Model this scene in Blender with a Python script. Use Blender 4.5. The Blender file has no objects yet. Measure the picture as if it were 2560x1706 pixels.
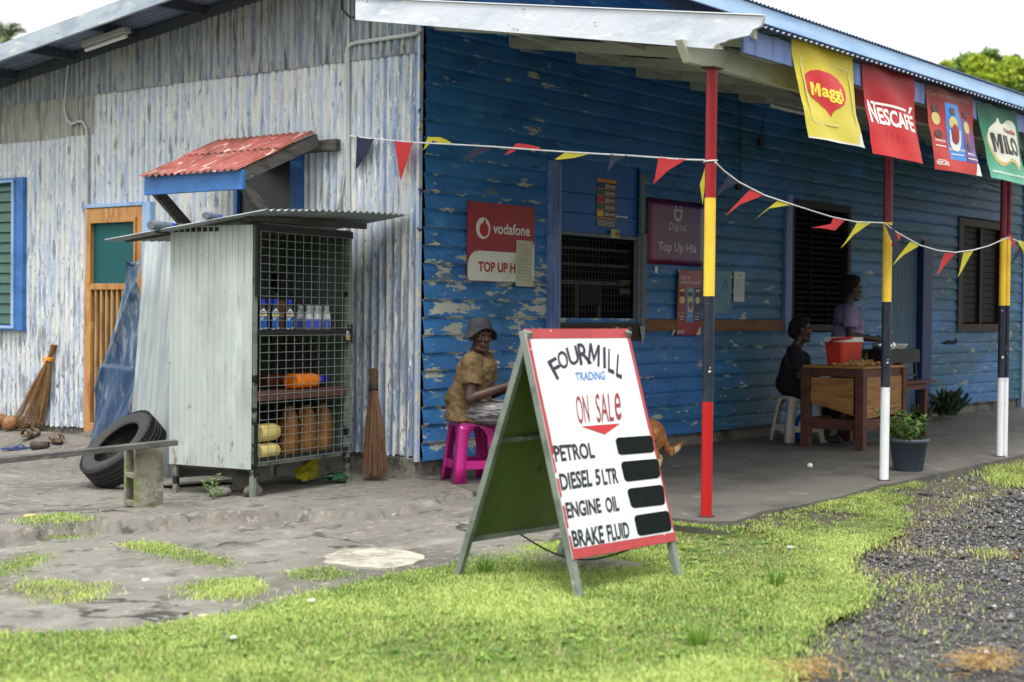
import bpy, bmesh, math, random
import numpy as np
from mathutils import Vector, Matrix, noise
from mathutils.geometry import tessellate_polygon

# ---------------------------------------------------------------- camera, sky, sun, exposure
sc = bpy.context.scene
R = math.radians
cam = bpy.data.objects.new('camera', bpy.data.cameras.new('camera'))
sc.collection.objects.link(cam)
sc.camera = cam
YAW, PITCH, ROLL = R(38.0), R(-1.02), R(0.6)
CAM = Vector((-8.578, -7.578, 1.25))
fw = Vector((math.cos(YAW)*math.cos(PITCH), math.sin(YAW)*math.cos(PITCH), math.sin(PITCH)))
rt = Vector((math.sin(YAW), -math.cos(YAW), 0))
up = rt.cross(fw)
cr = rt*math.cos(ROLL) + up*math.sin(ROLL)
cu = up*math.cos(ROLL) - rt*math.sin(ROLL)
cam.matrix_world = Matrix(((cr.x, cu.x, -fw.x, CAM.x), (cr.y, cu.y, -fw.y, CAM.y), (cr.z, cu.z, -fw.z, CAM.z), (0, 0, 0, 1)))
cam.data.lens = 53.44
cam.data.sensor_width = 36
cam.data.clip_end = 2000
cam.data.dof.use_dof = True
cam.data.dof.focus_distance = 10.6
cam.data.dof.aperture_fstop = 2.2

world = bpy.data.worlds.new('World')
sc.world = world
world.use_nodes = True
wn = world.node_tree
wn.nodes.clear()
SUN_EL, SUN_AZ = R(62), R(222)          # direction towards the sun, counted from +X
sky = wn.nodes.new('ShaderNodeTexSky')
sky.sky_type = 'NISHITA'
sky.sun_disc = False
sky.sun_elevation = SUN_EL
sky.sun_rotation = math.atan2(math.cos(SUN_AZ), math.sin(SUN_AZ))
sky.dust_density = 3
tcw = wn.nodes.new('ShaderNodeTexCoord')
sep = wn.nodes.new('ShaderNodeSeparateXYZ')
wn.links.new(tcw.outputs['Generated'], sep.inputs[0])
rmp = wn.nodes.new('ShaderNodeMapRange')   # overcast layer: three times brighter overhead than at the horizon
rmp.inputs['From Min'].default_value = 0.0
rmp.inputs['From Max'].default_value = 1.0
rmp.inputs['To Min'].default_value = 7.0
rmp.inputs['To Max'].default_value = 23.0
wn.links.new(sep.outputs['Z'], rmp.inputs['Value'])
cn = wn.nodes.new('ShaderNodeTexNoise')
cn.inputs['Scale'].default_value = 2.2
cn.inputs['Detail'].default_value = 6
wn.links.new(tcw.outputs['Generated'], cn.inputs['Vector'])
cm = wn.nodes.new('ShaderNodeMapRange')
cm.inputs['From Min'].default_value = .3
cm.inputs['From Max'].default_value = .7
cm.inputs['To Min'].default_value = .88
cm.inputs['To Max'].default_value = 1.12
wn.links.new(cn.outputs['Fac'], cm.inputs['Value'])
ml = wn.nodes.new('ShaderNodeMath'); ml.operation = 'MULTIPLY'
# unseen sky dimming added low on the street side to darken the veranda
inv = wn.nodes.new('ShaderNodeMapRange'); inv.interpolation_type = 'SMOOTHSTEP'
inv.inputs['From Min'].default_value = .25; inv.inputs['From Max'].default_value = -.75
wn.links.new(sep.outputs['Y'], inv.inputs['Value'])
lowz = wn.nodes.new('ShaderNodeMapRange'); lowz.interpolation_type = 'SMOOTHSTEP'
lowz.inputs['From Min'].default_value = .75; lowz.inputs['From Max'].default_value = .15
wn.links.new(sep.outputs['Z'], lowz.inputs['Value'])
bk = wn.nodes.new('ShaderNodeMath'); bk.operation = 'MULTIPLY'
wn.links.new(inv.outputs[0], bk.inputs[0]); wn.links.new(lowz.outputs[0], bk.inputs[1])
bk2 = wn.nodes.new('ShaderNodeMapRange'); bk2.inputs['To Min'].default_value = 1; bk2.inputs['To Max'].default_value = .48
wn.links.new(bk.outputs[0], bk2.inputs['Value'])
ml0 = wn.nodes.new('ShaderNodeMath'); ml0.operation = 'MULTIPLY'
wn.links.new(rmp.outputs[0], ml0.inputs[0]); wn.links.new(bk2.outputs[0], ml0.inputs[1])
wn.links.new(ml0.outputs[0], ml.inputs[0]); wn.links.new(cm.outputs[0], ml.inputs[1])
vm = wn.nodes.new('ShaderNodeVectorMath'); vm.operation = 'SCALE'
vm.inputs[0].default_value = (1.0, 1.0, .98)
wn.links.new(ml.outputs[0], vm.inputs['Scale'])
mx = wn.nodes.new('ShaderNodeMix'); mx.data_type = 'RGBA'
mx.inputs[0].default_value = .9
wn.links.new(sky.outputs[0], mx.inputs[6]); wn.links.new(vm.outputs[0], mx.inputs[7])
bg = wn.nodes.new('ShaderNodeBackground')
bg.inputs['Strength'].default_value = 0.10
wn.links.new(mx.outputs[2], bg.inputs['Color'])
wo = wn.nodes.new('ShaderNodeOutputWorld')
wn.links.new(bg.outputs[0], wo.inputs[0])

sun = bpy.data.objects.new('sun', bpy.data.lights.new('sun', 'SUN'))
sc.collection.objects.link(sun)
sun.data.energy = 1.7
sun.data.angle = R(16)
sun.data.color = (1, .96, .9)
sd = Vector((math.cos(SUN_EL)*math.cos(SUN_AZ), math.cos(SUN_EL)*math.sin(SUN_AZ), math.sin(SUN_EL)))
sun.rotation_euler = sd.to_track_quat('Z', 'Y').to_euler()

sc.view_settings.view_transform = 'Standard'
sc.view_settings.look = 'None'
sc.view_settings.exposure = 0.6
sc.view_settings.gamma = 1
sc.cycles.use_denoising = True
sc.cycles.max_bounces = 8
sc.cycles.diffuse_bounces = 4
sc.cycles.transparent_max_bounces = 12

# ---------------------------------------------------------------- helpers
random.seed(7)
rng = np.random.default_rng(7)
COL = sc.collection

def S(r, g, b):
    f = lambda c: (c/255/12.92) if c/255 <= .04045 else ((c/255+.055)/1.055)**2.4
    return (f(r), f(g), f(b), 1)

def pm(name, base, layers=(), rough=.6, bump=0, bscale=40, bstretch=(1, 1, 1), metal=0, spec=.4, attr=None, alpha=None, trans=0, emit=None, transl=0):
    """procedural principled material: base colour, then noise-masked colour layers over it.
    layer = (colour, scale, stretch, lo, hi, [(axis, a, b) ramps], detail)"""
    m = bpy.data.materials.new(name); m.use_nodes = True
    nt = m.node_tree; N = nt.nodes; L = nt.links
    p = N['Principled BSDF']
    p.inputs['Roughness'].default_value = rough
    p.inputs['Metallic'].default_value = metal
    p.inputs['Specular IOR Level'].default_value = spec
    if trans: p.inputs['Transmission Weight'].default_value = trans
    if alpha is not None: p.inputs['Alpha'].default_value = alpha
    tc = N.new('ShaderNodeTexCoord')
    sx = None
    if attr:
        a = N.new('ShaderNodeAttribute'); a.attribute_name = attr
        cur = a.outputs['Color']
    else:
        rgb = N.new('ShaderNodeRGB'); rgb.outputs[0].default_value = base
        cur = rgb.outputs[0]
    def nz(scale, stretch, detail=6):
        mp = N.new('ShaderNodeMapping'); mp.inputs['Scale'].default_value = stretch
        L.new(tc.outputs['Object'], mp.inputs['Vector'])
        n = N.new('ShaderNodeTexNoise'); n.inputs['Scale'].default_value = scale
        n.inputs['Detail'].default_value = detail; n.inputs['Roughness'].default_value = .62
        L.new(mp.outputs[0], n.inputs['Vector'])
        return n.outputs['Fac']
    for ly in layers:
        col, scale, stretch, lo, hi = ly[:5]
        ramps = ly[5] if len(ly) > 5 else ()
        det = ly[6] if len(ly) > 6 else 6
        f = nz(scale, stretch, det)
        for (ax, a0, b0, amt) in ramps:          # shifts the noise by up to amt where the axis goes from a0 to b0
            if sx is None:
                sx = N.new('ShaderNodeSeparateXYZ'); L.new(tc.outputs['Object'], sx.inputs[0])
            if ax == 'P':                                 # distance to the nearest board edge (boards of .136 from z = .13)
                m1 = N.new('ShaderNodeMath'); m1.operation = 'SUBTRACT'; L.new(sx.outputs[2], m1.inputs[0]); m1.inputs[1].default_value = .13
                m2 = N.new('ShaderNodeMath'); m2.operation = 'PINGPONG'; L.new(m1.outputs[0], m2.inputs[0]); m2.inputs[1].default_value = .068
                srcv = m2.outputs[0]
            else: srcv = sx.outputs['XYZ'.index(ax)]
            mr0 = N.new('ShaderNodeMapRange'); mr0.inputs['From Min'].default_value = a0; mr0.inputs['From Max'].default_value = b0
            mr0.inputs['To Max'].default_value = amt
            L.new(srcv, mr0.inputs['Value'])
            ad = N.new('ShaderNodeMath'); ad.operation = 'ADD'
            L.new(f, ad.inputs[0]); L.new(mr0.outputs[0], ad.inputs[1]); f = ad.outputs[0]
        mr = N.new('ShaderNodeMapRange'); mr.interpolation_type = 'SMOOTHSTEP'
        mr.inputs['From Min'].default_value = lo; mr.inputs['From Max'].default_value = hi
        L.new(f, mr.inputs['Value'])
        mix = N.new('ShaderNodeMix'); mix.data_type = 'RGBA'
        L.new(mr.outputs[0], mix.inputs[0]); L.new(cur, mix.inputs[6]); mix.inputs[7].default_value = col
        cur = mix.outputs[2]
    L.new(cur, p.inputs['Base Color'])
    if emit: p.inputs['Emission Color'].default_value = emit; p.inputs['Emission Strength'].default_value = 1
    if bump:
        b = N.new('ShaderNodeBump'); b.inputs['Strength'].default_value = bump; b.inputs['Distance'].default_value = .01
        L.new(nz(bscale, bstretch, 8), b.inputs['Height']); L.new(b.outputs[0], p.inputs['Normal'])
    if transl:
        t = N.new('ShaderNodeBsdfTranslucent'); L.new(cur, t.inputs['Color'])
        ms = N.new('ShaderNodeMixShader'); ms.inputs[0].default_value = transl
        L.new(p.outputs[0], ms.inputs[1]); L.new(t.outputs[0], ms.inputs[2])
        L.new(ms.outputs[0], N['Material Output'].inputs['Surface'])
    return m

def add_cracks(m, scale, width, col):
    nt = m.node_tree; N = nt.nodes; L = nt.links; p = N['Principled BSDF']; src = p.inputs['Base Color'].links[0].from_socket
    tc = N.new('ShaderNodeTexCoord'); nz = N.new('ShaderNodeTexNoise'); nz.inputs['Scale'].default_value = 3; nz.inputs['Detail'].default_value = 8
    L.new(tc.outputs['Object'], nz.inputs['Vector']); mv = N.new('ShaderNodeMix'); mv.data_type = 'VECTOR'; mv.inputs[0].default_value = .35
    L.new(tc.outputs['Object'], mv.inputs[4]); L.new(nz.outputs['Color'], mv.inputs[5])
    v = N.new('ShaderNodeTexVoronoi'); v.feature = 'DISTANCE_TO_EDGE'; v.inputs['Scale'].default_value = scale; L.new(mv.outputs[1], v.inputs['Vector'])
    mr = N.new('ShaderNodeMapRange'); mr.inputs['From Min'].default_value = width; mr.inputs['From Max'].default_value = width*.3; L.new(v.outputs['Distance'], mr.inputs['Value'])
    n2 = N.new('ShaderNodeTexNoise'); n2.inputs['Scale'].default_value = 1.7; L.new(tc.outputs['Object'], n2.inputs['Vector'])
    g = N.new('ShaderNodeMapRange'); g.inputs['From Min'].default_value = .48; g.inputs['From Max'].default_value = .6; L.new(n2.outputs['Fac'], g.inputs['Value'])
    mu = N.new('ShaderNodeMath'); mu.operation = 'MULTIPLY'; L.new(mr.outputs[0], mu.inputs[0]); L.new(g.outputs[0], mu.inputs[1])
    mx_ = N.new('ShaderNodeMix'); mx_.data_type = 'RGBA'; L.new(mu.outputs[0], mx_.inputs[0]); L.new(src, mx_.inputs[6]); mx_.inputs[7].default_value = col
    L.new(mx_.outputs[2], p.inputs['Base Color'])

def flat(name, col, rough=.55, var=.18, sc_=9, bump=0, metal=0, spec=.4, **k):
    d = tuple(c*(1-var) for c in col[:3])+(1,)
    l = tuple(min(1, c*(1+var*.7)) for c in col[:3])+(1,)
    return pm(name, col, [(d, sc_, (1, 1, 1), .45, .75), (l, sc_*2.3, (1, 1, 1), .5, .8)], rough, bump, metal=metal, spec=spec, **k)

def origin_of(o):
    v = Vector((0, 0, 0))
    while o is not None:
        v += o.location; o = o.parent
    return v

def thing(name, label, cat, loc=(0, 0, 0), group=None):
    o = bpy.data.objects.new(name, None); COL.objects.link(o)
    o.empty_display_size = .2
    o.location = loc; o['label'] = label; o['category'] = cat
    if group: o['group'] = group
    return o

def tag(o, label, cat, group=None):
    o['label'] = label; o['category'] = cat
    if group: o['group'] = group
    return o

def kind(o, k):
    o['kind'] = k; return o

class MB:
    """collects geometry for ONE mesh object"""
    def __init__(s): s.v = []; s.f = []; s.m = []; s.sm = []
    def add(s, vs, fs, mi=0, smooth=False):
        n = len(s.v); s.v += [tuple(v) for v in vs]
        for f in fs: s.f.append(tuple(i+n for i in f)); s.m.append(mi); s.sm.append(smooth)
        return s
    def box(s, lo, hi, mi=0, M=None):
        x0, y0, z0 = lo; x1, y1, z1 = hi
        vs = [Vector(p) for p in ((x0,y0,z0),(x1,y0,z0),(x1,y1,z0),(x0,y1,z0),(x0,y0,z1),(x1,y0,z1),(x1,y1,z1),(x0,y1,z1))]
        if M is not None: vs = [M @ v for v in vs]
        return s.add(vs, [(0,3,2,1),(4,5,6,7),(0,1,5,4),(1,2,6,5),(2,3,7,6),(3,0,4,7)], mi)
    def beam(s, a, b, w, h, mi=0, upv=(0, 0, 1)):
        a = Vector(a); b = Vector(b); d = (b-a); ln = d.length; d.normalize()
        side = d.cross(Vector(upv)); side.normalize(); u = side.cross(d)
        M = Matrix(((d.x, side.x, u.x, a.x), (d.y, side.y, u.y, a.y), (d.z, side.z, u.z, a.z), (0, 0, 0, 1)))
        return s.box((0, -w/2, -h/2), (ln, w/2, h/2), mi, M)
    def tube(s, pts, r, n=8, mi=0, cap=True, smooth=True):
        pts = [Vector(p) for p in pts]; rs = r if isinstance(r, (list, tuple)) else [r]*len(pts)
        vs = []; fs = []; prev = None
        for i, p in enumerate(pts):
            t = (pts[min(i+1, len(pts)-1)]-pts[max(i-1, 0)]).normalized()
            if prev is None:
                a = Vector((0, 0, 1)) if abs(t.z) < .9 else Vector((1, 0, 0))
                u = t.cross(a).normalized()
            else:
                u = (prev-t*prev.dot(t)).normalized()
            prev = u; w = t.cross(u)
            for k in range(n):
                a = 2*math.pi*k/n; vs.append(p+(u*math.cos(a)+w*math.sin(a))*rs[i])
        for i in range(len(pts)-1):
            for k in range(n): fs.append((i*n+k, i*n+(k+1) % n, (i+1)*n+(k+1) % n, (i+1)*n+k))
        s.add(vs, fs, mi, smooth)
        if cap:
            s.add(vs[:n], [tuple(reversed(range(n)))], mi); s.add(vs[-n:], [tuple(range(n))], mi)
        return s
    def lathe(s, prof, n=20, M=None, mi=0, sx=1, sy=1, ex=2.0, smooth=True, a0=0, a1=2*math.pi, cap=True):
        full = abs(a1-a0-2*math.pi) < 1e-6
        cols = n if full else n+1
        vs = []
        for (r, z) in prof:
            for k in range(cols):
                a = a0+(a1-a0)*k/n; c, q = math.cos(a), math.sin(a)
                e = 2/ex
                v = Vector((r*sx*math.copysign(abs(c)**e, c), r*sy*math.copysign(abs(q)**e, q), z))
                vs.append(M @ v if M is not None else v)
        fs = []
        for i in range(len(prof)-1):
            for k in range(n):
                k2 = (k+1) % cols if full else k+1
                fs.append((i*cols+k, i*cols+k2, (i+1)*cols+k2, (i+1)*cols+k))
        s.add(vs, fs, mi, smooth)
        if cap and full:
            if prof[0][0] > 1e-4: s.add(vs[:n], [tuple(reversed(range(n)))], mi)
            if prof[-1][0] > 1e-4: s.add(vs[-n:], [tuple(range(n))], mi)
        return s
    def ell(s, c, rad, M=None, n=16, mi=0):
        prof = [(math.sin(math.pi*i/10)+1e-5, -math.cos(math.pi*i/10)) for i in range(11)]
        T = Matrix.Translation(Vector(c)) @ (M if M is not None else Matrix.Identity(4)) @ Matrix.Diagonal((rad[0], rad[1], rad[2], 1))
        return s.lathe(prof, n, T, mi, cap=False)
    def caps(s, a, ra, b, rb, n=14, mi=0):
        a = Vector(a); b = Vector(b); d = b-a; ln = d.length
        M = Matrix.Translation(a) @ d.to_track_quat('Z', 'Y').to_matrix().to_4x4()
        prof = [(ra*math.sin(math.pi/2*i/5)+1e-5, -ra*math.cos(math.pi/2*i/5)) for i in range(6)]
        prof += [(rb*math.cos(math.pi/2*i/5)+1e-5, ln+rb*math.sin(math.pi/2*i/5)) for i in range(6)]
        return s.lathe(prof, n, M, mi, cap=False)
    def grid(s, fn, nu, nv, mi=0, smooth=True, keep=None):
        vs = [fn(i/nu, j/nv) for j in range(nv+1) for i in range(nu+1)]
        fs = [(j*(nu+1)+i, j*(nu+1)+i+1, (j+1)*(nu+1)+i+1, (j+1)*(nu+1)+i) for j in range(nv) for i in range(nu) if keep is None or keep((i+.5)/nu, (j+.5)/nv)]
        return s.add(vs, fs, mi, smooth)
    def slab(s, P, n, th, mi=0):
        """polygon P (3D points, convex or not) thickened by th along n"""
        n = Vector(n)*th; P = [Vector(p) for p in P]; k = len(P)
        tris = tessellate_polygon([P])
        s.add(P, [tuple(t) for t in tris], mi); s.add([p+n for p in P], [tuple(reversed(t)) for t in tris], mi)
        Q = P+[p+n for p in P]
        s.add(Q, [(i, (i+1) % k, k+(i+1) % k, k+i) for i in range(k)], mi)
        return s
    def fan(s, P, mi=0):
        P = [Vector(p) for p in P]
        return s.add(P, [tuple(t) for t in tessellate_polygon([P])], mi)
    def build(s, name, mats, parent=None, bevel=0, solid=0, local=False, sub=0):
        me = bpy.data.meshes.new(name)
        o0 = Vector((0, 0, 0)) if local or parent is None else origin_of(parent)
        me.from_pydata([(v[0]-o0.x, v[1]-o0.y, v[2]-o0.z) for v in s.v], [], s.f)
        for m in (mats if isinstance(mats, (list, tuple)) else [mats]): me.materials.append(m)
        me.polygons.foreach_set('material_index', s.m)
        me.polygons.foreach_set('use_smooth', s.sm)
        me.update()
        o = bpy.data.objects.new(name, me); COL.objects.link(o)
        if parent is not None: o.parent = parent
        if solid:
            b = o.modifiers.new('solid', 'SOLIDIFY'); b.thickness = solid; b.offset = 0
        if bevel:
            b = o.modifiers.new('bevel', 'BEVEL'); b.width = bevel; b.segments = 2; b.limit_method = 'ANGLE'; b.angle_limit = R(40)
        if sub:
            b = o.modifiers.new('sub', 'SUBSURF'); b.levels = sub; b.render_levels = sub
        return o

def fastmesh(name, V, T, mat, parent=None, col=None, smooth=False):
    """big triangle mesh straight from arrays; col = per-vertex colours"""
    me = bpy.data.meshes.new(name)
    V = np.asarray(V, np.float32); T = np.asarray(T, np.int32)
    me.vertices.add(len(V)); me.vertices.foreach_set('co', V.ravel())
    me.loops.add(T.size); me.loops.foreach_set('vertex_index', T.ravel())
    me.polygons.add(len(T)); me.polygons.foreach_set('loop_start', np.arange(0, T.size, 3, dtype=np.int32))
    me.polygons.foreach_set('loop_total', np.full(len(T), 3, np.int32))
    if smooth: me.polygons.foreach_set('use_smooth', np.ones(len(T), bool))
    me.update(calc_edges=True); me.validate()
    if col is not None:
        a = me.color_attributes.new('Col', 'FLOAT_COLOR', 'POINT')
        a.data.foreach_set('color', np.asarray(col, np.float32).ravel())
    me.materials.append(mat)
    o = bpy.data.objects.new(name, me); COL.objects.link(o)
    if parent is not None: o.parent = parent
    return o

def copy_tree(o, parent=None):
    c = o.copy(); COL.objects.link(c)
    if parent is not None: c.parent = parent
    for ch in list(o.children): copy_tree(ch, c)
    return c

_glyph = {}
def glyphs(t, bold=0.0):
    """text as flat triangles, normalised to a unit box"""
    k = (t, bold)
    if k not in _glyph:
        cu_ = bpy.data.curves.new('t', 'FONT'); cu_.body = t; cu_.size = 1; cu_.offset = bold; cu_.resolution_u = 3
        ob = bpy.data.objects.new('t', cu_); COL.objects.link(ob)
        dg = bpy.context.evaluated_depsgraph_get()
        me = bpy.data.meshes.new_from_object(ob.evaluated_get(dg))
        vs = [(v.co.x, v.co.y) for v in me.vertices]; fs = [tuple(p.vertices) for p in me.polygons]
        bpy.data.objects.remove(ob); bpy.data.curves.remove(cu_); bpy.data.meshes.remove(me)
        x0 = min(v[0] for v in vs); x1 = max(v[0] for v in vs); y0 = min(v[1] for v in vs); y1 = max(v[1] for v in vs)
        _glyph[k] = ([((x-x0)/(x1-x0), (y-y0)/(y1-y0)) for x, y in vs], fs)
    return _glyph[k]

def _lay(mb, P, T, fn, mi, fine):
    """lay flat u,v triangles on a surface; fine = longest edge allowed, so that print follows a curved sheet"""
    if fine:
        P = [tuple(p) for p in P]; todo = [tuple(t) for t in T]; T = []; mid = {}
        while todo:
            t = todo.pop(); L = [(P[t[i]][0]-P[t[(i+1) % 3]][0])**2+(P[t[i]][1]-P[t[(i+1) % 3]][1])**2 for i in range(3)]
            k = L.index(max(L))
            if L[k] <= fine*fine: T.append(t); continue
            i, j, l = t[k], t[(k+1) % 3], t[(k+2) % 3]; key = (min(i, j), max(i, j))
            if key not in mid: mid[key] = len(P); P.append(((P[i][0]+P[j][0])/2, (P[i][1]+P[j][1])/2))
            m = mid[key]; todo += [(i, m, l), (m, j, l)]
    return mb.add([fn(u, v) for u, v in P], T, mi)

def put_text(mb, t, quad, fn, bold=0.0, mi=0, fine=0):
    """text stretched into a quad (TL TR BR BL in surface u,v), laid on the surface fn(u,v)"""
    if t == 'M':
        w = .15+bold*3; vs = [(0, 0), (0, 1), (w*1.15, 1), (.5, .45), (1-w*1.15, 1), (1, 1), (1, 0), (1-w, 0), (1-w, .68), (.5, .12), (w, .68), (w, 0)]
        fs = [tuple(q) for q in tessellate_polygon([[Vector((a, b, 0)) for a, b in vs]])]
    else: vs, fs = glyphs(t, bold)
    TL, TR, BR, BL = quad
    out = []
    for a, b in vs:
        u = (BL[0]*(1-a)+BR[0]*a)*(1-b)+(TL[0]*(1-a)+TR[0]*a)*b
        v = (BL[1]*(1-a)+BR[1]*a)*(1-b)+(TL[1]*(1-a)+TR[1]*a)*b
        out.append((u, v))
    tri = [(f[0], f[i], f[i+1]) for f in fs for i in range(1, len(f)-1)]
    return _lay(mb, out, tri, fn, mi, fine or getattr(fn, 'fine', 0))

def bx(u0, v0, u1, v1): return ((u0, v1), (u1, v1), (u1, v0), (u0, v0))

def put_poly(mb, P, fn, mi=0, fine=0):
    tr = tessellate_polygon([[Vector((u, v, 0)) for u, v in P]])
    return _lay(mb, P, [tuple(t) for t in tr], fn, mi, fine or getattr(fn, 'fine', 0))

def oval(cx, cy, rx, ry, n=28, a0=0, a1=360):
    return [(cx+rx*math.cos(R(a0+(a1-a0)*i/n)), cy+ry*math.sin(R(a0+(a1-a0)*i/n))) for i in range(n if a1-a0 == 360 else n+1)]

def rrect(u0, v0, u1, v1, ru, rv, n=5):
    P = []
    for cx, cy, a in ((u1-ru, v1-rv, 0), (u0+ru, v1-rv, 90), (u0+ru, v0+rv, 180), (u1-ru, v0+rv, 270)):
        P += [(cx+ru*math.cos(R(a+90*i/n)), cy+rv*math.sin(R(a+90*i/n))) for i in range(n+1)]
    return P

def plane_fn(o, eu, ev, n, off):
    o = Vector(o)+Vector(n)*off; eu = Vector(eu); ev = Vector(ev)
    return lambda u, v: o+eu*u+ev*v

def inpoly(px, py, P):
    c = np.zeros(len(px), bool); n = len(P)
    for i in range(n):
        x0, y0 = P[i]; x1, y1 = P[(i+1) % n]
        if y0 == y1: continue
        k = ((y0 > py) != (y1 > py)) & (px < (x1-x0)*(py-y0)/(y1-y0)+x0)
        c ^= k
    return c

def remesh(mb, vox, smooth_it=4, disp=0, dscale=30, seed=0):
    """fuse overlapping closed shells into one continuous surface"""
    ob = mb.build('tmp', mat_tmp)
    r = ob.modifiers.new('r', 'REMESH'); r.mode = 'VOXEL'; r.voxel_size = vox; r.use_smooth_shade = True
    s_ = ob.modifiers.new('s', 'SMOOTH'); s_.factor = .5; s_.iterations = smooth_it
    dg = bpy.context.evaluated_depsgraph_get()
    me = bpy.data.meshes.new_from_object(ob.evaluated_get(dg))
    old = ob.data
    bpy.data.objects.remove(ob); bpy.data.meshes.remove(old)
    if disp:
        nr = [v.normal.copy() for v in me.vertices]
        for v, n in zip(me.vertices, nr):
            q = v.co*dscale+Vector((seed, 0, 0))
            v.co += n*disp*(noise.noise(q)+.5*noise.noise(q*2.1))
    for p in me.polygons: p.use_smooth = True
    me.update()
    return me

def mesh_part(name, me, mat, parent):
    o0 = origin_of(parent)
    me.transform(Matrix.Translation(-o0)); me.name = name
    me.materials.clear(); me.materials.append(mat)
    o = bpy.data.objects.new(name, me); COL.objects.link(o); o.parent = parent
    return o

mat_tmp = bpy.data.materials.new('tmp')
# ---------------------------------------------------------------- materials of the setting and the building
W = (1, 1, 1)
m_concrete = pm('concrete_apron', (.165, .156, .136, 1), [
    ((.09, .085, .073, 1), 1.1, W, .45, .7), ((.07, .067, .058, 1), 6, (1, 1.3, 1), .56, .68), ((.24, .226, .195, 1), 14, W, .56, .66), ((.24, .235, .215, 1), 2.3, (1, 1.5, 1), .52, .75),
    ((.075, .07, .062, 1), 3.7, (1, 1.6, 1), .62, .72), ((.42, .41, .38, 1), 38, W, .66, .72),
    ((.06, .055, .05, 1), 55, W, .66, .72), ((.13, .14, .07, 1), 2.9, W, .64, .78)], .9, .8, 40)
add_cracks(m_concrete, 1.2, .016, (.03, .028, .025, 1))
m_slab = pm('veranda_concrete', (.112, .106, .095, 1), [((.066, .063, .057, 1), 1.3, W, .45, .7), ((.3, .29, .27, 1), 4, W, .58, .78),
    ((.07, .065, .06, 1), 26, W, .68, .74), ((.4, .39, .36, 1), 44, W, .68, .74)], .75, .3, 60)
m_gravel = pm('gravel_bed', (.08, .077, .074, 1), [((.025, .024, .024, 1), 9, W, .45, .6), ((.12, .11, .105, 1), 60, W, .58, .66), ((.10, .085, .05, 1), 1.4, W, .58, .75)], .95, 1, 90)
m_soil = pm('lawn_soil', (.10, .14, .03, 1), [((.06, .09, .02, 1), 6, W, .45, .65), ((.09, .07, .04, 1), 3, W, .6, .75)], .95, 1, 60)
m_ground = pm('far_ground', (.10, .12, .05, 1), [((.12, .10, .07, 1), .2, W, .45, .6)], .95)
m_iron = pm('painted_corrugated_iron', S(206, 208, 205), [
    (S(172, 187, 208), 3.0, (1, 5.5, .5), .46, .66, (('X', -.022, -.006, .12),)), (S(116, 140, 176), 4.0, (1, 4.5, .45), .57, .72, (('Z', 1.9, .6, .05), ('Y', 1.4, .1, .085), ('X', -.022, -.006, .07))),  # bluer valleys: ridge wear, with corrugation shading put into the colour
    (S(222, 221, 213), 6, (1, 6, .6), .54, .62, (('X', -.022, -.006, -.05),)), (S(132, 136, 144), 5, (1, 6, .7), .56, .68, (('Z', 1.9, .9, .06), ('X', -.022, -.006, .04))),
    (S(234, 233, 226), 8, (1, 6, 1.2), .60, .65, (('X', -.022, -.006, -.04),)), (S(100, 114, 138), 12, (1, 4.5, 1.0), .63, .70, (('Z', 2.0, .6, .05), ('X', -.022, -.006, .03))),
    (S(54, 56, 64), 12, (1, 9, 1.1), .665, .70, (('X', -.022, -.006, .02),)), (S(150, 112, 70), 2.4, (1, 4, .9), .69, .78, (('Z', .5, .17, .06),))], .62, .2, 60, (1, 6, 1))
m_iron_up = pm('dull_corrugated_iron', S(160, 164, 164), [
    (S(118, 132, 150), 3, (1, 6, .5), .46, .64, (('X', -.035, -.02, .1),)), (S(86, 88, 88), 4, (1, 8, .6), .52, .68, (('X', -.035, -.02, .06),)),  # valleys darkened too: fold shading put into the colour
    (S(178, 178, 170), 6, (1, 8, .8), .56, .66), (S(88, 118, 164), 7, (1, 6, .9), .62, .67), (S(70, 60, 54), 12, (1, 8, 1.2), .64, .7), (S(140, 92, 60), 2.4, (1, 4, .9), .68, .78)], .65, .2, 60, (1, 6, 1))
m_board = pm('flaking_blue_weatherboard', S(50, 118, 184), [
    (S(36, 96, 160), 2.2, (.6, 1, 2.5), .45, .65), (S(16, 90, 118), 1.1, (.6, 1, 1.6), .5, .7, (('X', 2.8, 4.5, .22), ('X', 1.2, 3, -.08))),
    (S(52, 122, 190), 5, (.5, 1, 4), .54, .72), (S(70, 136, 196), 3, (.8, 1, 1.5), .56, .74, (('X', 1.5, 3.5, -.1), ('Z', 2.0, 1.2, .06))), (S(96, 140, 172), 7, (.35, 1, 2), .60, .70, (('P', .012, .0, .09), ('X', 9.5, 12, .06))),  # paler low by the corner and far end: open-side daylight put into paint
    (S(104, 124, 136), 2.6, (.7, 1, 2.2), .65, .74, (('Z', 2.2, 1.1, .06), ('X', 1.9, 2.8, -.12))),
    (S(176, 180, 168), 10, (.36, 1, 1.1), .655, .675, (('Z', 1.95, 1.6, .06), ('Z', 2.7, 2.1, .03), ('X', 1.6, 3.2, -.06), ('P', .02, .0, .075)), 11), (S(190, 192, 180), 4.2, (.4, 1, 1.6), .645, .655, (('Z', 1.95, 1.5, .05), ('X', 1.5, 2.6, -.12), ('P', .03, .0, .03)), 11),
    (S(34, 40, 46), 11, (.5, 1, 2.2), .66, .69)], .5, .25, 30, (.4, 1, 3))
m_panelboard = pm('smooth_blue_board', S(30, 96, 172), [(S(24, 80, 150), 3, W, .5, .7), (S(150, 160, 160), 60, W, .74, .76)], .5)
m_purple = pm('purple_blue_trim', S(116, 138, 190), [(S(88, 110, 164), 3, (3, 1, .6), .45, .65), (S(176, 180, 196), 20, (2, 1, .8), .66, .7)], .55, .15)
m_darkblue = flat('dark_blue_paint', S(28, 52, 110), .5)
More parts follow.
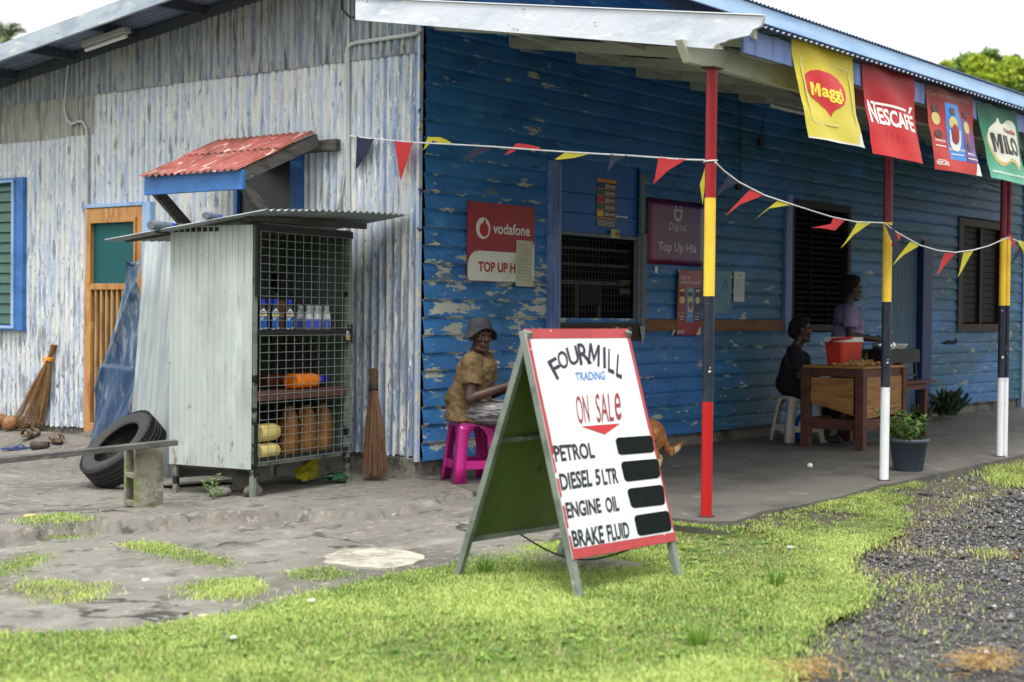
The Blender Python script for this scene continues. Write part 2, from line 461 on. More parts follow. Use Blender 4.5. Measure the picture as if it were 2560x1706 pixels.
m_eave = flat('dark_grey_eave', S(66, 72, 84), .7)
m_blue = pm('bright_blue_paint', S(58, 114, 180), [(S(44, 94, 158), 3, W, .45, .65), (S(40, 62, 92), 9, (1, 1, 2), .66, .72)], .5, .15)
m_paleblue = pm('pale_blue_paint', S(148, 178, 214), [(S(120, 148, 190), 3, W, .45, .65), (S(80, 90, 110), 11, W, .67, .72)], .55)
m_jamb = flat('weathered_grey_blue_wood', S(108, 118, 128), .7, .3, 12)
m_barge = pm('peeling_white_board', S(206, 212, 222), [(S(176, 186, 204), 2.2, (1, .7, 2), .45, .68), (S(226, 228, 232), 6, (1, .5, 3), .55, .65), (S(128, 124, 118), 7, (1, .6, 2), .66, .69), (S(156, 150, 138), 5, (1, .7, 3), .66, .74)], .7, .4, 25)
m_rafter = pm('cream_rafter_paint', S(196, 200, 182), [(S(166, 170, 150), 3, (2, .6, 2), .5, .7), (S(100, 96, 84), 14, (2, .6, 2), .68, .72)], .65)
m_verge = pm('weathered_blue_grey_board', S(172, 184, 196), [(S(146, 160, 178), 2.4, (1, 1, 3), .45, .65), (S(200, 204, 200), 4, (1, .6, 3), .55, .7), (S(96, 104, 116), 8, (1, .5, 3), .66, .72)], .7, .2)
m_fascia = pm('light_blue_fascia', S(176, 206, 238), [(S(152, 188, 228), 2, (.6, 1, 3), .45, .7), (S(80, 96, 128), 9, W, .7, .74)], .55)
m_roofiron = pm('roof_iron', S(110, 122, 142), [(S(80, 92, 112), 2, (3, .5, 1), .45, .65), (S(110, 78, 56), 3, (3, .6, 1), .66, .74)], .5, metal=.2)
m_redroof = pm('rusty_red_iron', S(148, 80, 74), [(S(122, 62, 52), 3, (1, 4, 1), .45, .65), (S(196, 172, 164), 5, (1.3, 5, 1), .57, .66), (S(120, 72, 42), 4, (1, 3, 1), .60, .70), (S(92, 62, 42), 3, (1, 1, 1), .56, .70, (('Y', 1.6, 2.2, .12),)), (S(186, 108, 98), 7, (1, 5, 1), .6, .7), (S(84, 60, 44), 9, (1.6, 4, 1), .62, .70)], .6, .3)
m_greywood = pm('bare_grey_wood', S(84, 82, 80), [(S(56, 55, 55), 5, (1, 1, 4), .45, .65), (S(128, 126, 120), 9, (1, 1, 5), .6, .72)], .8, .5, 30)
m_brownwood = pm('brown_timber', S(122, 84, 50), [(S(92, 60, 36), 3, (.7, 1, 7), .45, .65), (S(150, 108, 66), 6, (.6, 1, 8), .58, .72)], .65, .2)
m_doorwood = pm('orange_varnished_wood', S(182, 132, 76), [(S(154, 102, 54), 4, (1, 3, .7), .45, .65), (S(216, 166, 98), 8, (1, 4, .8), .56, .72)], .45)
m_screen = flat('green_fly_screen', S(14, 84, 88), .7, .15, 5)
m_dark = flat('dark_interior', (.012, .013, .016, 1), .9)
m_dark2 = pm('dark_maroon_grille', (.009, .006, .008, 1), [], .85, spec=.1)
m_glass = flat('dark_louvre_glass', S(60, 98, 86), .2, .2, 2, spec=.2)
m_pipe = flat('grey_conduit', S(184, 188, 188), .5, .15)
m_cable = flat('dark_cable', (.02, .02, .024, 1), .6)
m_white = flat('white_paint', S(226, 228, 228), .5, .08)
m_found = pm('rough_foundation', S(120, 118, 110), [(S(70, 68, 62), 4, W, .45, .65), (S(160, 158, 150), 20, W, .6, .7)], .9, .9, 30)
m_wire = flat('galvanised_wire', S(150, 160, 156), .4, .15, metal=.5)
m_doorgrey = flat('grey_blue_door_board', S(74, 104, 128), .6, .2, 4)

# ---------------------------------------------------------------- the setting: ground, apron, veranda floor, gravel, lawn
def lin(pts, x):
    return np.interp(x, [p[0] for p in pts], [p[1] for p in pts])
RF = [(-8, -.45), (-3.68, -.15), (-3.29, -.08), (-3.07, -.12), (-2.95, -.24), (-2.66, -.27), (-2.41, -.34), (-2.16, -.5), (-1.95, -.72), (-1.7, -1.05), (-1.37, -1.06), (-.71, -.9), (.2, -.86)]
RB = [(-8, .3), (-3.46, .18), (-3.14, .17), (-2.61, .18), (-2.19, .11), (-1.83, .1), (-1.6, .0), (-1.16, .06), (-.67, .12), (-.38, .06), (.2, .02)]
DR = [(-8, .07), (-2.6, .07), (-1.9, .05), (-1.2, .028), (.2, .012)]
sst = lambda t: np.clip(t, 0, 1)**2*(3-2*np.clip(t, 0, 1))
def apron_h(x, y):
    j = .025*math.sin(x*17+1.3)+.018*math.sin(x*41)+.012*noise.noise(Vector((x*9, y*9, 3)))
    yf = lin(RF, x)+j; yb = lin(RB, x)+j*.5
    h = .018*(1-sst((y-yb)/.09))-.012
    h -= (lin(DR, x)+.008)*(1-sst((y-yf)/.03+.5))
    h += .11*sst((x+.75)/.6)*sst((y-2.3)/1.2)
    return h+.006*noise.noise(Vector((x*2.1, y*2.1, 0)))+.003*noise.noise(Vector((x*11, y*11, 5)))+.004*abs(noise.noise(Vector((x*5, y*5, 8))))+.012*max(0, 1-abs(y-yf)/.12)*noise.noise(Vector((x*16, y*16, 2)))
gm = MB(); gm.box((-300, -300, -.5), (300, 300, -.2)); kind(gm.build('ground', m_ground), 'structure')
ap = MB(); X0, X1, Y0, Y1 = -8.0, .1, -3.25, 8.0
ap.grid(lambda u, v: (X0+(X1-X0)*u, Y0+(Y1-Y0)*v, apron_h(X0+(X1-X0)*u, Y0+(Y1-Y0)*v)), 260, 520, keep=lambda u, v: not (X0+(X1-X0)*u > -.72 and Y0+(Y1-Y0)*v < -2.0) and not (X0+(X1-X0)*u > -1.9 and Y0+(Y1-Y0)*v < -2.42))
kind(ap.build('concrete_pavement', m_concrete), 'structure')
SLAB = [(-.64, -2.86), (-.52, -3.0), (-.2, -2.95), (.01, -2.89), (.4, -2.94), (.75, -2.91), (1.09, -2.92), (1.5, -2.86), (1.94, -2.83), (2.3, -2.84), (2.71, -2.81), (3.8, -2.77), (5.27, -2.72), (13, -2.7), (13, .06), (.0, .06), (-.02, -.3), (-.5, -1.0), (-.66, -1.6)]
vf = MB(); vf.slab([(x, y, .012) for x, y in SLAB], (0, 0, -1), .16); kind(vf.build('veranda_floor', m_slab, bevel=.012), 'structure')
def berm(x, y):      # soil banked up against the front edge of the veranda floor
    yf = np.interp(x, [p[0] for p in SLAB[:14]], [p[1] for p in SLAB[:14]])
    return .05*sst(1-(yf-y)/.5)*(np.asarray(x) > -.75)
bm = MB(); bm.grid(lambda u, v: (lambda x: (lambda y: (x, y, -.112+.075*float(sst(1-v*1.05))+.012*noise.noise(Vector((x*3, y*3, 2)))))(float(np.interp(x, [p[0] for p in SLAB[:14]], [p[1] for p in SLAB[:14]]))+.03-.75*v))(-.42+10.4*u), 200, 16)
kind(bm.build('ground_bank', pm('grey_brown_soil', (.07, .062, .05, 1), [((.04, .036, .03, 1), 7, W, .45, .65), ((.13, .12, .10, 1), 30, W, .56, .7), ((.06, .075, .025, 1), 3, W, .55, .7)], .95, 1, 60)), 'structure')
gr = MB()
gr.grid(lambda u, v: (-14+34*u, -14+17*v, -.1+.012*noise.noise(Vector(((-14+34*u)*1.5, (-14+17*v)*1.5, 1)))-.012), 120, 60)
kind(gr.build('gravel_ground', m_gravel), 'structure')
LAWN = [(-5.03, -2.2), (-4.88, -2.34), (-4.69, -2.51), (-4.45, -2.57), (-4.15, -2.60), (-3.76, -2.54), (-3.43, -2.48), (-3.11, -2.43), (-2.85, -2.46), (-2.42, -2.45), (-2.0, -2.40), (-1.64, -2.38), (-1.1, -2.34), (-.66, -2.5), (-.62, -2.93), (-.1, -2.93), (.49, -2.93), (1.03, -2.9), (1.63, -2.85), (2.22, -2.83), (2.7, -2.85), (2.1, -3.05), (1.34, -3.25), (.75, -3.55), (.2, -3.75), (-.34, -3.8), (-.92, -3.92), (-1.4, -4.15), (-1.69, -4.42), (-2.19, -4.6), (-2.58, -4.6), (-2.93, -4.72), (-3.27, -4.79), (-3.48, -4.95), (-3.65, -5.0), (-3.95, -5.12), (-4.0, -5.6), (-5.2, -4.9), (-6.6, -3.7), (-6.2, -1.7), (-5.4, -1.8)]
lw = MB(); lw.fan([(x, y, -.066) for x, y in LAWN]); kind(lw.build('lawn_ground', m_soil), 'structure')

# ---------------------------------------------------------------- the shop building
shop = thing('shop_building', 'blue weatherboard shop with corrugated iron side wall and an open veranda', 'building', (0, 0, 0))
PITCH_I = .076
roof_z = lambda y: 4.10-.114*y
ver_z = lambda y: 3.48+.15*y

def iron_wall(name, mat, y0, y1, zs, holes=(), xo=-.014, slope=False, jag=0, seed=0):
    b = MB(); n = int((y1-y0)/PITCH_I*8); ys = [y0+(y1-y0)*i/n for i in range(n+1)]
    rr = random.Random(seed)
    vs = []; nz_ = len(zs)
    for y in ys:
        ph = math.sin(2*math.pi*y/PITCH_I)
        sheet = .005*(int((y+seed*.21)/.762) % 2)+.0015*math.sin(y*2.9+seed)      # every other sheet laps over its neighbours
        for k, z in enumerate(zs):
            zz = z
            if slope and k == nz_-1: zz = roof_z(y)-.02
            if k == 0: zz += jag*(rr.random()-.3)*(.4+.6*(noise.noise(Vector((y*3, seed, 0)))+.5))
            vs.append((xo-.0115*ph-sheet, y, zz))
    fs = []
    for i in range(n):
        for k in range(nz_-1):
            ym = (ys[i]+ys[i+1])/2; zm = (zs[k]+zs[k+1])/2
            if any(a < ym < b_ and c < zm < d for a, b_, c, d in holes): continue
            fs.append((i*nz_+k, (i+1)*nz_+k, (i+1)*nz_+k+1, i*nz_+k+1))
    b.add(vs, fs, 0, True)
    return b.build(name, mat, shop)
HOLES = [(5.02, 6.42, 1.09, 2.46), (3.16, 4.04, .1, 2.2), (1.28, 1.99, 1.2, 2.5)]
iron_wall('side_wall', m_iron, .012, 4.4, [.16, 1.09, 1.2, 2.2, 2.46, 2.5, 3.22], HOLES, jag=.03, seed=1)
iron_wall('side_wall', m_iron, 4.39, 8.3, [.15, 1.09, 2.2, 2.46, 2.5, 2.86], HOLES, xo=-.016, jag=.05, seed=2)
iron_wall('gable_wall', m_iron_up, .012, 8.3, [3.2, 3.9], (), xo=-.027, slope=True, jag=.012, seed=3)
iron_wall('gable_wall', pm('yellowed_iron', S(158, 160, 154), [(S(118, 120, 116), 3, (1, 8, .6), .48, .62), (S(150, 100, 60), 2, (1, 5, .8), .62, .72), (S(186, 182, 162), 6, (1, 8, .8), .56, .66)], .65, .2), 3.95, 8.3, [2.84, 3.215], (), xo=-.022, jag=.012, seed=4)
b = MB(); b.box((-.045, -.012, .13), (-.004, .016, 3.4)); b.build('corner_trim', pm('flaking_corner_trim', S(170, 190, 220), [(S(210, 206, 190), 6, (1, 1, 1), .5, .6), (S(70, 74, 82), 12, (1, 1, .7), .6, .66)], .6), shop, bevel=.004)
b = MB(); b.box((.012, .08, -.1), (.1, 8.3, .2)); b.box((-.03, .02, -.1), (.05, .45, .155)); b.box((.06, .035, -.1), (12.8, .1, .14)); b.build('foundation', m_found, shop, bevel=.008)

# weatherboards
FH = [(1.70, 2.95, 1.185, 2.53), (5.83, 7.26, 1.12, 2.5), (8.43, 9.55, .0, 2.22), (10.5, 12.0, 1.12, 2.53)]
bd = MB(); P0 = .136; zb = .13; row = 0
while zb < 4.08:
    zt = zb+P0; zc = (zb+zt)/2
    segs = [(.018, 12.82)]
    for a, c, lo, hi in FH:
        if lo < zc < hi:
            ns = []
            for s0, s1 in segs:
                if c <= s0 or a >= s1: ns.append((s0, s1))
                else:
                    if a > s0: ns.append((s0, a))
                    if c < s1: ns.append((c, s1))
            segs = ns
    for s0, s1 in segs:
        if s1-s0 < .02: continue
        nx = max(1, int((s1-s0)/.5))
        wob = lambda x: .0025*noise.noise(Vector((x*.9, row*3.1, 0)))
        prof = [(.0, zb+.002), (-.019, zb+.001), (-.022, zb+.006), (-.021, zb+.03), (-.012, zt-.03), (-.004, zt-.012), (-.003, zt+.002)]
        bd.grid(lambda u, v, s0=s0, s1=s1: (s0+(s1-s0)*u, prof[round(v*6)][0]+wob(s0+(s1-s0)*u), prof[round(v*6)][1]+.7*wob(s0+(s1-s0)*u+50)), nx, 6, smooth=False)
    zb = zt; row += 1
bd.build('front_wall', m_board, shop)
b = MB(); b.box((12.80, -.035, .0), (12.86, .03, 3.4)); b.build('corner_trim', m_paleblue, shop)
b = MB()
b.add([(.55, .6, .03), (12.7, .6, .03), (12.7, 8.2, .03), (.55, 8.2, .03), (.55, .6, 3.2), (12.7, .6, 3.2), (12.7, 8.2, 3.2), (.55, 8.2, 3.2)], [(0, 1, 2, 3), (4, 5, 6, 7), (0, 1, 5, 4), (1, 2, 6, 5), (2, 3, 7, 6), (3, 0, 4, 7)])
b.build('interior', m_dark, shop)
b = MB(); b.box((12.82, .0, -.1), (12.88, 8.3, 4.0)); b.box((0, 8.3, -.1), (12.88, 8.36, 3.1)); b.build('rear_wall', m_found, shop)

# main roof: one slope, high at the front
def corr_roof(name, mat, x0, x1, y0, y1, zf, par, ny=6, th=.004):
    b = MB(); n = int((x1-x0)/PITCH_I*8)
    b.grid(lambda u, v: (x0+(x1-x0)*u, y0+(y1-y0)*v, zf(y0+(y1-y0)*v)+.009*math.sin(2*math.pi*(x0+(x1-x0)*u)/PITCH_I)), n, ny)
    return b.build(name, mat, par)
mr_ = corr_roof('roof', m_roofiron, -.64, 13.1, -.62, 8.8, lambda y: roof_z(y), shop)
b = MB(); b.slab([(-.62, -.58, roof_z(-.58)+.03), (-.62, 8.8, roof_z(8.8)+.03), (-.62, 8.8, roof_z(8.8)-.115), (-.62, -.58, roof_z(-.58)-.115)], (-1, 0, 0), .03); b.build('barge_board', m_verge, mr_, bevel=.003)
b = MB(); b.box((-.62, -.595, roof_z(-.58)-.16), (13.1, -.57, roof_z(-.58)-.012)); b.build('fascia', m_fascia, mr_, bevel=.003)
b = MB()
for k in range(10):
    y = -.3+.9*k; b.box((-.615, y, roof_z(y)-.085), (13, y+.05, roof_z(y)-.012))
b.build('purlin', m_eave, mr_)
b = MB(); b.box((-.02, -.5, 0), (0, 0, 0)); 
b = MB(); b.slab([(.01, -.02, roof_z(0)-.02), (.01, 8.3, roof_z(8.3)-.02), (.01, 8.3, roof_z(8.3)-.11), (.01, -.02, roof_z(0)-.11)], (-1, 0, 0), .06); b.build('wall_plate', m_eave, mr_)

# veranda roof
vr = corr_roof('veranda_roof', m_roofiron, -.70, 13.0, -3.02, -.03, lambda y: ver_z(y)+.002, shop)
b = MB()
P = [(-.72, -.02, 3.475), (-.72, -3.28, 2.985), (-.72, -3.26, 2.93), (-.72, -3.21, 2.915), (-.72, -3.19, 2.885), (-.72, -3.06, 2.875), (-.72, -2.99, 2.855), (-.72, -3.0, 2.825), (-.72, -2.9, 2.838), (-.72, -.02, 3.325)]
b.slab(P, (-1, 0, 0), .028); b.build('barge_board', m_barge, vr, bevel=.003)
b = MB(); b.beam((-.735, -.02, 3.482), (-.735, -3.28, 2.992), .05, .006); b.build('flashing', flat('white_flashing', S(232, 234, 238), .4, .05, metal=.1), vr)
for k, x in enumerate([.08]+[1.0+.92*i for i in range(13)]):
    b = MB(); y0 = -.03
    P = [(x, y0, ver_z(y0)-.012), (x, -2.917, ver_z(-2.917)-.012), (x, -2.917, ver_z(-2.917)-.085), (x, y0-.02, ver_z(y0-.02)-.095), (x, y0, ver_z(y0)-.075)]
    b.slab(P, (1, 0, 0), .05); b.build('rafter', m_rafter, vr, bevel=.004)
b = MB(); b.box((-.66, -.06, 3.37), (-.6, -.02, 3.46))
for x in (-.64, -.3): b.slab([(x, -.03, ver_z(0)-.02), (x, -2.97, ver_z(-2.97)-.012), (x, -2.97, ver_z(-2.97)-.08), (x, -.03, ver_z(0)-.085)], (1, 0, 0), .04)
b.build('rafter', m_rafter, vr, bevel=.004)
b = MB(); b.slab([(-.80, -2.71, 2.90), (12.9, -2.71, 2.90), (12.9, -2.71, 2.775), (-.70, -2.71, 2.775)], (0, -1, 0), .055); b.build('beam', m_rafter, vr, bevel=.004)
b = MB(); b.box((-.38, -2.945, 2.86), (13, -2.92, 3.012)); b.build('fascia', m_purple, vr, bevel=.004)
b = MB()
for y in (-.5, -1.3, -2.1): b.box((-.6, y-.025, ver_z(y)-.055), (12.9, y+.025, ver_z(y)-.0125))
b.build('batten', m_rafter, vr)

# the serving window with its posts, panel, grille and sill
sw = MB(); sw.box((1.56, -.062, .1), (1.70, .0, 2.53)); sw.box((1.588, -.07, .1), (1.603, -.0615, 2.53)); sw.box((1.655, -.07, .1), (1.67, -.0615, 2.53))
sv = sw.build('serving_window', m_purple, shop, bevel=.004)
b = MB(); b.box((1.70, .015, 1.955), (2.97, .05, 2.12)); b.box((1.70, .017, 2.124), (2.97, .05, 2.29)); b.box((1.70, .015, 2.294), (2.97, .05, 2.60)); b.build('panel', m_panelboard, sv, bevel=.004)
b = MB(); b.box((1.70, -.012, 1.925), (2.95, .05, 1.955)); b.box((2.93, -.03, 1.18), (2.965, .03, 1.955)); b.box((2.97, -.042, 1.12), (3.045, .02, 1.99)); b.box((1.70, .0, 1.19), (1.715, .06, 1.93)); b.box((2.96, -.03, 1.99), (3.03, .0, 2.53)); b.build('frame', m_jamb, sv, bevel=.004)
b = MB()
for i in range(25): x = 1.74+.05*i; b.tube([(x, .07, 1.19), (x, .07, 1.93)], .002, 5)
for i in range(11): z = 1.22+.068*i; b.tube([(1.715, .067, z), (2.93, .067, z)], .002, 5)
gl = b.build('grille', flat('dull_grille_wire', S(70, 76, 80), .5, .15), sv)
b = MB()
for z, h in ((1.815, .02), (1.675, .022), (1.512, .034)): b.box((1.72, .075, z), (2.93, .10, z+h))
for x0, x1 in ((1.72, 1.85), (2.76, 2.93)): b.box((x0, .055, 1.53), (x1, .064, 1.565)); b.box((x0, .055, 1.44), (x1, .064, 1.485))
b.box((2.12, .075, 1.19), (2.15, .1, 1.512)); b.box((2.45, .075, 1.19), (2.48, .1, 1.512))
b.build('rail', flat('dusty_dark_timber', S(74, 74, 68), .8, .3), sv)
b = MB(); b.box((2.15, .062, 1.335), (2.45, .066, 1.51)); b.build('hatch_dark_plate', m_dark, sv)  # dark plate painting the shade inside the open hatchway
b = MB(); b.box((1.70, -.035, 1.155), (3.05, .06, 1.185)); b.build('sill', flat('sill_wood', S(60, 66, 66), .7), sv, bevel=.003)
b = MB(); b.box((1.70, -.03, 1.02), (3.02, -.024, 1.153)); kb = b.build('sill_apron', flat('stained_brown_board', S(70, 56, 40), .8, .4, 14), sv)
b = MB(); rr = random.Random(3)
for i in range(26):
    x = 1.74+rr.random()*1.05; z = 1.035+rr.random()*.08; w = .02+rr.random()*.07; h = .015+rr.random()*.03
    b.box((x, -.0335-i*.00012, z), (x+w, -.0303, min(z+h, 1.15)), rr.randrange(5))
b.build('stickers', [flat('sticker_a', S(150, 160, 160)), flat('sticker_b', S(96, 128, 124)), flat('sticker_c', S(150, 146, 84)), flat('sticker_d', S(130, 66, 50)), flat('sticker_e', S(200, 204, 204))], sv)
b = MB(); b.slab([(2.93, -.045, 1.15), (3.02, -.047, 1.15), (3.0, -.05, 1.05), (2.965, -.05, .98), (2.955, -.045, 1.08)], (0, -1, 0), .002); b.build('torn_paper', flat('torn_grey_paper', S(150, 156, 160)), sv)
b = MB(); b.box((3.05, -.045, 1.105), (5.66, -.02, 1.215)); b.build('wall_plank', m_brownwood, shop, bevel=.003)

# barred window, plank door, louvre window
b = MB(); b.box((5.70, -.05, 1.09), (5.83, .02, 2.53)); bw = b.build('barred_window', m_purple, shop, bevel=.004)
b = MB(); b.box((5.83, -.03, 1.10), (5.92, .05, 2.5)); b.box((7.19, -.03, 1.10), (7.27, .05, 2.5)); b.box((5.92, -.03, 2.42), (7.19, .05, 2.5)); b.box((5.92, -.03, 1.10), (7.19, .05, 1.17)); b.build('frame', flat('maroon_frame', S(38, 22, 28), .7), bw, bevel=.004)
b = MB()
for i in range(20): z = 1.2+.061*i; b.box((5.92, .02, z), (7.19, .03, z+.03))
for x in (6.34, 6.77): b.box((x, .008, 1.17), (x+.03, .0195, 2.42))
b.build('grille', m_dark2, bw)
b = MB()
for i in range(7): x = 8.44+.117*i; b.box((x, .03, .05), (x+.113, .055, 2.2))
dr = b.build('plank_door', m_doorgrey, shop, bevel=.004)
b = MB(); b.box((9.27, -.045, .02), (9.55, .03, 2.21)); b.box((8.43, -.03, 2.2), (9.27, .03, 2.25)); b.build('frame', m_darkblue, dr, bevel=.004)
b = MB(); b.box((10.42, -.035, 1.08), (10.58, .04, 2.56)); b.box((11.9, -.035, 1.08), (12.02, .04, 2.56)); b.box((10.58, -.035, 1.08), (11.9, .04, 1.18)); b.box((10.58, -.035, 2.46), (11.9, .04, 2.56)); b.box((11.2, -.02, 1.18), (11.26, .04, 2.46))
lw_ = b.build('louvre_window', flat('brown_window_frame', S(50, 34, 32), .6), shop, bevel=.004)
b = MB()
for i in range(15):
    z = 1.2+.085*i; b.box((10.58, .0, z), (11.9, .012, z+.08), 0, Matrix.Translation((0, .02, 0)))
b.build('louvre', flat('brown_louvre', S(30, 26, 28), .6, spec=.2), lw_, bevel=.006)
b = MB(); b.slab([(9.98, -.026, .95), (10.1, -.026, .975), (10.3, -.026, .97), (10.4, -.026, 1.0), (10.44, -.026, .95), (10.36, -.026, .92), (10.2, -.026, .93), (10.03, -.026, .925)], (0, 1, 0), .003); b.build('dark_gap_patch', m_dark, shop)  # dark plate on the boards, painting the shade inside a broken gap

# side windows and door of the iron wall
b = MB(); b.box((-.075, 4.965, 1.04), (-.01, 5.10, 2.5)); b.box((-.075, 5.1, 1.04), (-.02, 6.5, 1.095)); b.box((-.075, 5.1, 2.455), (-.02, 6.5, 2.5)); b.box((-.075, 6.42, 1.095), (-.02, 6.5, 2.455))
sw1 = b.build('side_window', m_blue, shop, bevel=.005)
b = MB(); b.box((-.09, 5.095, 1.06), (-.0755, 5.135, 2.48)); b.box((-.09, 5.135, 1.06), (-.0755, 6.45, 1.085)); b.box((-.09, 5.135, 2.455), (-.0755, 6.45, 2.48)); b.build('frame', m_paleblue, sw1, bevel=.003)
b = MB()
for i in range(14):
    M = Matrix.Translation((-.045, 0, 1.105+.098*i)) @ Matrix.Rotation(R(14), 4, 'Y')
    b.box((-.003, 5.13, 0), (.003, 6.42, .103), 0, M)
b.build('louvre', m_glass, sw1)
b = MB(); b.box((-.06, 1.225, 1.15), (-.005, 1.355, 2.53)); b.box((-.055, 1.985, 1.15), (-.005, 2.03, 2.53)); b.box((-.055, 1.355, 2.49), (-.006, 1.985, 2.53))
sw2 = b.build('side_window', m_blue, shop, bevel=.005)
b = MB(); b.box((-.02, 1.355, 1.2), (-.012, 1.985, 2.49)); b.build('pane', flat('dark_grey_pane', S(40, 48, 54), .25, .2, 2), sw2)
b = MB()
b.box((-.05, 3.95, .13), (-.01, 4.044, 2.165)); b.box((-.05, 3.215, .13), (-.01, 3.30, 2.165)); b.box((-.05, 3.30, 2.065), (-.01, 3.95, 2.165)); b.box((-.05, 3.3, .13), (-.01, 3.95, .22)); b.box((-.055, 3.29, 1.43), (-.012, 3.96, 1.485))
dr1 = b.build('side_door', m_doorwood, shop, bevel=.004)
b = MB()
for i in range(8): y = 3.345+.077*i; b.box((-.045, y-.014, .22), (-.02, y+.014, 1.43))
b.box((-.065, 3.30, 2.03), (-.0505, 3.97, 2.07)); b.box((-.065, 3.3, 1.485), (-.0505, 3.325, 2.03)); b.box((-.065, 3.94, 1.485), (-.0505, 3.97, 2.03))
b.build('slat', m_doorwood, dr1, bevel=.003)
b = MB(); b.box((-.018, 3.3, .22), (-.012, 3.95, 2.065)); b.build('fly_screen', m_screen, dr1)
b = MB(); b.box((-.06, 3.105, .13), (-.0105, 3.213, 2.2)); b.box((-.06, 3.213, 2.17), (-.0105, 4.05, 2.205)); b.build('frame', m_paleblue, dr1, bevel=.004)

# awning over the side window
aw = corr = MB()
AZ = lambda x: 2.717+.434*x
def awn(u, v, lo, hi, off):
    y = .955+1.13*u; x = lo+(hi-lo)*v
    return (x, y, AZ(x)+off+.01*math.sin(2*math.pi*y/PITCH_I))
b = MB(); b.grid(lambda u, v: awn(u, v, -.98, -.42, .004), 130, 4)
b.grid(lambda u, v: awn(u, v, -.55, -.17, .015), 130, 4)
awn_o = b.build('awning', m_redroof, shop, solid=.003)
b = MB(); b.box((-.93, .95, AZ(-.93)-.16), (-.895, 2.085, AZ(-.93)-.015)); b.build('fascia', m_blue, awn_o, bevel=.004)
b = MB(); b.beam((-.13, .985, AZ(-.13)-.065), (-.895, .985, AZ(-.895)-.065), .045, .10); b.build('rafter', m_greywood, awn_o, bevel=.004); b = MB(); b.beam((-.13, 2.05, AZ(-.13)-.065), (-.895, 2.05, AZ(-.895)-.065), .045, .10); b.build('rafter', m_greywood, awn_o, bevel=.004); b = MB(); b.beam((-.06, .82, 2.555), (-.06, 2.10, 2.555), .06, .09); b.build('rafter', m_greywood, awn_o, bevel=.004)
for y, y2 in ((1.0, 1.08), (2.03, 1.96)):
    b = MB(); b.beam((-.89, y, 2.22), (-.04, y2, 1.45), .05, .085); b.build('strut', m_greywood, awn_o, bevel=.004)

# pipes and cables
b = MB(); b.tube([(-.05, .716, 1.9), (-.05, .726, 2.28), (-.05, .746, 3.25), (-.05, .735, 3.3), (-.05, .70, 3.325), (-.05, .64, 3.333), (-.05, .09, 3.335), (-.055, .01, 3.34), (-.06, -.045, 3.37)], .016, 8); b.build('conduit', m_pipe, shop)
b = MB(); b.tube([(-.045, .70, 2.0), (-.045, .712, 2.3), (-.045, .728, 3.25), (-.045, .73, 3.7)], .011, 6); b.build('conduit', m_pipe, shop)
b = MB(); b.tube([(-.035, .735, 2.40), (-.05, .75, 2.34), (-.05, .775, 2.19), (-.04, .82, 2.10), (-.04, .852, 2.03)], .008, 6); b.build('conduit', m_pipe, shop)
b = MB(); b.tube([(-.035, 4.309, 3.568), (-.04, 4.37, 3.112), (-.04, 4.32, 2.995), (-.045, 4.25, 2.952), (-.045, 4.16, 2.97), (-.045, 4.09, 2.965), (-.04, 4.04, 2.906), (-.04, 4.022, 2.814), (-.04, 4.024, 1.74), (-.04, 4.045, 1.50)], .013, 8); b.build('conduit', m_pipe, shop)
b = MB(); b.tube([(-.05, .81, 3.72), (-.06, .785, 3.6), (-.06, .70, 3.53), (-.06, .58, 3.53)], .007, 6); b.build('cable', m_cable, shop)
b = MB(); b.tube([(4.719, -.035, 3.4), (4.735, -.035, 2.606), (4.706, -.035, 2.525)], .005, 5); b.box((4.66, -.05, 2.5), (4.74, -.0245, 2.56)); b.build('cable', m_cable, shop)
b = MB(); b.tube([(5.186, -.035, 3.3), (5.17, -.035, 3.12), (5.10, -.035, 3.03)], .005, 5); b.box((5.1, -.05, 2.98), (5.2, -.0245, 3.04)); b.build('cable', m_cable, shop)
b = MB()
b.tube([(.45, -2.60, 2.87), (3.0, -2.6, 2.50), (3.36, -2.6, 2.384), (3.61, -2.6, 2.344), (4.05, -2.6, 2.375), (4.41, -2.6, 2.447), (4.89, -2.6, 2.429), (5.5, -2.6, 2.77)], .005, 5); b.build('cable', m_cable, shop)

def tube_light(label, a, bb, dn):
    t = thing('tube_light', label, 'lamp', a, 'fluorescent tube lights')
    b = MB(); b.beam(a, bb, .075, .05); b.build('fitting', flat('fitting_grey', S(170, 174, 170), .5), t, bevel=.006)
    b = MB(); a2 = Vector(a)+Vector(dn)*.05; b2 = Vector(bb)+Vector(dn)*.05; b.tube([a2.lerp(b2, .03), a2.lerp(b2, .97)], .016, 10); b.build('tube', m_white, t)
    return t
tube_light('unlit white tube light under the overhanging eave of the iron wall', (-.35, 3.65, roof_z(3.65)-.11), (-.35, 3.05, roof_z(3.05)-.11), (0, 0, -1))
tube_light('unlit tube light among the veranda rafters behind the yellow banner', (3.0, -1.3, 3.1), (3.75, -1.3, 3.1), (0, 0, -1))

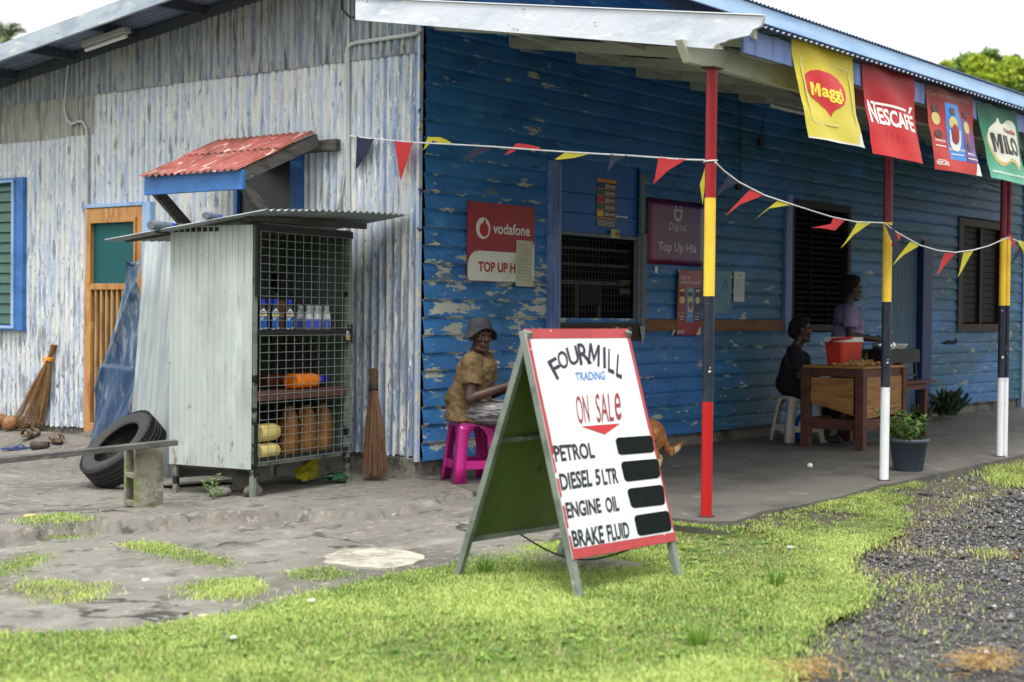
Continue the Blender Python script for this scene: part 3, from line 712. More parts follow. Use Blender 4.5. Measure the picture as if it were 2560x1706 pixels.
for o_, lb in ((dr1, 'orange varnished wooden door with a green screen above and slats below'), (awn_o, 'rusty red corrugated awning'), (sw2, 'window under the red awning with a blue frame and dark pane'), (sw1, 'window with green glass louvres in a blue frame'), (bw, 'tall window with dark horizontal grille'), (lw_, 'brown louvred window beside the farthest post'), (dr, 'grey blue plank door with a dark blue post'), (sv, 'serving window with wire grille and blue panel above')): o_['label'] = lb
STRING1=[(-0.038, 0.746, 2.625), (-0.077, 0.42, 2.575), (-0.13, -0.027, 2.516), (-0.183, -0.477, 2.468), (-0.23, -0.877, 2.424), (-0.286, -1.345, 2.366), (-0.339, -1.792, 2.315), (-0.376, -2.099, 2.282), (-0.432, -2.576, 2.224), (-0.457, -2.786, 2.206)]
STRING2=[(-0.508, -2.83, 2.188), (-0.401, -2.83, 2.143), (-0.22, -2.83, 2.089), (0.111, -2.83, 2.029), (0.512, -2.83, 1.992), (1.084, -2.83, 1.944), (1.454, -2.83, 1.931), (1.933, -2.83, 1.949), (2.155, -2.83, 1.892), (2.591, -2.83, 1.812), (2.934, -2.83, 1.786), (3.292, -2.83, 1.783), (3.698, -2.83, 1.82), (4.024, -2.83, 1.867), (4.467, -2.83, 1.958), (4.682, -2.83, 1.942), (5.13, -2.83, 1.916)]
FLAGS=[('navy', [(-0.052, 0.627, 2.61), (-0.077, 0.42, 2.575), (-0.067, 0.499, 2.466), (-0.051, 0.635, 2.347)]), ('red', [(-0.104, 0.188, 2.541), (-0.129, -0.023, 2.517), (-0.121, 0.043, 2.372), (-0.114, 0.108, 2.237)]), ('yellow', [(-0.148, -0.185, 2.545), (-0.165, -0.323, 2.531), (-0.176, -0.414, 2.501), (-0.183, -0.477, 2.468), (-0.165, -0.324, 2.483), (-0.156, -0.247, 2.513), (-0.143, -0.14, 2.451)]), ('navy', [(-0.209, -0.697, 2.441), (-0.232, -0.885, 2.415), (-0.209, -0.698, 2.368), (-0.192, -0.555, 2.347)]), ('red', [(-0.257, -1.102, 2.433), (-0.271, -1.216, 2.415), (-0.282, -1.313, 2.391), (-0.285, -1.337, 2.368), (-0.26, -1.127, 2.395), (-0.251, -1.053, 2.371), (-0.242, -0.975, 2.355)]), ('yellow', [(-0.312, -1.564, 2.342), (-0.339, -1.792, 2.315), (-0.322, -1.649, 2.297), (-0.304, -1.495, 2.29), (-0.299, -1.453, 2.295)]), ('navy', [(-0.358, -1.955, 2.298), (-0.376, -2.099, 2.282), (-0.364, -1.999, 2.249), (-0.355, -1.924, 2.176)]), ('red', [(-0.406, -2.352, 2.25), (-0.432, -2.576, 2.224), (-0.415, -2.429, 2.163), (-0.402, -2.321, 2.085)]), ('yellow', [(-0.451, -2.731, 2.192), (-0.459, -2.799, 2.18), (-0.452, -2.742, 2.123), (-0.45, -2.724, 2.041), (-0.449, -2.722, 1.936), (-0.446, -2.688, 2.063)]), ('navy', [(-0.347, -2.83, 2.12), (-0.22, -2.83, 2.087), (-0.363, -2.83, 2.038), (-0.486, -2.83, 1.98)]), ('red', [(-0.061, -2.83, 2.057), (0.111, -2.83, 2.029), (-0.179, -2.83, 1.955), (-0.385, -2.83, 1.865)]), ('yellow', [(0.299, -2.83, 2.007), (0.512, -2.83, 1.994), (0.182, -2.83, 1.949), (-0.027, -2.83, 1.863)]), ('red', [(1.106, -2.83, 1.944), (1.29, -2.83, 1.935), (1.132, -2.83, 1.853), (0.909, -2.83, 1.857), (0.758, -2.83, 1.852), (1.063, -2.83, 1.895)]), ('yellow', [(1.478, -2.83, 1.932), (1.708, -2.83, 1.937), (1.41, -2.83, 1.833), (1.227, -2.83, 1.732)]), ('navy', [(1.941, -2.83, 1.942), (2.088, -2.83, 1.939), (2.197, -2.83, 1.826), (2.28, -2.83, 1.736), (2.053, -2.83, 1.831)]), ('red', [(2.155, -2.83, 1.892), (2.241, -2.83, 1.861), (2.158, -2.83, 1.803), (2.081, -2.83, 1.778)]), ('yellow', [(2.419, -2.83, 1.836), (2.591, -2.83, 1.812), (2.32, -2.83, 1.732), (2.086, -2.83, 1.636)]), ('red', [(3.096, -2.83, 1.781), (3.322, -2.83, 1.784), (3.085, -2.83, 1.668), (2.898, -2.83, 1.581)]), ('yellow', [(3.477, -2.83, 1.799), (3.698, -2.83, 1.82), (3.512, -2.83, 1.693), (3.33, -2.83, 1.583)]), ('red', [(4.459, -2.83, 1.983), (4.544, -2.83, 1.981), (4.638, -2.83, 1.896), (4.633, -2.83, 1.844)]), ('yellow', [(4.682, -2.83, 1.946), (4.873, -2.83, 1.938), (4.98, -2.83, 1.897), (4.908, -2.83, 1.822)]), ('navy', [(4.793, -2.83, 1.915), (5.017, -2.83, 1.911), (4.726, -2.83, 1.796), (4.556, -2.83, 1.714)])]
BANNERS=[[(0.217, -2.96, 3.031), (1.085, -2.96, 3.041), (0.34, -2.96, 2.407), (1.171, -2.96, 2.415)], [(1.249, -2.96, 3.025), (2.118, -2.96, 3.032), (1.306, -2.96, 2.392), (2.169, -2.96, 2.39)], [(2.367, -2.96, 3.009), (3.249, -2.96, 3.03), (2.396, -2.96, 2.371), (3.336, -2.96, 2.389)], [(3.382, -2.96, 2.996), (4.247, -2.96, 3.016), (3.561, -2.96, 2.397), (4.439, -2.96, 2.387)]]
SIGN_TEXT=[('F', 'n', [(0.1382, 0.8721), (0.2236, 0.8902), (0.2706, 0.815), (0.1913, 0.8003)]), ('O', 'n', [(0.2296, 0.9019), (0.3299, 0.9188), (0.3378, 0.8522), (0.2515, 0.8357)]), ('U', 'n', [(0.3358, 0.9232), (0.4413, 0.9329), (0.4428, 0.8642), (0.3441, 0.8506)]), ('R', 'n', [(0.4517, 0.9389), (0.5419, 0.9437), (0.5589, 0.8592), (0.4373, 0.8539)]), ('M', 'n', [(0.5738, 0.9413), (0.673, 0.9316), (0.622, 0.8456), (0.5106, 0.8582)]), ('I', 'n', [(0.6988, 0.9238), (0.7252, 0.9236), (0.6819, 0.8387), (0.6566, 0.8406)]), ('L', 'n', [(0.7483, 0.9173), (0.7982, 0.9108), (0.7511, 0.8135), (0.6931, 0.8249)]), ('L', 'n', [(0.827, 0.8937), (0.8821, 0.8885), (0.8159, 0.7926), (0.762, 0.8057)]), ('TRADING', 'b', [(0.3743, 0.8266), (0.6645, 0.8276), (0.6495, 0.7939), (0.3661, 0.7943)]), ('ON', 'r', [(0.3227, 0.7359), (0.4449, 0.7398), (0.4131, 0.6307), (0.3004, 0.627)]), ('SAL', 'r', [(0.5178, 0.7397), (0.6856, 0.7405), (0.6459, 0.6295), (0.4805, 0.6279)]), ('e', 'r', [(0.7051, 0.7416), (0.7662, 0.7388), (0.7252, 0.633), (0.6614, 0.6305)]), ('PETROL', 'k', [(0.0296, 0.5583), (0.3959, 0.5559), (0.3904, 0.4963), (0.0249, 0.4964)]), ('DIESEL', 'k', [(0.0267, 0.4539), (0.3286, 0.4582), (0.3075, 0.3932), (0.0249, 0.3918)]), ('5', 'k', [(0.357, 0.4547), (0.4072, 0.4546), (0.3894, 0.3961), (0.3415, 0.3936)]), ('LTR', 'k', [(0.4201, 0.4519), (0.5739, 0.4521), (0.5589, 0.3926), (0.4128, 0.3928)]), ('ENGINE', 'k', [(0.028, 0.3489), (0.3489, 0.3486), (0.3413, 0.2926), (0.0256, 0.2894)]), ('OIL', 'k', [(0.3924, 0.3462), (0.521, 0.3485), (0.5098, 0.2897), (0.3843, 0.2893)]), ('BRAKE', 'k', [(0.03, 0.2462), (0.3204, 0.2483), (0.3074, 0.1829), (0.0273, 0.1866)]), ('FLUID', 'k', [(0.3514, 0.2463), (0.564, 0.2457), (0.5544, 0.1872), (0.3435, 0.1839)]), ('#tri', 's', [(0.321, 0.6191), (0.702, 0.6188), (0.5282, 0.5817)]), ('#box', 'g', [(0.6191, 0.5652), (0.9943, 0.5617), (0.9816, 0.494), (0.6146, 0.4978)]), ('#box', 'g', [(0.6187, 0.472), (1.0019, 0.4682), (0.982, 0.3924), (0.6209, 0.3939)]), ('#box', 'g', [(0.6209, 0.3677), (0.9898, 0.3658), (0.9717, 0.287), (0.628, 0.2921)]), ('#box', 'g', [(0.6308, 0.2646), (0.9873, 0.2639), (0.9785, 0.1846), (0.6317, 0.1856)])]
SIGN={'o': (-2.86, -3.533, -0.07), 'e1': (0.9987, -0.0514, 0.0), 'e2': (0.0514, 0.9987, 0.0), 'w': 0.835, 'd': 0.856, 'h': 1.25}
# ---------------------------------------------------------------- veranda posts
m_pr = pm('post_red', S(178, 26, 30), [(S(152, 20, 26), 4, (1, 1, .6), .5, .7), (S(90, 34, 34), 26, (1, 1, .5), .66, .70)], .35)
m_py = pm('post_yellow', S(236, 196, 62), [(S(220, 176, 48), 4, (1, 1, .5), .5, .7), (S(140, 112, 50), 26, (1, 1, .5), .66, .70)], .4)
m_pk = pm('post_black', S(30, 36, 50), [(S(50, 58, 74), 5, W, .5, .7), (S(230, 230, 230), 22, (1, 1, .8), .66, .68)], .4)
m_pw = pm('post_white', S(226, 230, 234), [(S(200, 204, 208), 5, W, .5, .7), (S(60, 64, 70), 20, (1, 1, .7), .67, .69), (S(150, 148, 138), 5, (1, 1, .8), .6, .75)], .45)
m_steel = flat('post_steel', S(90, 60, 60), .5)
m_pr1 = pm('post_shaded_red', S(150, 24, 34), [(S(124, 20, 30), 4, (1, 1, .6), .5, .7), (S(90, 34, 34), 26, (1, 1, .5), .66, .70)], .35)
m_pr2 = pm('post_deep_shade_red', S(104, 26, 42), [(S(78, 20, 36), 4, (1, 1, .6), .5, .7)], .4)  # the post red with veranda shade put into the colour
def post(label, x, y, low, lowname, second=False):
    t = thing('veranda_post', label, 'post', (x, y, .012), 'striped veranda posts')
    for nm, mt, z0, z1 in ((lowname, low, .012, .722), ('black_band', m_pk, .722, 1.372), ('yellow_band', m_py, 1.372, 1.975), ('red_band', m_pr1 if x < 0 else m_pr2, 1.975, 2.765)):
        b = MB(); b.tube([(x, y, z0), (x, y, z1)], .035 if not second else .031, 20)
        if second: b.tube([(x+.052, y-.03, z0), (x+.052, y-.03, z1)], .02, 14)
        b.build(nm, mt, t)
    b = MB(); b.box((x-.06, y-.05, 2.766), (x+.06, y+.045, 2.774)); b.tube([(x, y, .0125), (x, y, .02)], .05, 18); b.build('cap_plate', m_steel, t)
    return t
post('nearest veranda post, the one painted bright red at its foot', -.46, -2.77, m_pr, 'red_foot_band')
post('veranda post with a white foot standing left of the potted plant', 2.288, -2.70, m_pw, 'white_foot_band')
post('farthest veranda post, a white footed pair of pipes side by side', 4.91, -2.63, m_pw, 'white_foot_band', True)

# ---------------------------------------------------------------- hanging banners
def colgrid(name, P, cfn, mat, parent, bow=.03, nu=12, nv=16):
    """cloth banner between four corners TL TR BL BR; cfn(u,v) gives the printed colour"""
    TL, TR, BL, BR = [Vector(p) for p in P]
    def fn(u, v, off=0.0):
        p = (BL*(1-u)+BR*u)*(1-v)+(TL*(1-u)+TR*u)*v
        return p+Vector((0, -1, 0))*(off+bow*math.sin(math.pi*u)*(1-v)**.7+.06*(1-v)**2+.008*math.sin(9*u+5*v)+.010*noise.noise(Vector((u*2.2+TL.x, v*5, TL.x)))+.004*noise.noise(Vector((u*9, v*4, TL.x))))
    b = MB(); b.grid(fn, nu, nv); o = b.build(name, mat, parent)
    a = o.data.color_attributes.new('Col', 'FLOAT_COLOR', 'POINT')
    for j in range(nv+1):
        for i in range(nu+1): a.data[j*(nu+1)+i].color = cfn(i/nu, j/nv)
    return o, fn
m_print = pm('printed_vinyl', W+(1,), [], .45, attr='Col', transl=.25)
def F(fn, k):
    g = lambda u, v: fn(u, v, .0017*k)
    g.fine = .07
    return g
ink = {}
def inkm(r, g, b):
    if (r, g, b) not in ink: ink[(r, g, b)] = flat('ink_%d' % len(ink), S(r, g, b), .45, .05)
    return ink[(r, g, b)]

# yellow banner
t = thing('banner', 'yellow banner with a red pointed drop hanging from the veranda eave', 'banner', BANNERS[0][0], 'advertising banners along the eave')
Y1c, Y2c = S(236, 214, 52), S(222, 208, 84)
mixc = lambda a, b, k: tuple(a[i]*(1-k)+b[i]*k for i in range(3))+(1,)
o, fn = colgrid('cloth', BANNERS[0], lambda u, v: mixc(Y2c, Y1c, v), m_print, t)
def frame_ring(mb, u0, v0, u1, v1, w, fnk, mi=0):
    A = rrect(u0, v0, u1, v1, .06, .06); B = rrect(u0+w, v0+w*.8, u1-w, v1-w*.8, .05, .05); n = len(A)
    mb.add([fnk(*p) for p in A]+[fnk(*p) for p in B], [(i, (i+1) % n, n+(i+1) % n, n+i) for i in range(n)], mi)
b = MB(); frame_ring(b, .09, .17, .93, .84, .025, F(fn, 1)); b.build('printed_border', inkm(206, 200, 110), o)
drop = [(.45, .265), (.40, .33), (.30, .39), (.18, .45), (.125, .52), (.105, .60), (.14, .67), (.22, .72), (.34, .745), (.45, .74), (.57, .735), (.69, .70), (.77, .64), (.79, .57), (.77, .50), (.70, .43), (.60, .385), (.52, .35), (.475, .31)]
b = MB(); put_poly(b, drop, F(fn, 2)); b.build('red_drop', inkm(196, 34, 42), o)
b = MB(); put_text(b, 'M', bx(.185, .465, .335, .60), F(fn, 3), .045); put_text(b, 'aggi', bx(.35, .425, .705, .60), F(fn, 3), .03); b.build('lettering', inkm(240, 214, 60), o)
b = MB(); put_poly(b, [(.86, .02), (.995, .02), (.995, .16), (.93, .15), (.88, .07)], F(fn, 1)); put_poly(b, [(0, 0), (1, 0), (1, .022), (0, .018)], F(fn, 2)); b.build('worn_white_hem', inkm(206, 206, 196), o)
# red banner
t = thing('banner', 'plain red banner with one white word and accent hanging from the eave', 'banner', BANNERS[1][0], 'advertising banners along the eave')
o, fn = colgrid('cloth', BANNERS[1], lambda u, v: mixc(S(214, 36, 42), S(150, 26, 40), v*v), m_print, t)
b = MB(); put_text(b, 'N', bx(.05, .355, .20, .60), F(fn, 1), .03); put_text(b, 'ESCAF', bx(.225, .355, .80, .545), F(fn, 1), .03); put_text(b, 'E', bx(.82, .355, .945, .545), F(fn, 1), .03)
put_poly(b, [(.12, .572), (.81, .572), (.80, .60), (.12, .60)], F(fn, 1)); put_poly(b, [(.86, .56), (.90, .565), (.955, .64), (.90, .645)], F(fn, 1)); b.build('lettering', inkm(236, 232, 228), o)
b = MB()
for k in range(5):
    put_poly(b, [(.2+.1*k+.03*math.sin(i*.9)+a, .33-.045*i-.02*k) for i in range(4) for a in (0,)]+[(.2+.1*k+.03*math.sin(i*.9)+.025, .33-.045*i-.02*k) for i in (3, 2, 1, 0)], F(fn, 1))
b.build('faint_swirl', inkm(188, 30, 36), o)
# coffee banner with three panels
t = thing('banner', 'dark red banner printed with three coffee cup panels, right of the plain red banner', 'banner', BANNERS[2][0], 'advertising banners along the eave')
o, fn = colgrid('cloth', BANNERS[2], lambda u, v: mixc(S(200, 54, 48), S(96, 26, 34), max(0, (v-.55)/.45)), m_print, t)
b = MB(); put_poly(b, [(.33, .15), (.66, .15), (.66, .83), (.33, .83)], F(fn, 1)); b.build('blue_panel', pm('panel_blue', S(52, 124, 200), [(S(60, 110, 130), 2, W, .5, .7)], .45), o)
b = MB(); put_poly(b, [(.67, .15), (.99, .15), (.99, .48), (.9, .66), (.67, .70)], F(fn, 1)); b.build('purple_panel', inkm(86, 56, 128), o)
b = MB()
for cx, cy in ((.15, .62), (.47, .60), (.82, .58)): b = MB(); put_poly(b, oval(cx, cy, .085, .075), F(fn, 2)); b.build('printed_lid', inkm(200, 184, 112), o)
b = MB()
put_poly(b, oval(.495, .40, .11, .14, 20, 180, 360)+[(.60, .52), (.57, .52)]+oval(.495, .43, .07, .09, 14, 360, 180)+[(.40, .52), (.385, .5)], F(fn, 2)); b.build('printed_cup', inkm(214, 214, 212), o)
b = MB(); put_poly(b, oval(.495, .47, .068, .12), F(fn, 3)); b.build('printed_coffee', inkm(150, 44, 44), o); b = MB(); put_poly(b, [(.78, .52), (.90, .52), (.88, .36), (.80, .36)], F(fn, 2)); b.build('printed_coffee', inkm(150, 44, 44), o)
for P in (oval(.16, .44, .08, .05, 9), oval(.80, .34, .07, .05, 9)): b = MB(); put_poly(b, P, F(fn, 3)); b.build('printed_beans', inkm(70, 44, 40), o)
for cx in (.15, .47, .82): b = MB(); put_poly(b, [(cx-.05, .70), (cx+.05, .70), (cx+.06, .78), (cx-.06, .78)], F(fn, 3)); b.build('printed_jar', inkm(70, 44, 40), o)
b = MB(); put_text(b, 'One for every moment', bx(.03, .86, .92, .945), F(fn, 1), .0); b.build('lettering', inkm(150, 110, 90), o)
b = MB(); put_text(b, 'ORIGINAL', bx(.06, .345, .30, .375), F(fn, 2), .02); put_text(b, 'CREAMY WHITE', bx(.34, .265, .66, .295), F(fn, 2), .02); put_text(b, 'MOCHA', bx(.72, .24, .90, .27), F(fn, 2), .02)
for u0, u1, v in ((.06, .28, .29), (.38, .62, .215), (.70, .97, .19)): put_poly(b, [(u0, v), (u1, v), (u1, v+.012), (u0, v+.012)], F(fn, 2))
put_text(b, 'NESCAFE', bx(.03, .06, .24, .11), F(fn, 2), .03); put_poly(b, [(.05, .117), (.2, .117), (.2, .125), (.05, .125)], F(fn, 2)); b.build('lettering', inkm(226, 220, 216), o)
b = MB(); put_poly(b, [(.84, .0), (1, .0), (.985, .14), (.90, .15)], F(fn, 2)); b.build('peeled_corner', inkm(214, 214, 210), o)
# green banner
t = thing('banner', 'green banner with a pale wavy emblem hanging at the far end of the eave', 'banner', BANNERS[3][0], 'advertising banners along the eave')
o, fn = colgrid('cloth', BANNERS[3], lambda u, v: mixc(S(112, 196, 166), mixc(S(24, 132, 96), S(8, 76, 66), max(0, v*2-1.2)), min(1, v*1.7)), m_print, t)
blob = [(.40, .80), (.43, .845), (.47, .845), (.48, .80), (.53, .77), (.60, .79), (.68, .83), (.78, .86), (.88, .85), (.93, .80), (.94, .68), (.935, .52), (.90, .38), (.84, .28), (.77, .225), (.74, .25), (.68, .31), (.60, .33), (.52, .29), (.44, .25), (.34, .25), (.24, .30), (.17, .40), (.14, .50), (.15, .60), (.20, .68), (.29, .74)]
b = MB(); put_poly(b, [(u*1.0-.035, v-.045) for u, v in blob], F(fn, 1)); b.build('gold_shadow', inkm(196, 170, 92), o)
b = MB(); put_poly(b, blob, F(fn, 2)); b.build('emblem', inkm(204, 206, 190), o)
b = MB(); put_text(b, 'M', bx(.205, .375, .44, .63), F(fn, 3), .05); put_text(b, 'ILO', bx(.475, .375, .89, .63), F(fn, 3), .05); b.build('lettering', inkm(46, 40, 40), o)
b = MB(); put_text(b, 'Nestle', bx(.55, .665, .88, .735), F(fn, 3), .03); b.build('lettering', inkm(150, 60, 58), o)
b = MB()
rr = random.Random(5); u = .05
while u < .93:
    w = .012+rr.random()*.028; put_poly(b, [(u, .085), (u+w, .085), (u+w, .115), (u, .115)], F(fn, 2)); u += w+.012
b.build('small_print', inkm(200, 222, 210), o)
# the blue one cut by the frame
t = thing('banner', 'blue banner cut off by the right edge of the picture', 'banner', (4.86, -2.96, 3.0), 'advertising banners along the eave')
o, fn = colgrid('cloth', [(4.92, -2.96, 3.03), (5.8, -2.96, 3.03), (4.97, -2.96, 2.4), (5.87, -2.96, 2.4)], lambda u, v: S(30, 90, 160), m_print, t)

# ---------------------------------------------------------------- bunting
bt = thing('bunting', 'string of triangular red, yellow and navy pennants strung between iron wall and posts', 'bunting', STRING1[0])
b = MB(); b.tube([Vector(p) for p in STRING1], .006, 6); b.tube([Vector(p) for p in STRING2], .005, 6)
b.tube([(-.46+.042*math.cos(a*.7), -2.77+.042*math.sin(a*.7), 2.19+.002*a) for a in range(10)], .005, 5)
b.build('string', flat('white_cord', S(222, 222, 226), .6), bt)
fcol = {'navy': pm('navy_pennant', S(44, 46, 74), [], .6, transl=.3), 'red': pm('red_pennant', S(222, 62, 66), [], .6, transl=.35), 'yellow': pm('yellow_pennant', S(224, 212, 62), [], .6, transl=.35)}
for i, (c, P) in enumerate(FLAGS):
    P = [Vector(p) for p in P]; n = len(P); cen = sum(P, Vector())/n
    nrm = Vector((-.7, -.7, 0))
    b = MB()
    # fine mesh with a soft curl: the tip end flutters out of the plane of the string
    tris = tessellate_polygon([P]); base = (P[0]+P[1])/2; tipd = max((p-base).length for p in P)
    vs = []; fs = []
    for tr in tris:
        A, B, C_ = [P[k] for k in tr]; m = 5; idx = {}
        for a in range(m+1):
            for c2 in range(m+1-a):
                q = A*(1-(a+c2)/m)+B*(a/m)+C_*(c2/m); k = ((q-base).length/tipd)
                idx[(a, c2)] = len(vs); vs.append(q+nrm*(.035*math.sin(k*3.0+i)*k))
        for a in range(m):
            for c2 in range(m-a):
                fs.append((idx[(a, c2)], idx[(a+1, c2)], idx[(a, c2+1)]))
                if a+c2 < m-1: fs.append((idx[(a+1, c2)], idx[(a+1, c2+1)], idx[(a, c2+1)]))
    b.add(vs, fs, 0, True); b.build('pennant', fcol[c], bt)

# ---------------------------------------------------------------- signs and papers on the blue wall
def board(name, label, cat, o, ux, uz, th, mat, group=None):
    t = thing(name, label, cat, o, group)
    b = MB(); b.slab([o, Vector(o)+Vector(ux), Vector(o)+Vector(ux)+Vector(uz), Vector(o)+Vector(uz)], (0, 1, 0), th); bo = b.build('board', mat, t)
    k = lambda n: plane_fn(o, ux, uz, (0, -1, 0), .0015*n)
    return bo, k
t, k = board('wall_sign', 'red and white metal sign with a ring mark, beside the seated man', 'sign', (.505, -.032, 1.505), (.858, -.003, 0), (.0, 0, .62), .004, pm('sign_red', S(150, 22, 38), [(S(132, 18, 34), 2, W, .5, .75)], .35), 'phone credit signs on the blue wall')
b = MB(); put_poly(b, [(.005, .005), (.995, .005), (.995, .55), (.97, .46), (.92, .405), (.85, .385), (.16, .385), (.10, .37), (.05, .33), (.02, .27), (.005, .2)], k(1)); b.build('white_field', pm('sign_white', S(220, 222, 214), [(S(196, 198, 188), 3, W, .5, .75)], .4), t)
b = MB(); put_poly(b, oval(.222, .672, .104, .136, 36), k(1)); b.build('white_ring', inkm(222, 222, 218), t)
b = MB(); put_poly(b, oval(.235, .655, .066, .092, 30, 100, 400)+[(.262, .735), (.252, .775), (.258, .795), (.242, .79), (.226, .765)], k(2)); b.build('red_drop', inkm(180, 28, 44), t)
b = MB(); put_text(b, 'vodafone', bx(.365, .612, .925, .755), k(1), .02); b.build('lettering', inkm(224, 224, 222), t)
b = MB(); put_text(b, 'TOP UP HIA', bx(.155, .118, .83, .25), k(2), .035); b.build('lettering', inkm(168, 26, 42), t)
b = MB()
for u, v in ((.02, .02), (.98, .02), (.02, .98), (.98, .98)): put_poly(b, oval(u, v, .009, .013, 8), k(2))
b.build('screw', inkm(50, 40, 40), t)
t = thing('handwritten_note', 'tall handwritten paper stuck over the red and white sign', 'paper', (1.11, -.04, 1.48))
m_paper = pm('old_paper', S(196, 196, 176), [(S(176, 178, 156), 5, W, .45, .7)], .8)
def curl(u, v): return Vector((1.114+.219*u, -.0385-.02*max(0, .3-v)*(u**2)*2, 1.475+.372*v))
b = MB(); b.grid(lambda u, v: curl(u, v), 6, 10); o = b.build('sheet', m_paper, t)
b = MB(); rr = random.Random(11)
for r in range(12):
    v = .88-.068*r; u = .08+rr.random()*.05 if r else .3
    while u < (.9 if r else .7):
        w = .02+rr.random()*.05; h = .018+rr.random()*.016
        P = [(u, v), (u+w*.3, v+h), (u+w*.5, v+h*.2), (u+w, v+h*.9), (u+w, v+h*.6), (u+w*.55, v-.004), (u+w*.3, v+h*.6), (u+w*.1, v)]
        put_poly(b, P, lambda a, c: curl(a, c)+Vector((0, -.002, 0))); u += w+.02+(.03 if rr.random() < .25 else 0)
b.build('handwriting', inkm(70, 72, 78), o)
t, k = board('price_poster', 'narrow poster with coloured rows of phone card prices above the serving window', 'poster', (2.311, .012, 2.02), (.30, 0, 0), (0, 0, .42), .001, inkm(36, 38, 44))
b = MB(); put_poly(b, [(0, .93), (1, .93), (1, 1), (0, 1)], k(1)); put_poly(b, [(0, .17), (1, .17), (1, .2), (0, .2)], k(1)); 
for i in range(4): put_poly(b, [(0, .785-.145*i), (1, .785-.145*i), (1, .80-.145*i), (0, .80-.145*i)], k(1))
b.build('orange_rule', inkm(206, 130, 50), t)
for i, c in enumerate(((30, 56, 120), (40, 90, 96), (180, 40, 50), (36, 104, 70), (216, 176, 50))):
    b = MB(); v = .80-.145*i; put_poly(b, [(.03, v), (.36, v), (.36, v+.12), (.03, v+.12)], k(1)); b.build('colour_block', inkm(*c), t)
b = MB(); rr = random.Random(2)
for i in range(5):
    v = .80-.145*i
    for a in (.015, .045, .075): put_poly(b, [(.42, v+a), (.66, v+a), (.66, v+a+.018), (.42, v+a+.018)], k(1))
    for d in range(4):
        u = .70+.065*d; put_poly(b, [(u, v+.02), (u+.045, v+.02), (u+.045, v+.085), (u, v+.085)], k(1))
for i in range(5): put_poly(b, [(.04, .02+.028*i), (.96, .02+.028*i), (.96, .032+.028*i), (.04, .032+.028*i)], k(1))
b.build('price_print', inkm(186, 188, 186), t)
t, k = board('paper_strip', 'short white printed strip beside the foot of the price poster', 'paper', (2.615, .016, 2.08), (.2, 0, 0), (0, 0, .052), .001, inkm(206, 212, 214))
b = MB(); put_poly(b, [(.3, .7), (.6, .7), (.6, .85), (.3, .85)], k(1)); put_poly(b, [(.06, .2), (.94, .2), (.94, .48), (.06, .48)], k(1)); b.build('print', inkm(70, 80, 96), t)
t, k = board('sticker', 'small yellow green sticker with a red mark on the serving window header', 'sticker', (2.50, -.014, 1.93), (.13, 0, 0), (0, 0, .075), .001, inkm(168, 176, 96))
b = MB(); put_poly(b, oval(.72, .5, .2, .36, 10), k(1)); b.build('red_mark', inkm(160, 60, 50), t)
# purple sign with printed gradient
t = thing('wall_sign', 'crimson to purple sign with a smiling letter mark, right of the serving window', 'sign', (3.058, -.03, 1.72), 'phone credit signs on the blue wall')
sfn = lambda u, v, off=0: Vector((3.058+1.0*u, -.034-off, 1.722+.602*v))
b = MB(); b.grid(sfn, 12, 10); o = b.build('board', pm('printed_board', W+(1,), [], .3, attr='Col'), t, solid=.003)
a = o.data.color_attributes.new('Col', 'FLOAT_COLOR', 'POINT')
for j in range(11):
    for i in range(13):
        kx = i/12; ky = j/10; a.data[j*13+i].color = mixc(S(112, 20, 58), S(50, 28, 100), min(1, max(0, .85*kx+.35*ky-.12)))
b = MB()
outer = [(.44, .865), (.59, .865), (.59, .80), (.58, .735), (.555, .69), (.515, .672), (.475, .69), (.45, .735), (.44, .80)]
inner = [(.468, .835), (.562, .835), (.562, .80), (.555, .755), (.54, .725), (.515, .712), (.49, .725), (.475, .755), (.468, .80)]
n = len(outer); b.add([F(sfn, 2.4)(*p) for p in outer]+[F(sfn, 2.4)(*p) for p in inner], [(i, (i+1) % n, n+(i+1) % n, n+i) for i in range(n)])
for cx in (.475, .555): put_poly(b, oval(cx, .90, .012, .018, 10), F(sfn, 2.4))
put_text(b, 'Digicel', bx(.365, .50, .662, .655), F(sfn, 2.4), .01); put_text(b, 'Top Up Hia', bx(.175, .165, .85, .345), F(sfn, 2.4), .02); b.build('lettering', inkm(196, 192, 206), o)
# tall coffee poster
t = thing('wall_poster', 'tall red coffee poster with torn white corners below the purple sign', 'poster', (3.56, -.05, 1.07))
pfn = lambda u, v, off=0: Vector((3.553+.025*v+.435*u, -.049-off-.006*math.sin(4*u), 1.068+.612*v))
b = MB(); b.grid(pfn, 6, 8); o = b.build('sheet', pm('poster_red', S(142, 24, 34), [(S(124, 20, 32), 3, W, .5, .7)], .3), t)
b = MB(); put_poly(b, [(.34, .2), (.66, .2), (.66, .74), (.34, .74)], F(pfn, .6)); b.build('blue_panel', inkm(70, 140, 190), o)
b = MB(); put_poly(b, [(.67, .22), (.99, .22), (.99, .74), (.67, .74)], F(pfn, .6)); b.build('purple_panel', inkm(70, 40, 84), o)
b = MB()
for cx in (.16, .49, .82): put_poly(b, oval(cx, .54, .11, .055, 16), F(pfn, 1)); put_poly(b, [(cx-.09, .67), (cx+.09, .67), (cx+.09, .705), (cx-.09, .705)], F(pfn, 1))
b.build('printed_lid', inkm(206, 190, 130), o)
b = MB()
for cx in (.16, .49, .82): put_poly(b, [(cx-.08, .60), (cx+.08, .60), (cx+.09, .665), (cx-.09, .665)], F(pfn, 1))
b.build('printed_jar', inkm(52, 36, 36), o)
b = MB(); put_poly(b, oval(.51, .43, .11, .085, 16, 180, 360)+oval(.51, .44, .07, .06, 12, 360, 180), F(pfn, 1)); b.build('printed_cup', inkm(216, 206, 170), o)
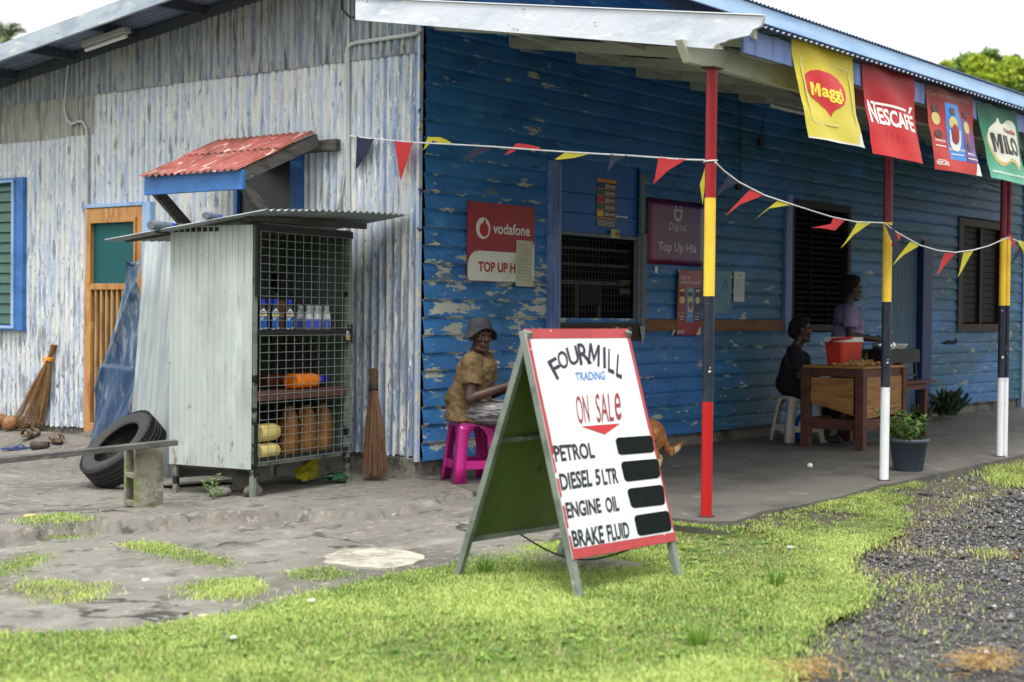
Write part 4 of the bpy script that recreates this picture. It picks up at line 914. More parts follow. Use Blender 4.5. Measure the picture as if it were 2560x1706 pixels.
b = MB(); put_poly(b, oval(.51, .46, .068, .06, 14), F(pfn, 1.2)); b.build('printed_coffee', inkm(160, 36, 36), o)
b = MB(); put_text(b, 'One for', bx(.07, .855, .50, .93), F(pfn, .6), .01); put_text(b, 'everymoment.', bx(.07, .76, .96, .845), F(pfn, .6), .01)
put_text(b, 'ORIGINAL', bx(.02, .325, .31, .35), F(pfn, 1)); put_text(b, 'MOCHA', bx(.72, .325, .94, .35), F(pfn, 1)); put_text(b, 'NESCAFE', bx(.03, .03, .28, .075), F(pfn, 1), .03)
for u0, u1, v in ((.08, .26, .28), (.12, .22, .24), (.73, .92, .28), (.73, .92, .24), (.4, .6, .29)): put_poly(b, [(u0, v), (u1, v), (u1, v+.014), (u0, v+.014)], F(pfn, 1))
b.build('lettering', inkm(212, 200, 200), o)
b = MB(); put_poly(b, [(.80, 0), (1, 0), (1, .12), (.93, .11)], F(pfn, 1.4)); put_poly(b, [(-.2, -.02), (-.1, .02), (-.04, .09), (-.12, .07)], F(pfn, .3)); put_poly(b, [(-.02, .965), (.05, 1.03), (.03, .97)], F(pfn, .5)); b.build('torn_corner', inkm(200, 198, 172), o)
t, k = board('paper_notice', 'white printed notice on the wall right of the nearest post', 'paper', (4.64, -.03, 1.395), (.215, 0, 0), (.005, 0, .30), .001, pm('notice_paper', S(206, 210, 206), [(S(186, 190, 186), 5, W, .5, .7)], .7))
b = MB(); put_poly(b, [(.35, .85), (.65, .85), (.65, .9), (.35, .9)], k(1))
for c in range(3):
    for i in range(16): put_poly(b, [(.14+.26*c, .2+.036*i), (.34+.26*c-.03*(i % 3), .2+.036*i), (.34+.26*c-.03*(i % 3), .215+.036*i), (.14+.26*c, .215+.036*i)], k(1))
b.build('print', inkm(140, 146, 146), t)
t, k = board('faded_poster', 'faded pale teal plastic sheet stuck left of the white notice', 'poster', (4.20, -.027, 1.27), (.40, 0, 0), (.01, 0, .42), .001, pm('faded_teal', S(72, 128, 150), [(S(50, 110, 150), 4, W, .45, .65), (S(110, 150, 150), 8, W, .6, .7)], .4))
b = MB(); put_poly(b, [(.55, .55), (.6, .55), (.72, .85), (.68, .86)], k(1)); put_poly(b, [(.78, .55), (.84, .56), (.72, .86), (.68, .84)], k(1)); b.build('print', inkm(50, 96, 120), t)
t, k = board('torn_scrap', 'tiny torn white paper scrap below the purple sign', 'paper', (3.20, -.027, 1.64), (.05, 0, 0), (.0, 0, .06), .001, inkm(220, 222, 220))

# ---------------------------------------------------------------- the A-frame price sign on the grass
O = Vector(SIGN['o']); e1 = Vector(SIGN['e1']); e2 = Vector(SIGN['e2']); dep = SIGN['d']; SW = .835; H = SIGN['h']
APX = O+e2*dep*.5+e1*.072+Vector((0, 0, H))
B0 = O+e2*dep+e1*.041
af = thing('sandwich_board', 'white A-frame sign with a red border and handwritten price list standing on the grass', 'sign', O+e2*dep*.5)
Vf = APX-O; Vb = APX-B0
nf = e1.cross(Vf).normalized()                                     # points to the front
if nf.y > 0: nf = -nf
nb = -e1.cross(Vb).normalized()
if nb.y < 0: nb = -nb
m_legs = pm('grey_green_angle_iron', S(122, 132, 124), [(S(92, 102, 96), 5, W, .45, .65), (S(160, 168, 160), 9, W, .6, .7), (S(100, 70, 48), 8, W, .68, .73)], .5, metal=.2)
pf = lambda k: plane_fn(O, e1*SW, Vf, nf, .0045+.0012*k)
def leg(a, V, name='leg'):
    b = MB(); b.beam(a, a+V*.995, .034, .034, 0, (1, 0, 0)); b.build(name, m_legs, af, bevel=.003)
leg(O+e1*.017-nf*.022, Vf); leg(O+e1*(SW-.017)-nf*.022, Vf)
leg(B0+e1*.017-nb*.02, Vb); leg(B0+e1*(SW-.017)-nb*.02, Vb)
b = MB(); b.slab([O+Vf*.145, O+e1*SW+Vf*.145, O+e1*SW+Vf*.998, O+Vf*.998], nf, .003); fp = b.build('panel', pm('sign_panel_white', S(208, 213, 216), [(S(198, 204, 209), 2, W, .45, .7), (S(206, 210, 212), 7, W, .68, .8)], .45), af)
m_border = pm('sign_red_border', S(164, 58, 62), [(S(146, 46, 52), 5, W, .45, .7), (S(216, 206, 204), 16, W, .685, .72)], .5)
b = MB(); pk = pf(0); w = .03
put_poly(b, [(0, .96), (1, .96), (1, .998), (0, .998)], pk); put_poly(b, [(0, .145), (1, .145), (1, .178), (0, .182)], pk)
L = [(w, .96), (w*.9, .8), (w*1.05, .62), (w*.95, .528), (.012, .525), (.012, .515), (w*.6, .51), (w*.6, .46), (.0, .455), (.0, .44), (w*.7, .435), (w*.6, .37), (.003, .365), (.003, .34), (w*.7, .335), (w*.7, .26), (.005, .255), (.005, .232), (w*.6, .228), (w*.7, .18)]
put_poly(b, [(0, .96)]+L+[(0, .18)], pk)
put_poly(b, [(1, .96), (1-w, .96), (1-w*.9, .6), (1-w*.4, .45), (1-w*.5, .3), (1-w*.4, .18), (1, .178)], pk)
b.build('border', m_border, fp)
cols = {'n': inkm(32, 28, 44), 'k': inkm(28, 26, 32), 'b': inkm(66, 120, 190), 'r': inkm(140, 38, 44), 's': inkm(176, 34, 40), 'g': pm('chalkboard_black', S(13, 21, 19), [(S(24, 33, 31), 6, W, .55, .75)], .75, spec=.1)}
bs = {c: MB() for c in 'nkbrs'}
bold = {'n': .014, 'k': .028, 'b': .012, 'r': .004}
for tx, c, Q in SIGN_TEXT:
    if tx == '#tri': put_poly(bs['s'], Q, pf(1))
    elif tx == '#box':
        b = MB(); TL, TR, BR, BL = Q
        P = [(((BL[0]*(1-a)+BR[0]*a)*(1-v)+(TL[0]*(1-a)+TR[0]*a)*v), ((BL[1]*(1-a)+BR[1]*a)*(1-v)+(TL[1]*(1-a)+TR[1]*a)*v)) for a, v in rrect(0, 0, 1, 1, .1, .2)]
        put_poly(b, P, pf(1)); b.build('price_box', cols['g'], fp)
    else: b = MB(); put_text(b, tx, Q, pf(1), bold[c]); b.build({'n': 'shop_name_letter', 'k': 'price_word', 'b': 'trading_word', 'r': 'sale_word'}[c], cols[c], fp)
bs['s'].build('red_arrow', cols['s'], fp)
m_olive = pm('olive_hardboard', S(98, 116, 64), [(S(80, 98, 52), 2, (1, 1, .8), .45, .7), (S(66, 78, 46), 7, W, .62, .74)], .55)
b = MB(); b.slab([B0+e1*.03+Vb*.145, B0+e1*(SW-.03)+Vb*.145, B0+e1*(SW-.03)+Vb*.99, B0+e1*.03+Vb*.99], nb, .004); b.build('back_panel', m_olive, af)
b = MB(); b.slab([O+e1*.035+Vf*.15-nf*.002, O+e1*(SW-.035)+Vf*.15-nf*.002, O+e1*(SW-.035)+Vf*.985-nf*.002, O+e1*.035+Vf*.985-nf*.002], -nf, .003); b.build('inner_face', m_olive, af)
b = MB()
for s_ in (.155, .56): b = MB(); b.beam(B0+Vb*s_+e1*.03-nb*.012, B0+Vb*s_+e1*(SW-.03)-nb*.012, .022, .022); b.build('rail', m_legs, af)
b = MB(); b.beam(O+Vf*.155+e1*.03-nf*.02, O+Vf*.155+e1*(SW-.03)-nf*.02, .022, .022); b.build('rail', m_legs, af)
b = MB(); p0 = B0+e1*.42+Vb*.15; p1 = O+e1*.5+Vf*.15
b.tube([p0.lerp(p1, i/12)-Vector((0, 0, .10*math.sin(math.pi*i/12))) for i in range(13)], .005, 5); b.build('chain', m_cable, af)
# ---------------------------------------------------------------- the mesh-fronted oil cabinet
CN = Vector((-1.6, .07, 0)); CA = R(10)
ce1 = Vector((math.cos(CA), math.sin(CA), 0)); ce2 = Vector((-math.sin(CA), math.cos(CA), 0))
CW, CD, CB, CT = 1.15, .70, .20, 1.85
MC = Matrix(((ce1.x, ce2.x, 0, CN.x), (ce1.y, ce2.y, 0, CN.y), (0, 0, 1, 0), (0, 0, 0, 1)))
cl = lambda a, b_, z: MC @ Vector((a, b_, z))
cab = thing('mesh_cabinet', 'metal cabinet with wire mesh doors holding oil bottles, against the iron wall', 'cabinet', cl(CW/2, CD/2, 0))
m_cabsheet = pm('pale_ribbed_sheet', S(172, 180, 179), [(S(150, 159, 156), 2, (1, 1.4, .5), .42, .68), (S(192, 200, 200), 3, (1, 2, .4), .52, .75), (S(120, 100, 70), 3, (1, 3, .7), .66, .78, (('Z', .5, .2, .04),)), (S(30, 32, 34), 22, W, .70, .71), (S(150, 150, 138), 6, (1, 2.5, .3), .6, .78), (S(128, 120, 100), 8, (1, 2, .8), .64, .76, (('Z', .55, .22, .1),))], .5)
m_cabframe = pm('cabinet_frame', S(116, 124, 114), [(S(86, 92, 86), 5, W, .45, .65), (S(24, 26, 28), 3, (1, 1, 1.6), .56, .60)], .55)
m_black = flat('black_tar_paint', S(22, 24, 26), .5)
m_cabshade = flat('shaded_ribbed_sheet', S(84, 94, 90), .6, .3, 3)  # darker copy of the pale sheet: cabinet's inner shade put into the colour
def ribbed(name, p0, du, z0, z1, pitch=.05, amp=.007, mat=None):
    b = MB(); L_ = Vector(du).length; n = int(L_/pitch); nrm = Vector(du).normalized().cross(Vector((0, 0, 1)))
    prof = [(0, 0), (.38, 0), (.48, 1), (.62, 1), (.72, 0)]
    us = [(i+p)/n for i in range(n) for p, _ in prof]+[1]; hs = [h for i in range(n) for _, h in prof]+[0]
    vs = []
    for u, h in zip(us, hs):
        q = Vector(p0)+Vector(du)*u+nrm*(amp*h); vs += [(q.x, q.y, z0), (q.x, q.y, (z0+z1)/2), (q.x, q.y, z1)]
    b.add(vs, [(3*i+k, 3*i+3+k, 3*i+4+k, 3*i+1+k) for i in range(len(us)-1) for k in (0, 1)])
    return b.build(name, mat or m_cabsheet, cab)
ribbed('side_sheet', cl(-.012, CD+.02, 0), ce2*-(CD+.01), CB-.015, CT-.02)
ribbed('side_sheet', cl(CW+.004, 0, 0), ce2*CD, CB, CT-.02, mat=m_cabshade)
ribbed('back_sheet', cl(CW, CD+.004, 0), ce1*-CW, CB, CT-.02, mat=m_cabshade)
b = MB()
for a, c, zl in ((0, 0, -.03), (CW-.035, 0, -.03), (0, CD-.035, -.02), (CW-.035, CD-.035, 0)): b = MB(); b.box((a, c, zl), (a+.035, c+.035, CT-.0), 0, MC); b.build('frame_post', m_cabframe, cab, bevel=.002)
b = MB()
for z in (CB, CT-.035):
    b = MB(); b.box((.035, .002, z-.001), (CW-.035, .03, z+.034), 0, MC); b.build('frame_rail', m_cabframe, cab, bevel=.002); b = MB(); b.box((.002, .035, z-.001), (.03, CD-.035, z+.034), 0, MC); b.build('frame_rail', m_cabframe, cab, bevel=.002)
for q0, q1 in (((-.004, -.014, CT-.5), (.03, -.002, CT-.05)), ((.0, -.014, CT-.06), (CW, -.002, CT-.01)), ((CW-.045, -.014, 1.02), (CW+.006, -.002, 1.16)), ((.0, -.013, CB+.0), (.03, -.002, CB+.30)), ((.04, -.012, CB+.035), (CW-.03, -.002, CB+.06)), ((-.016, .3, CT-.06), (-.003, CD, CT-.03))):
    b = MB(); b.box(q0, q1, 0, MC); b.build('tar_seal', m_black, cab)
for nm, z0, z1 in (('mesh_door', 1.135, CT-.06), ('mesh_door', CB+.03, 1.085)):
    b = MB()
    for i in range(12): x = .04+i*(CW-.08)/11; b.tube([cl(x, -.018, z0), cl(x, -.018, z1)], .0021, 5)
    nz_ = round((z1-z0)/.056)
    for i in range(nz_+1): z = z0+(z1-z0)*i/nz_; b.tube([cl(.03, -.022, z), cl(CW-.03, -.022, z)], .0021, 5)
    b.build(nm, m_wire, cab)
b = MB(); b.box((.03, -.02, 1.085), (CW-.01, .012, 1.125), 0, MC); b.build('door_bar', m_black, cab, bevel=.002)
m_shelf = flat('reddish_shelf_wood', S(88, 60, 52), .7, .25)
b = MB(); b.box((.036, .03, 1.095), (CW-.036, CD-.036, 1.115), 0, MC); b.build('shelf', m_shelf, cab)
b = MB(); b.box((.036, .012, .665), (CW-.04, CD-.036, .70), 0, MC); b.box((.04, .006, .64), (CW-.05, .0115, .70), 0, MC); b.build('shelf', m_shelf, cab, bevel=.002)
b = MB(); b.box((.036, .031, CB+.001), (CW-.036, CD-.036, CB+.02), 0, MC); b.build('floor_tray', m_cabframe, cab)
RA = Vector((-1.713, -.153, 1.914)); RBv = Vector((-.035, .100, 1.985)); RC = Vector((-1.956, 1.226, 1.735)); RD = Vector((-.30, 1.30, 1.80))
def roofp(u, v, off=0):
    p = (RA*(1-u)+RBv*u)*(1-v)+(RC*(1-u)+RD*u)*v
    return p+Vector((0, 0, .008*math.sin(2*math.pi*u*1.7/.076)+off+.012*math.sin(math.pi*u)*(1-v)))
b = MB(); b.grid(roofp, 180, 6); ro = b.build('roof_sheet', pm('cabinet_roof_iron', S(150, 158, 162), [(S(120, 128, 134), 3, W, .45, .7), (S(180, 186, 190), 5, W, .56, .72)], .45, metal=.25), cab, solid=.003)
b = MB(); b.beam(cl(-.06, .03, 1.872), cl(CW+.22, .03, 1.895), .04, .04); b.beam(cl(-.12, CD+.05, 1.80), cl(CW, CD+.05, 1.82), .04, .04); b.beam(cl(.02, .05, 1.868), cl(.02, CD+.45, 1.745), .035, .035); b.build('roof_beam', m_greywood, ro, bevel=.002)
pl = thing('padlock', 'small brass and steel padlock on the cabinet door bar', 'padlock', cl(CW-.09, -.03, 1.04))
b = MB(); b.box((CW-.11, -.045, 1.045), (CW-.07, -.026, 1.08), 0, MC); b.build('body', flat('brass', S(190, 170, 110), .3, metal=.6), pl, bevel=.004)
b = MB(); b.tube([cl(CW-.09+.014*math.cos(a), -.035, 1.08+.032*math.sin(a)) for a in [math.pi*i/8 for i in range(9)]], .0045, 6); b.build('shackle', flat('steel', S(210, 212, 214), .25, metal=.8), pl)

# bottles (built once, copied)
m_bk = flat('black_plastic', S(18, 22, 30), .35); m_bc = flat('blue_cap', S(28, 60, 200), .4); m_lb = pm('blue_label', S(24, 90, 170), [(S(16, 50, 110), 14, W, .5, .65), (S(60, 140, 210), 18, W, .6, .7)], .4); m_lw = flat('white_label', S(224, 226, 230), .4, .04); m_ly = flat('yellow_label', S(226, 210, 70), .4, .05)
m_sv = flat('silver_plastic', S(168, 176, 182), .35, .1, metal=.2); m_lv = pm('violet_blue_label', S(60, 84, 190), [(S(36, 50, 150), 20, W, .5, .65), (S(200, 206, 230), 26, W, .68, .71)], .4)
def oil_bottle(label, grp, M):
    r = bpy.data.objects.new('oil_bottle', None); COL.objects.link(r); tag(r, label, 'bottle', grp); r.matrix_world = M; r.empty_display_size = .1
    b = MB(); b.lathe([(.030, 0), (.034, .004), (.034, .135), (.031, .15), (.018, .176), (.016, .185)], 24, sx=1, sy=.68, ex=3.4); bd_ = b.build('body', m_bk, r, local=True)
    b = MB(); b.lathe([(.019, .183), (.0195, .186), (.0195, .214), (.018, .218)], 18); b.build('cap', m_bc, r, local=True)
    fnl = lambda u, v: Vector((-.026+.052*u, -.0243, .008+.15*v))
    b = MB(); put_poly(b, [(.02, 0), (.98, 0), (.98, .62), (.02, .62)], fnl); b.build('label', m_lb, bd_, local=True)
    b = MB(); put_poly(b, [(.02, .68), (.98, .68), (.9, .82), (.6, .98), (.5, .98), (.1, .82)], fnl); b.build('label_top', m_lw, bd_, local=True)
    b = MB(); put_poly(b, [(.0, .62), (1, .62), (1, .68), (.0, .68)], fnl); b.build('label_band', m_ly, bd_, local=True)
    f2_ = lambda u, v: fnl(u, v)+Vector((0, -.0008, 0))
    b = MB()
    for u0, u1, v0, v1 in ((.15, .6, .52, .56), (.15, .5, .46, .49), (.15, .45, .41, .43), (.72, .95, .03, .1), (.05, .4, .02, .05)): put_poly(b, [(u0, v0), (u1, v0), (u1, v1), (u0, v1)], f2_)
    b.build('label_print', m_lw, bd_, local=True)
    b = MB(); put_poly(b, [(.12, .70), (.88, .70), (.88, .755), (.12, .755)], f2_); put_poly(b, [(.3, .80), (.72, .80), (.72, .85), (.3, .85)], f2_); b.build('label_print', m_bk, bd_, local=True)
    return r
def silver_bottle(label, grp, M):
    r = bpy.data.objects.new('silver_bottle', None); COL.objects.link(r); tag(r, label, 'bottle', grp); r.matrix_world = M; r.empty_display_size = .1
    b = MB(); b.lathe([(.030, 0), (.033, .004), (.033, .09), (.029, .118), (.020, .142), (.019, .15)], 24, sx=1, sy=.72, ex=2.6); bd_ = b.build('body', m_sv, r, local=True)
    b = MB(); b.lathe([(.0205, .148), (.021, .151), (.021, .174), (.019, .178)], 18); b.build('cap', m_sv, r, local=True)
    fnl = lambda u, v: Vector((-.025+.05*u, -.0252+.004*(2*u-1)**2, .014+.11*v))
    b = MB(); put_poly(b, [(.02, 0), (.98, 0), (.98, .62), (.02, .62)], fnl, fine=.2); b.build('label', m_lv, bd_, local=True)
    b = MB(); put_poly(b, [(.02, .62), (.98, .62), (.9, .82), (.7, .96), (.4, .96), (.1, .82)], fnl, fine=.2); b.build('label_top', m_lw, bd_, local=True)
    b = MB(); put_poly(b, [(.2, .68), (.8, .68), (.8, .74), (.2, .74)], lambda u, v: fnl(u, v)+Vector((0, -.001, 0))); b.build('label_print', m_bk, bd_, local=True)
    return r
def cm_(a, b_, z, rz=0): return MC @ Matrix.Translation((a, b_, z)) @ Matrix.Rotation(R(rz), 4, 'Z')
G1 = 'black oil bottles with blue caps'; G2 = 'silver oil bottles on the cabinet shelf'
ob0 = oil_bottle('black oil bottle with a blue cap, nearest the solid side of the cabinet', G1, cm_(.165, .06, 1.116, -40))
for lab, a, c, rz in (('black oil bottle with a blue cap, second from the solid cabinet side', .305, .06, -40), ('black oil bottle with a blue cap, right next to the silver bottles', .47, .06, -40), ('black oil bottle half hidden behind the two nearest the solid side', .36, .15, -40)):
    q = copy_tree(ob0); q['label'] = lab; q.matrix_world = cm_(a, c, 1.116, rz)
sb0 = silver_bottle('front silver oil bottle beside the black bottles', G2, cm_(.70, .06, 1.116, -40))
for lab, a, c, rz in (('middle silver oil bottle of the front three', .80, .06, -40), ('silver oil bottle at the right end, nearest the padlock', .92, .06, -40), ('silver oil bottle in the back row behind the front left one', .86, .15, -40), ('silver oil bottle in the back row behind the middle one', .96, .15, -40), ('silver oil bottle in the back row, behind the last black bottle', .72, .15, -40)):
    q = copy_tree(sb0); q['label'] = lab; q.matrix_world = cm_(a, c, 1.116, rz)
b = MB(); b.box((.42, .22, 1.116), (.70, .42, 1.33), 0, MC); bx1 = thing('cardboard_carton', 'dull brown carton at the back of the top cabinet shelf', 'box', cl(.24, .5, 1.116)); b.build('carton', flat('dull_brown_card', S(104, 78, 54), .8), bx1, bevel=.003)
b = MB(); b.box((.45, .219, 1.21), (.67, .22, 1.24), 0, MC); b.build('tape', flat('packing_tape', S(150, 130, 96), .4), bx1)
# fuel jugs
def jug(label, mat, M, s=1.0, capm=None, grp=None, ex=3.2):
    r = bpy.data.objects.new('fuel_jug', None); COL.objects.link(r); tag(r, label, 'jug', grp); r.matrix_world = M; r.empty_display_size = .1
    b = MB(); b.lathe([(.062*s, 0), (.07*s, .008*s), (.071*s, .10*s), (.068*s, .115*s), (.071*s, .13*s), (.07*s, .20*s), (.058*s, .245*s), (.028*s, .28*s), (.026*s, .292*s)], 24, sx=1, sy=.72 if ex > 3 else .95, ex=ex); b.build('body', mat, r, local=True)
    b = MB(); b.tube([(.052*s, 0, .20*s), (.086*s, 0, .215*s), (.088*s, 0, .26*s), (.052*s, 0, .285*s), (.02*s, 0, .275*s)], .0105*s, 8); b.build('handle', mat, r, local=True)
    if capm:
        b = MB(); b.lathe([(.03*s, .288*s), (.031*s, .292*s), (.031*s, .318*s), (.028*s, .322*s)], 16); b.build('cap', capm, r, local=True)
    return r
m_amber = pm('amber_jug', S(206, 120, 46), [(S(170, 88, 36), 6, W, .45, .65)], .3, transl=.3); m_tan = pm('tan_fuel_jug', S(146, 104, 60), [(S(120, 78, 44), 5, (1, 1, .7), .45, .65)], .4, transl=.25); m_orange = pm('orange_jug', S(244, 136, 20), [(S(220, 110, 14), 6, W, .5, .7)], .25, transl=.3); m_cream = pm('cream_jug', S(232, 214, 138), [(S(214, 192, 116), 5, W, .45, .65)], .4, transl=.25); m_dred = flat('dark_red_jug', S(76, 24, 30), .35)
lay = lambda a, c, z, rz: cm_(a, c, z, rz) @ Matrix.Rotation(R(90), 4, 'Y') @ Matrix.Rotation(R(90), 4, 'Z')
jug('bright orange jug with a blue cap lying on the middle shelf', m_orange, lay(.56, .11, .758, -4), 1.05, m_bc)
jug('dark red jug with a blue cap lying behind the orange one', m_dred, lay(.80, .22, .756, -6), .95, m_bc)
jug('brown jug lying at the left end of the middle shelf', flat('brown_jug', S(96, 54, 34), .4), lay(.46, .30, .756, 0), .95, None)
G3 = 'upright tan fuel jugs on the cabinet floor'
j0 = jug('tan fuel jug standing next to the cream jugs on the cabinet floor', m_tan, cm_(.57, .13, .222, 200), 1.22, None, G3)
for lab, a, c, rz in (('tan fuel jug in the middle of the three on the cabinet floor', .78, .13, 190), ('tan fuel jug standing farthest right on the cabinet floor', .985, .13, 195), ('tan fuel jug in the second row on the cabinet floor', .82, .32, 200)):
    q = copy_tree(j0); q['label'] = lab; q.matrix_world = cm_(a, c, .222, rz)
jug('upper of two cream jugs lying stacked on the cabinet floor', m_cream, lay(.15, .095, .415, 3), .92, None, 'cream jugs in the cabinet', 2.3)
jug('lower of two cream jugs lying stacked on the cabinet floor', m_cream, lay(.15, .095, .285, 0), .86, None, 'cream jugs in the cabinet', 2.3)
# bottles lying on the cabinet roof
def on_roof(label, u, v, rz, s, g):
    p = roofp(u, v); r = bpy.data.objects.new('engine_oil_can', None); COL.objects.link(r); tag(r, label, 'bottle', g); r.empty_display_size = .1
    r.matrix_world = Matrix.Translation(p+Vector((0, 0, .038*s))) @ Matrix.Rotation(R(rz), 4, 'Z') @ Matrix.Rotation(R(90), 4, 'Y') @ Matrix.Scale(s, 4)
    b = MB(); b.lathe([(.036, -.11), (.04, -.10), (.04, .05), (.034, .075), (.018, .09)], 20, sx=.8); b.build('body', m_can, r, local=True)
    b = MB(); b.lathe([(.026, .088), (.027, .092), (.027, .128), (.024, .132)], 16); b.build('cap', m_bc, r, local=True)
m_can = flat('grey_oil_can', S(96, 104, 118), .4)
on_roof('grey bottle with a blue cap lying near the low end of the cabinet roof', .03, .66, 8, 1.0, 'bottles lying on the cabinet roof')
on_roof('smaller grey bottle lying higher up the cabinet roof', .05, .37, 20, .8, 'bottles lying on the cabinet roof')

# ---------------------------------------------------------------- things leaning and lying by the iron wall
A0, B0_, A1, B1_ = Vector((-.50, 2.80, .0)), Vector((-1.27, 1.30, -.01)), Vector((-.30, 2.85, 1.83)), Vector((-1.02, 1.42, 1.78))
nl = (B0_-A0).cross(A1-A0).normalized()
def lsf(u, v):
    p = (A0*(1-u)+B0_*u)*(1-v)+(A1*(1-u)+B1_*u)*v
    rib = max(0, math.sin(2*math.pi*u*9)*1.5-.5)
    return p+nl*(.017*rib)
b = MB(); b.grid(lsf, 112, 4); tag(b.build('iron_sheet', pm('pale_loose_iron', S(154, 162, 164), [(S(136, 145, 150), 3, (2.4, 2.4, .2), .48, .62), (S(170, 178, 180), 3, (1, 1, .4), .55, .75), (S(190, 160, 140), 3, (1, 1, .6), .68, .78)], .55), solid=.002), 'loose pale corrugated sheet leaning upright behind the cabinet and tyre', 'metal sheet')
tp = thing('tarpaulin', 'blue tarpaulin hanging in folds in front of the orange door', 'tarpaulin', (-.4, 3.2, 0))
def tpf(u, v):
    # v from the ground up; narrow gathered top, wide crumpled skirt
    z = .10+1.60*v; yl = float(np.interp(z, [0, .3, .75, 1.1, 1.45, 1.7], [3.30, 3.27, 3.24, 3.09, 2.97, 2.93])); yr = 2.84
    y = yl+(yr-yl)*u
    rg = lambda a, c, s_: (1-abs(noise.noise(Vector((a, c, s_))))*1.6)
    x = -.40-.06*(1-v)-.05*max(0, rg(y*4.2+z*1.9, z*.35, 2))**2-.010*max(0, rg(y*9+z*4, z*1.2, 4))**2-.03*(z < .76)*(1-u*.3)+.06*u*u
    return Vector((x, y, z-.05*math.sin(u*3)*(v > .97)+.03*noise.noise(Vector((y*4, 0, 3)))*(1-v)))
b = MB(); b.grid(tpf, 70, 100); b.build('sheet', pm('faded_blue_tarp', S(66, 90, 116), [(S(38, 62, 98), 4, (1, 2, .5), .42, .66, (('Z', .8, .7, .12),)), (S(134, 146, 154), 6, (1, 3, .6), .52, .72, (('Z', .7, .9, .06),)), (S(44, 60, 88), 7, (1, 3, .5), .60, .74), (S(36, 42, 58), 2, W, .60, .75, (('Z', 1.2, 1.6, .12),))], .42, .3, 18), tp, solid=.003)
b = MB(); b.tube([(-.30, 2.84, 0), (-.30, 2.84, 1.66)], .02, 8); b.build('stake', m_greywood, tp)

# tyre
ty = thing('car_tyre', 'worn black car tyre leaning on the pale sheet', 'tyre', (-1.75, 1.32, 0))
nrm = (cr*-.50+cu*.73-fw*.47).normalized()
prof = [(.19, -.075), (.196, -.083), (.215, -.088), (.25, -.098), (.278, -.097), (.292, -.088), (.303, -.07), (.308, -.04), (.310, 0), (.308, .04), (.303, .07), (.292, .088), (.278, .097), (.25, .098), (.215, .088), (.196, .083), (.19, .075), (.2, .06), (.235, .07), (.27, .06), (.285, 0), (.27, -.06), (.235, -.07), (.2, -.06), (.19, -.075)]
tq = nrm.to_track_quat('Z', 'Y').to_matrix().to_4x4()
low = min((tq @ Vector((r_*math.cos(a), r_*math.sin(a), z_))).z for r_, z_ in prof for a in [i*math.pi/36 for i in range(72)])
MT = Matrix.Translation((-1.735, 1.285, -low-.012)) @ tq
b = MB(); b.lathe(prof, 72, MT, cap=False); b.build('tyre', pm('tyre_rubber', S(44, 44, 44), [(S(30, 30, 31), 4, W, .45, .65), (S(96, 92, 84), 3, W, .52, .72)], .7, .4, 60), ty)
b = MB()
for i in range(60):
    a = 2*math.pi*i/60
    for z0, z1, tw in ((-.088, -.055, .02), (.055, .088, -.02)):
        M = MT @ Matrix.Rotation(a, 4, 'Z'); b.box((.300, -.009, z0), (.3125 if abs(z0) < .06 or abs(z1) < .06 else .309, .009, z1), 0, M)
for z0 in (-.035, -.006, .023):
    b.lathe([(.305, z0), (.3145, z0+.001), (.3145, z0+.011), (.305, z0+.012)], 72, MT, cap=False)
b.build('tread', flat('tread_rubber', S(34, 34, 34), .75), ty)

# block and plank
MBk = Matrix.Translation((-2.475, .20, .0)) @ Matrix.Rotation(R(-15), 4, 'Z')
def blk():
    w, d, h = .19, .19, .39; b = MB(); t_ = .035
    zs = [0, .035, .178, .212, .355, .39]; vs = []; 
    # ring walls: solid slabs around two holes that run through along x
    b.box((0, 0, 0), (w, t_, h), 0, MBk); b.box((0, d-t_, 0), (w, d, h), 0, MBk)
    for z0, z1 in ((0, .035), (.178, .212), (.355, .39)): b.box((0, t_, z0), (w, d-t_, z1), 0, MBk)
    b.box((.09, t_, .035), (.10, d-t_, .178), 0, MBk); b.box((.09, t_, .212), (.10, d-t_, .355), 0, MBk)
    return b
tag(blk().build('concrete_block', pm('mossy_block', S(150, 148, 134), [(S(112, 110, 98), 8, W, .45, .65), (S(112, 124, 62), 5, W, .50, .66), (S(90, 104, 44), 9, W, .56, .7), (S(184, 182, 168), 40, W, .62, .7)], .95, .9, 90), bevel=.006), 'mossy hollow concrete block standing on end under the plank', 'block')
b = MB()
a_, b_ = Vector((-2.28, .045, .412)), Vector((-4.75, 1.22, .208))
b.beam(a_, b_, .10, .034); tag(b.build('plank', m_greywood, bevel=.004), 'weathered grey plank laid across the top of the mossy concrete block', 'plank')

q = bpy.data.objects['concrete_block'].copy(); COL.objects.link(q); q['label'] = 'second hollow concrete block lying flat under the low end of the plank'; q.matrix_world = Matrix.Translation((-4.62, 1.06, -.002)) @ Matrix.Rotation(R(60), 4, 'Z') @ Matrix.Rotation(R(90), 4, 'Y') @ Matrix.Translation((-.19, 0, 0)) @ MBk.inverted()

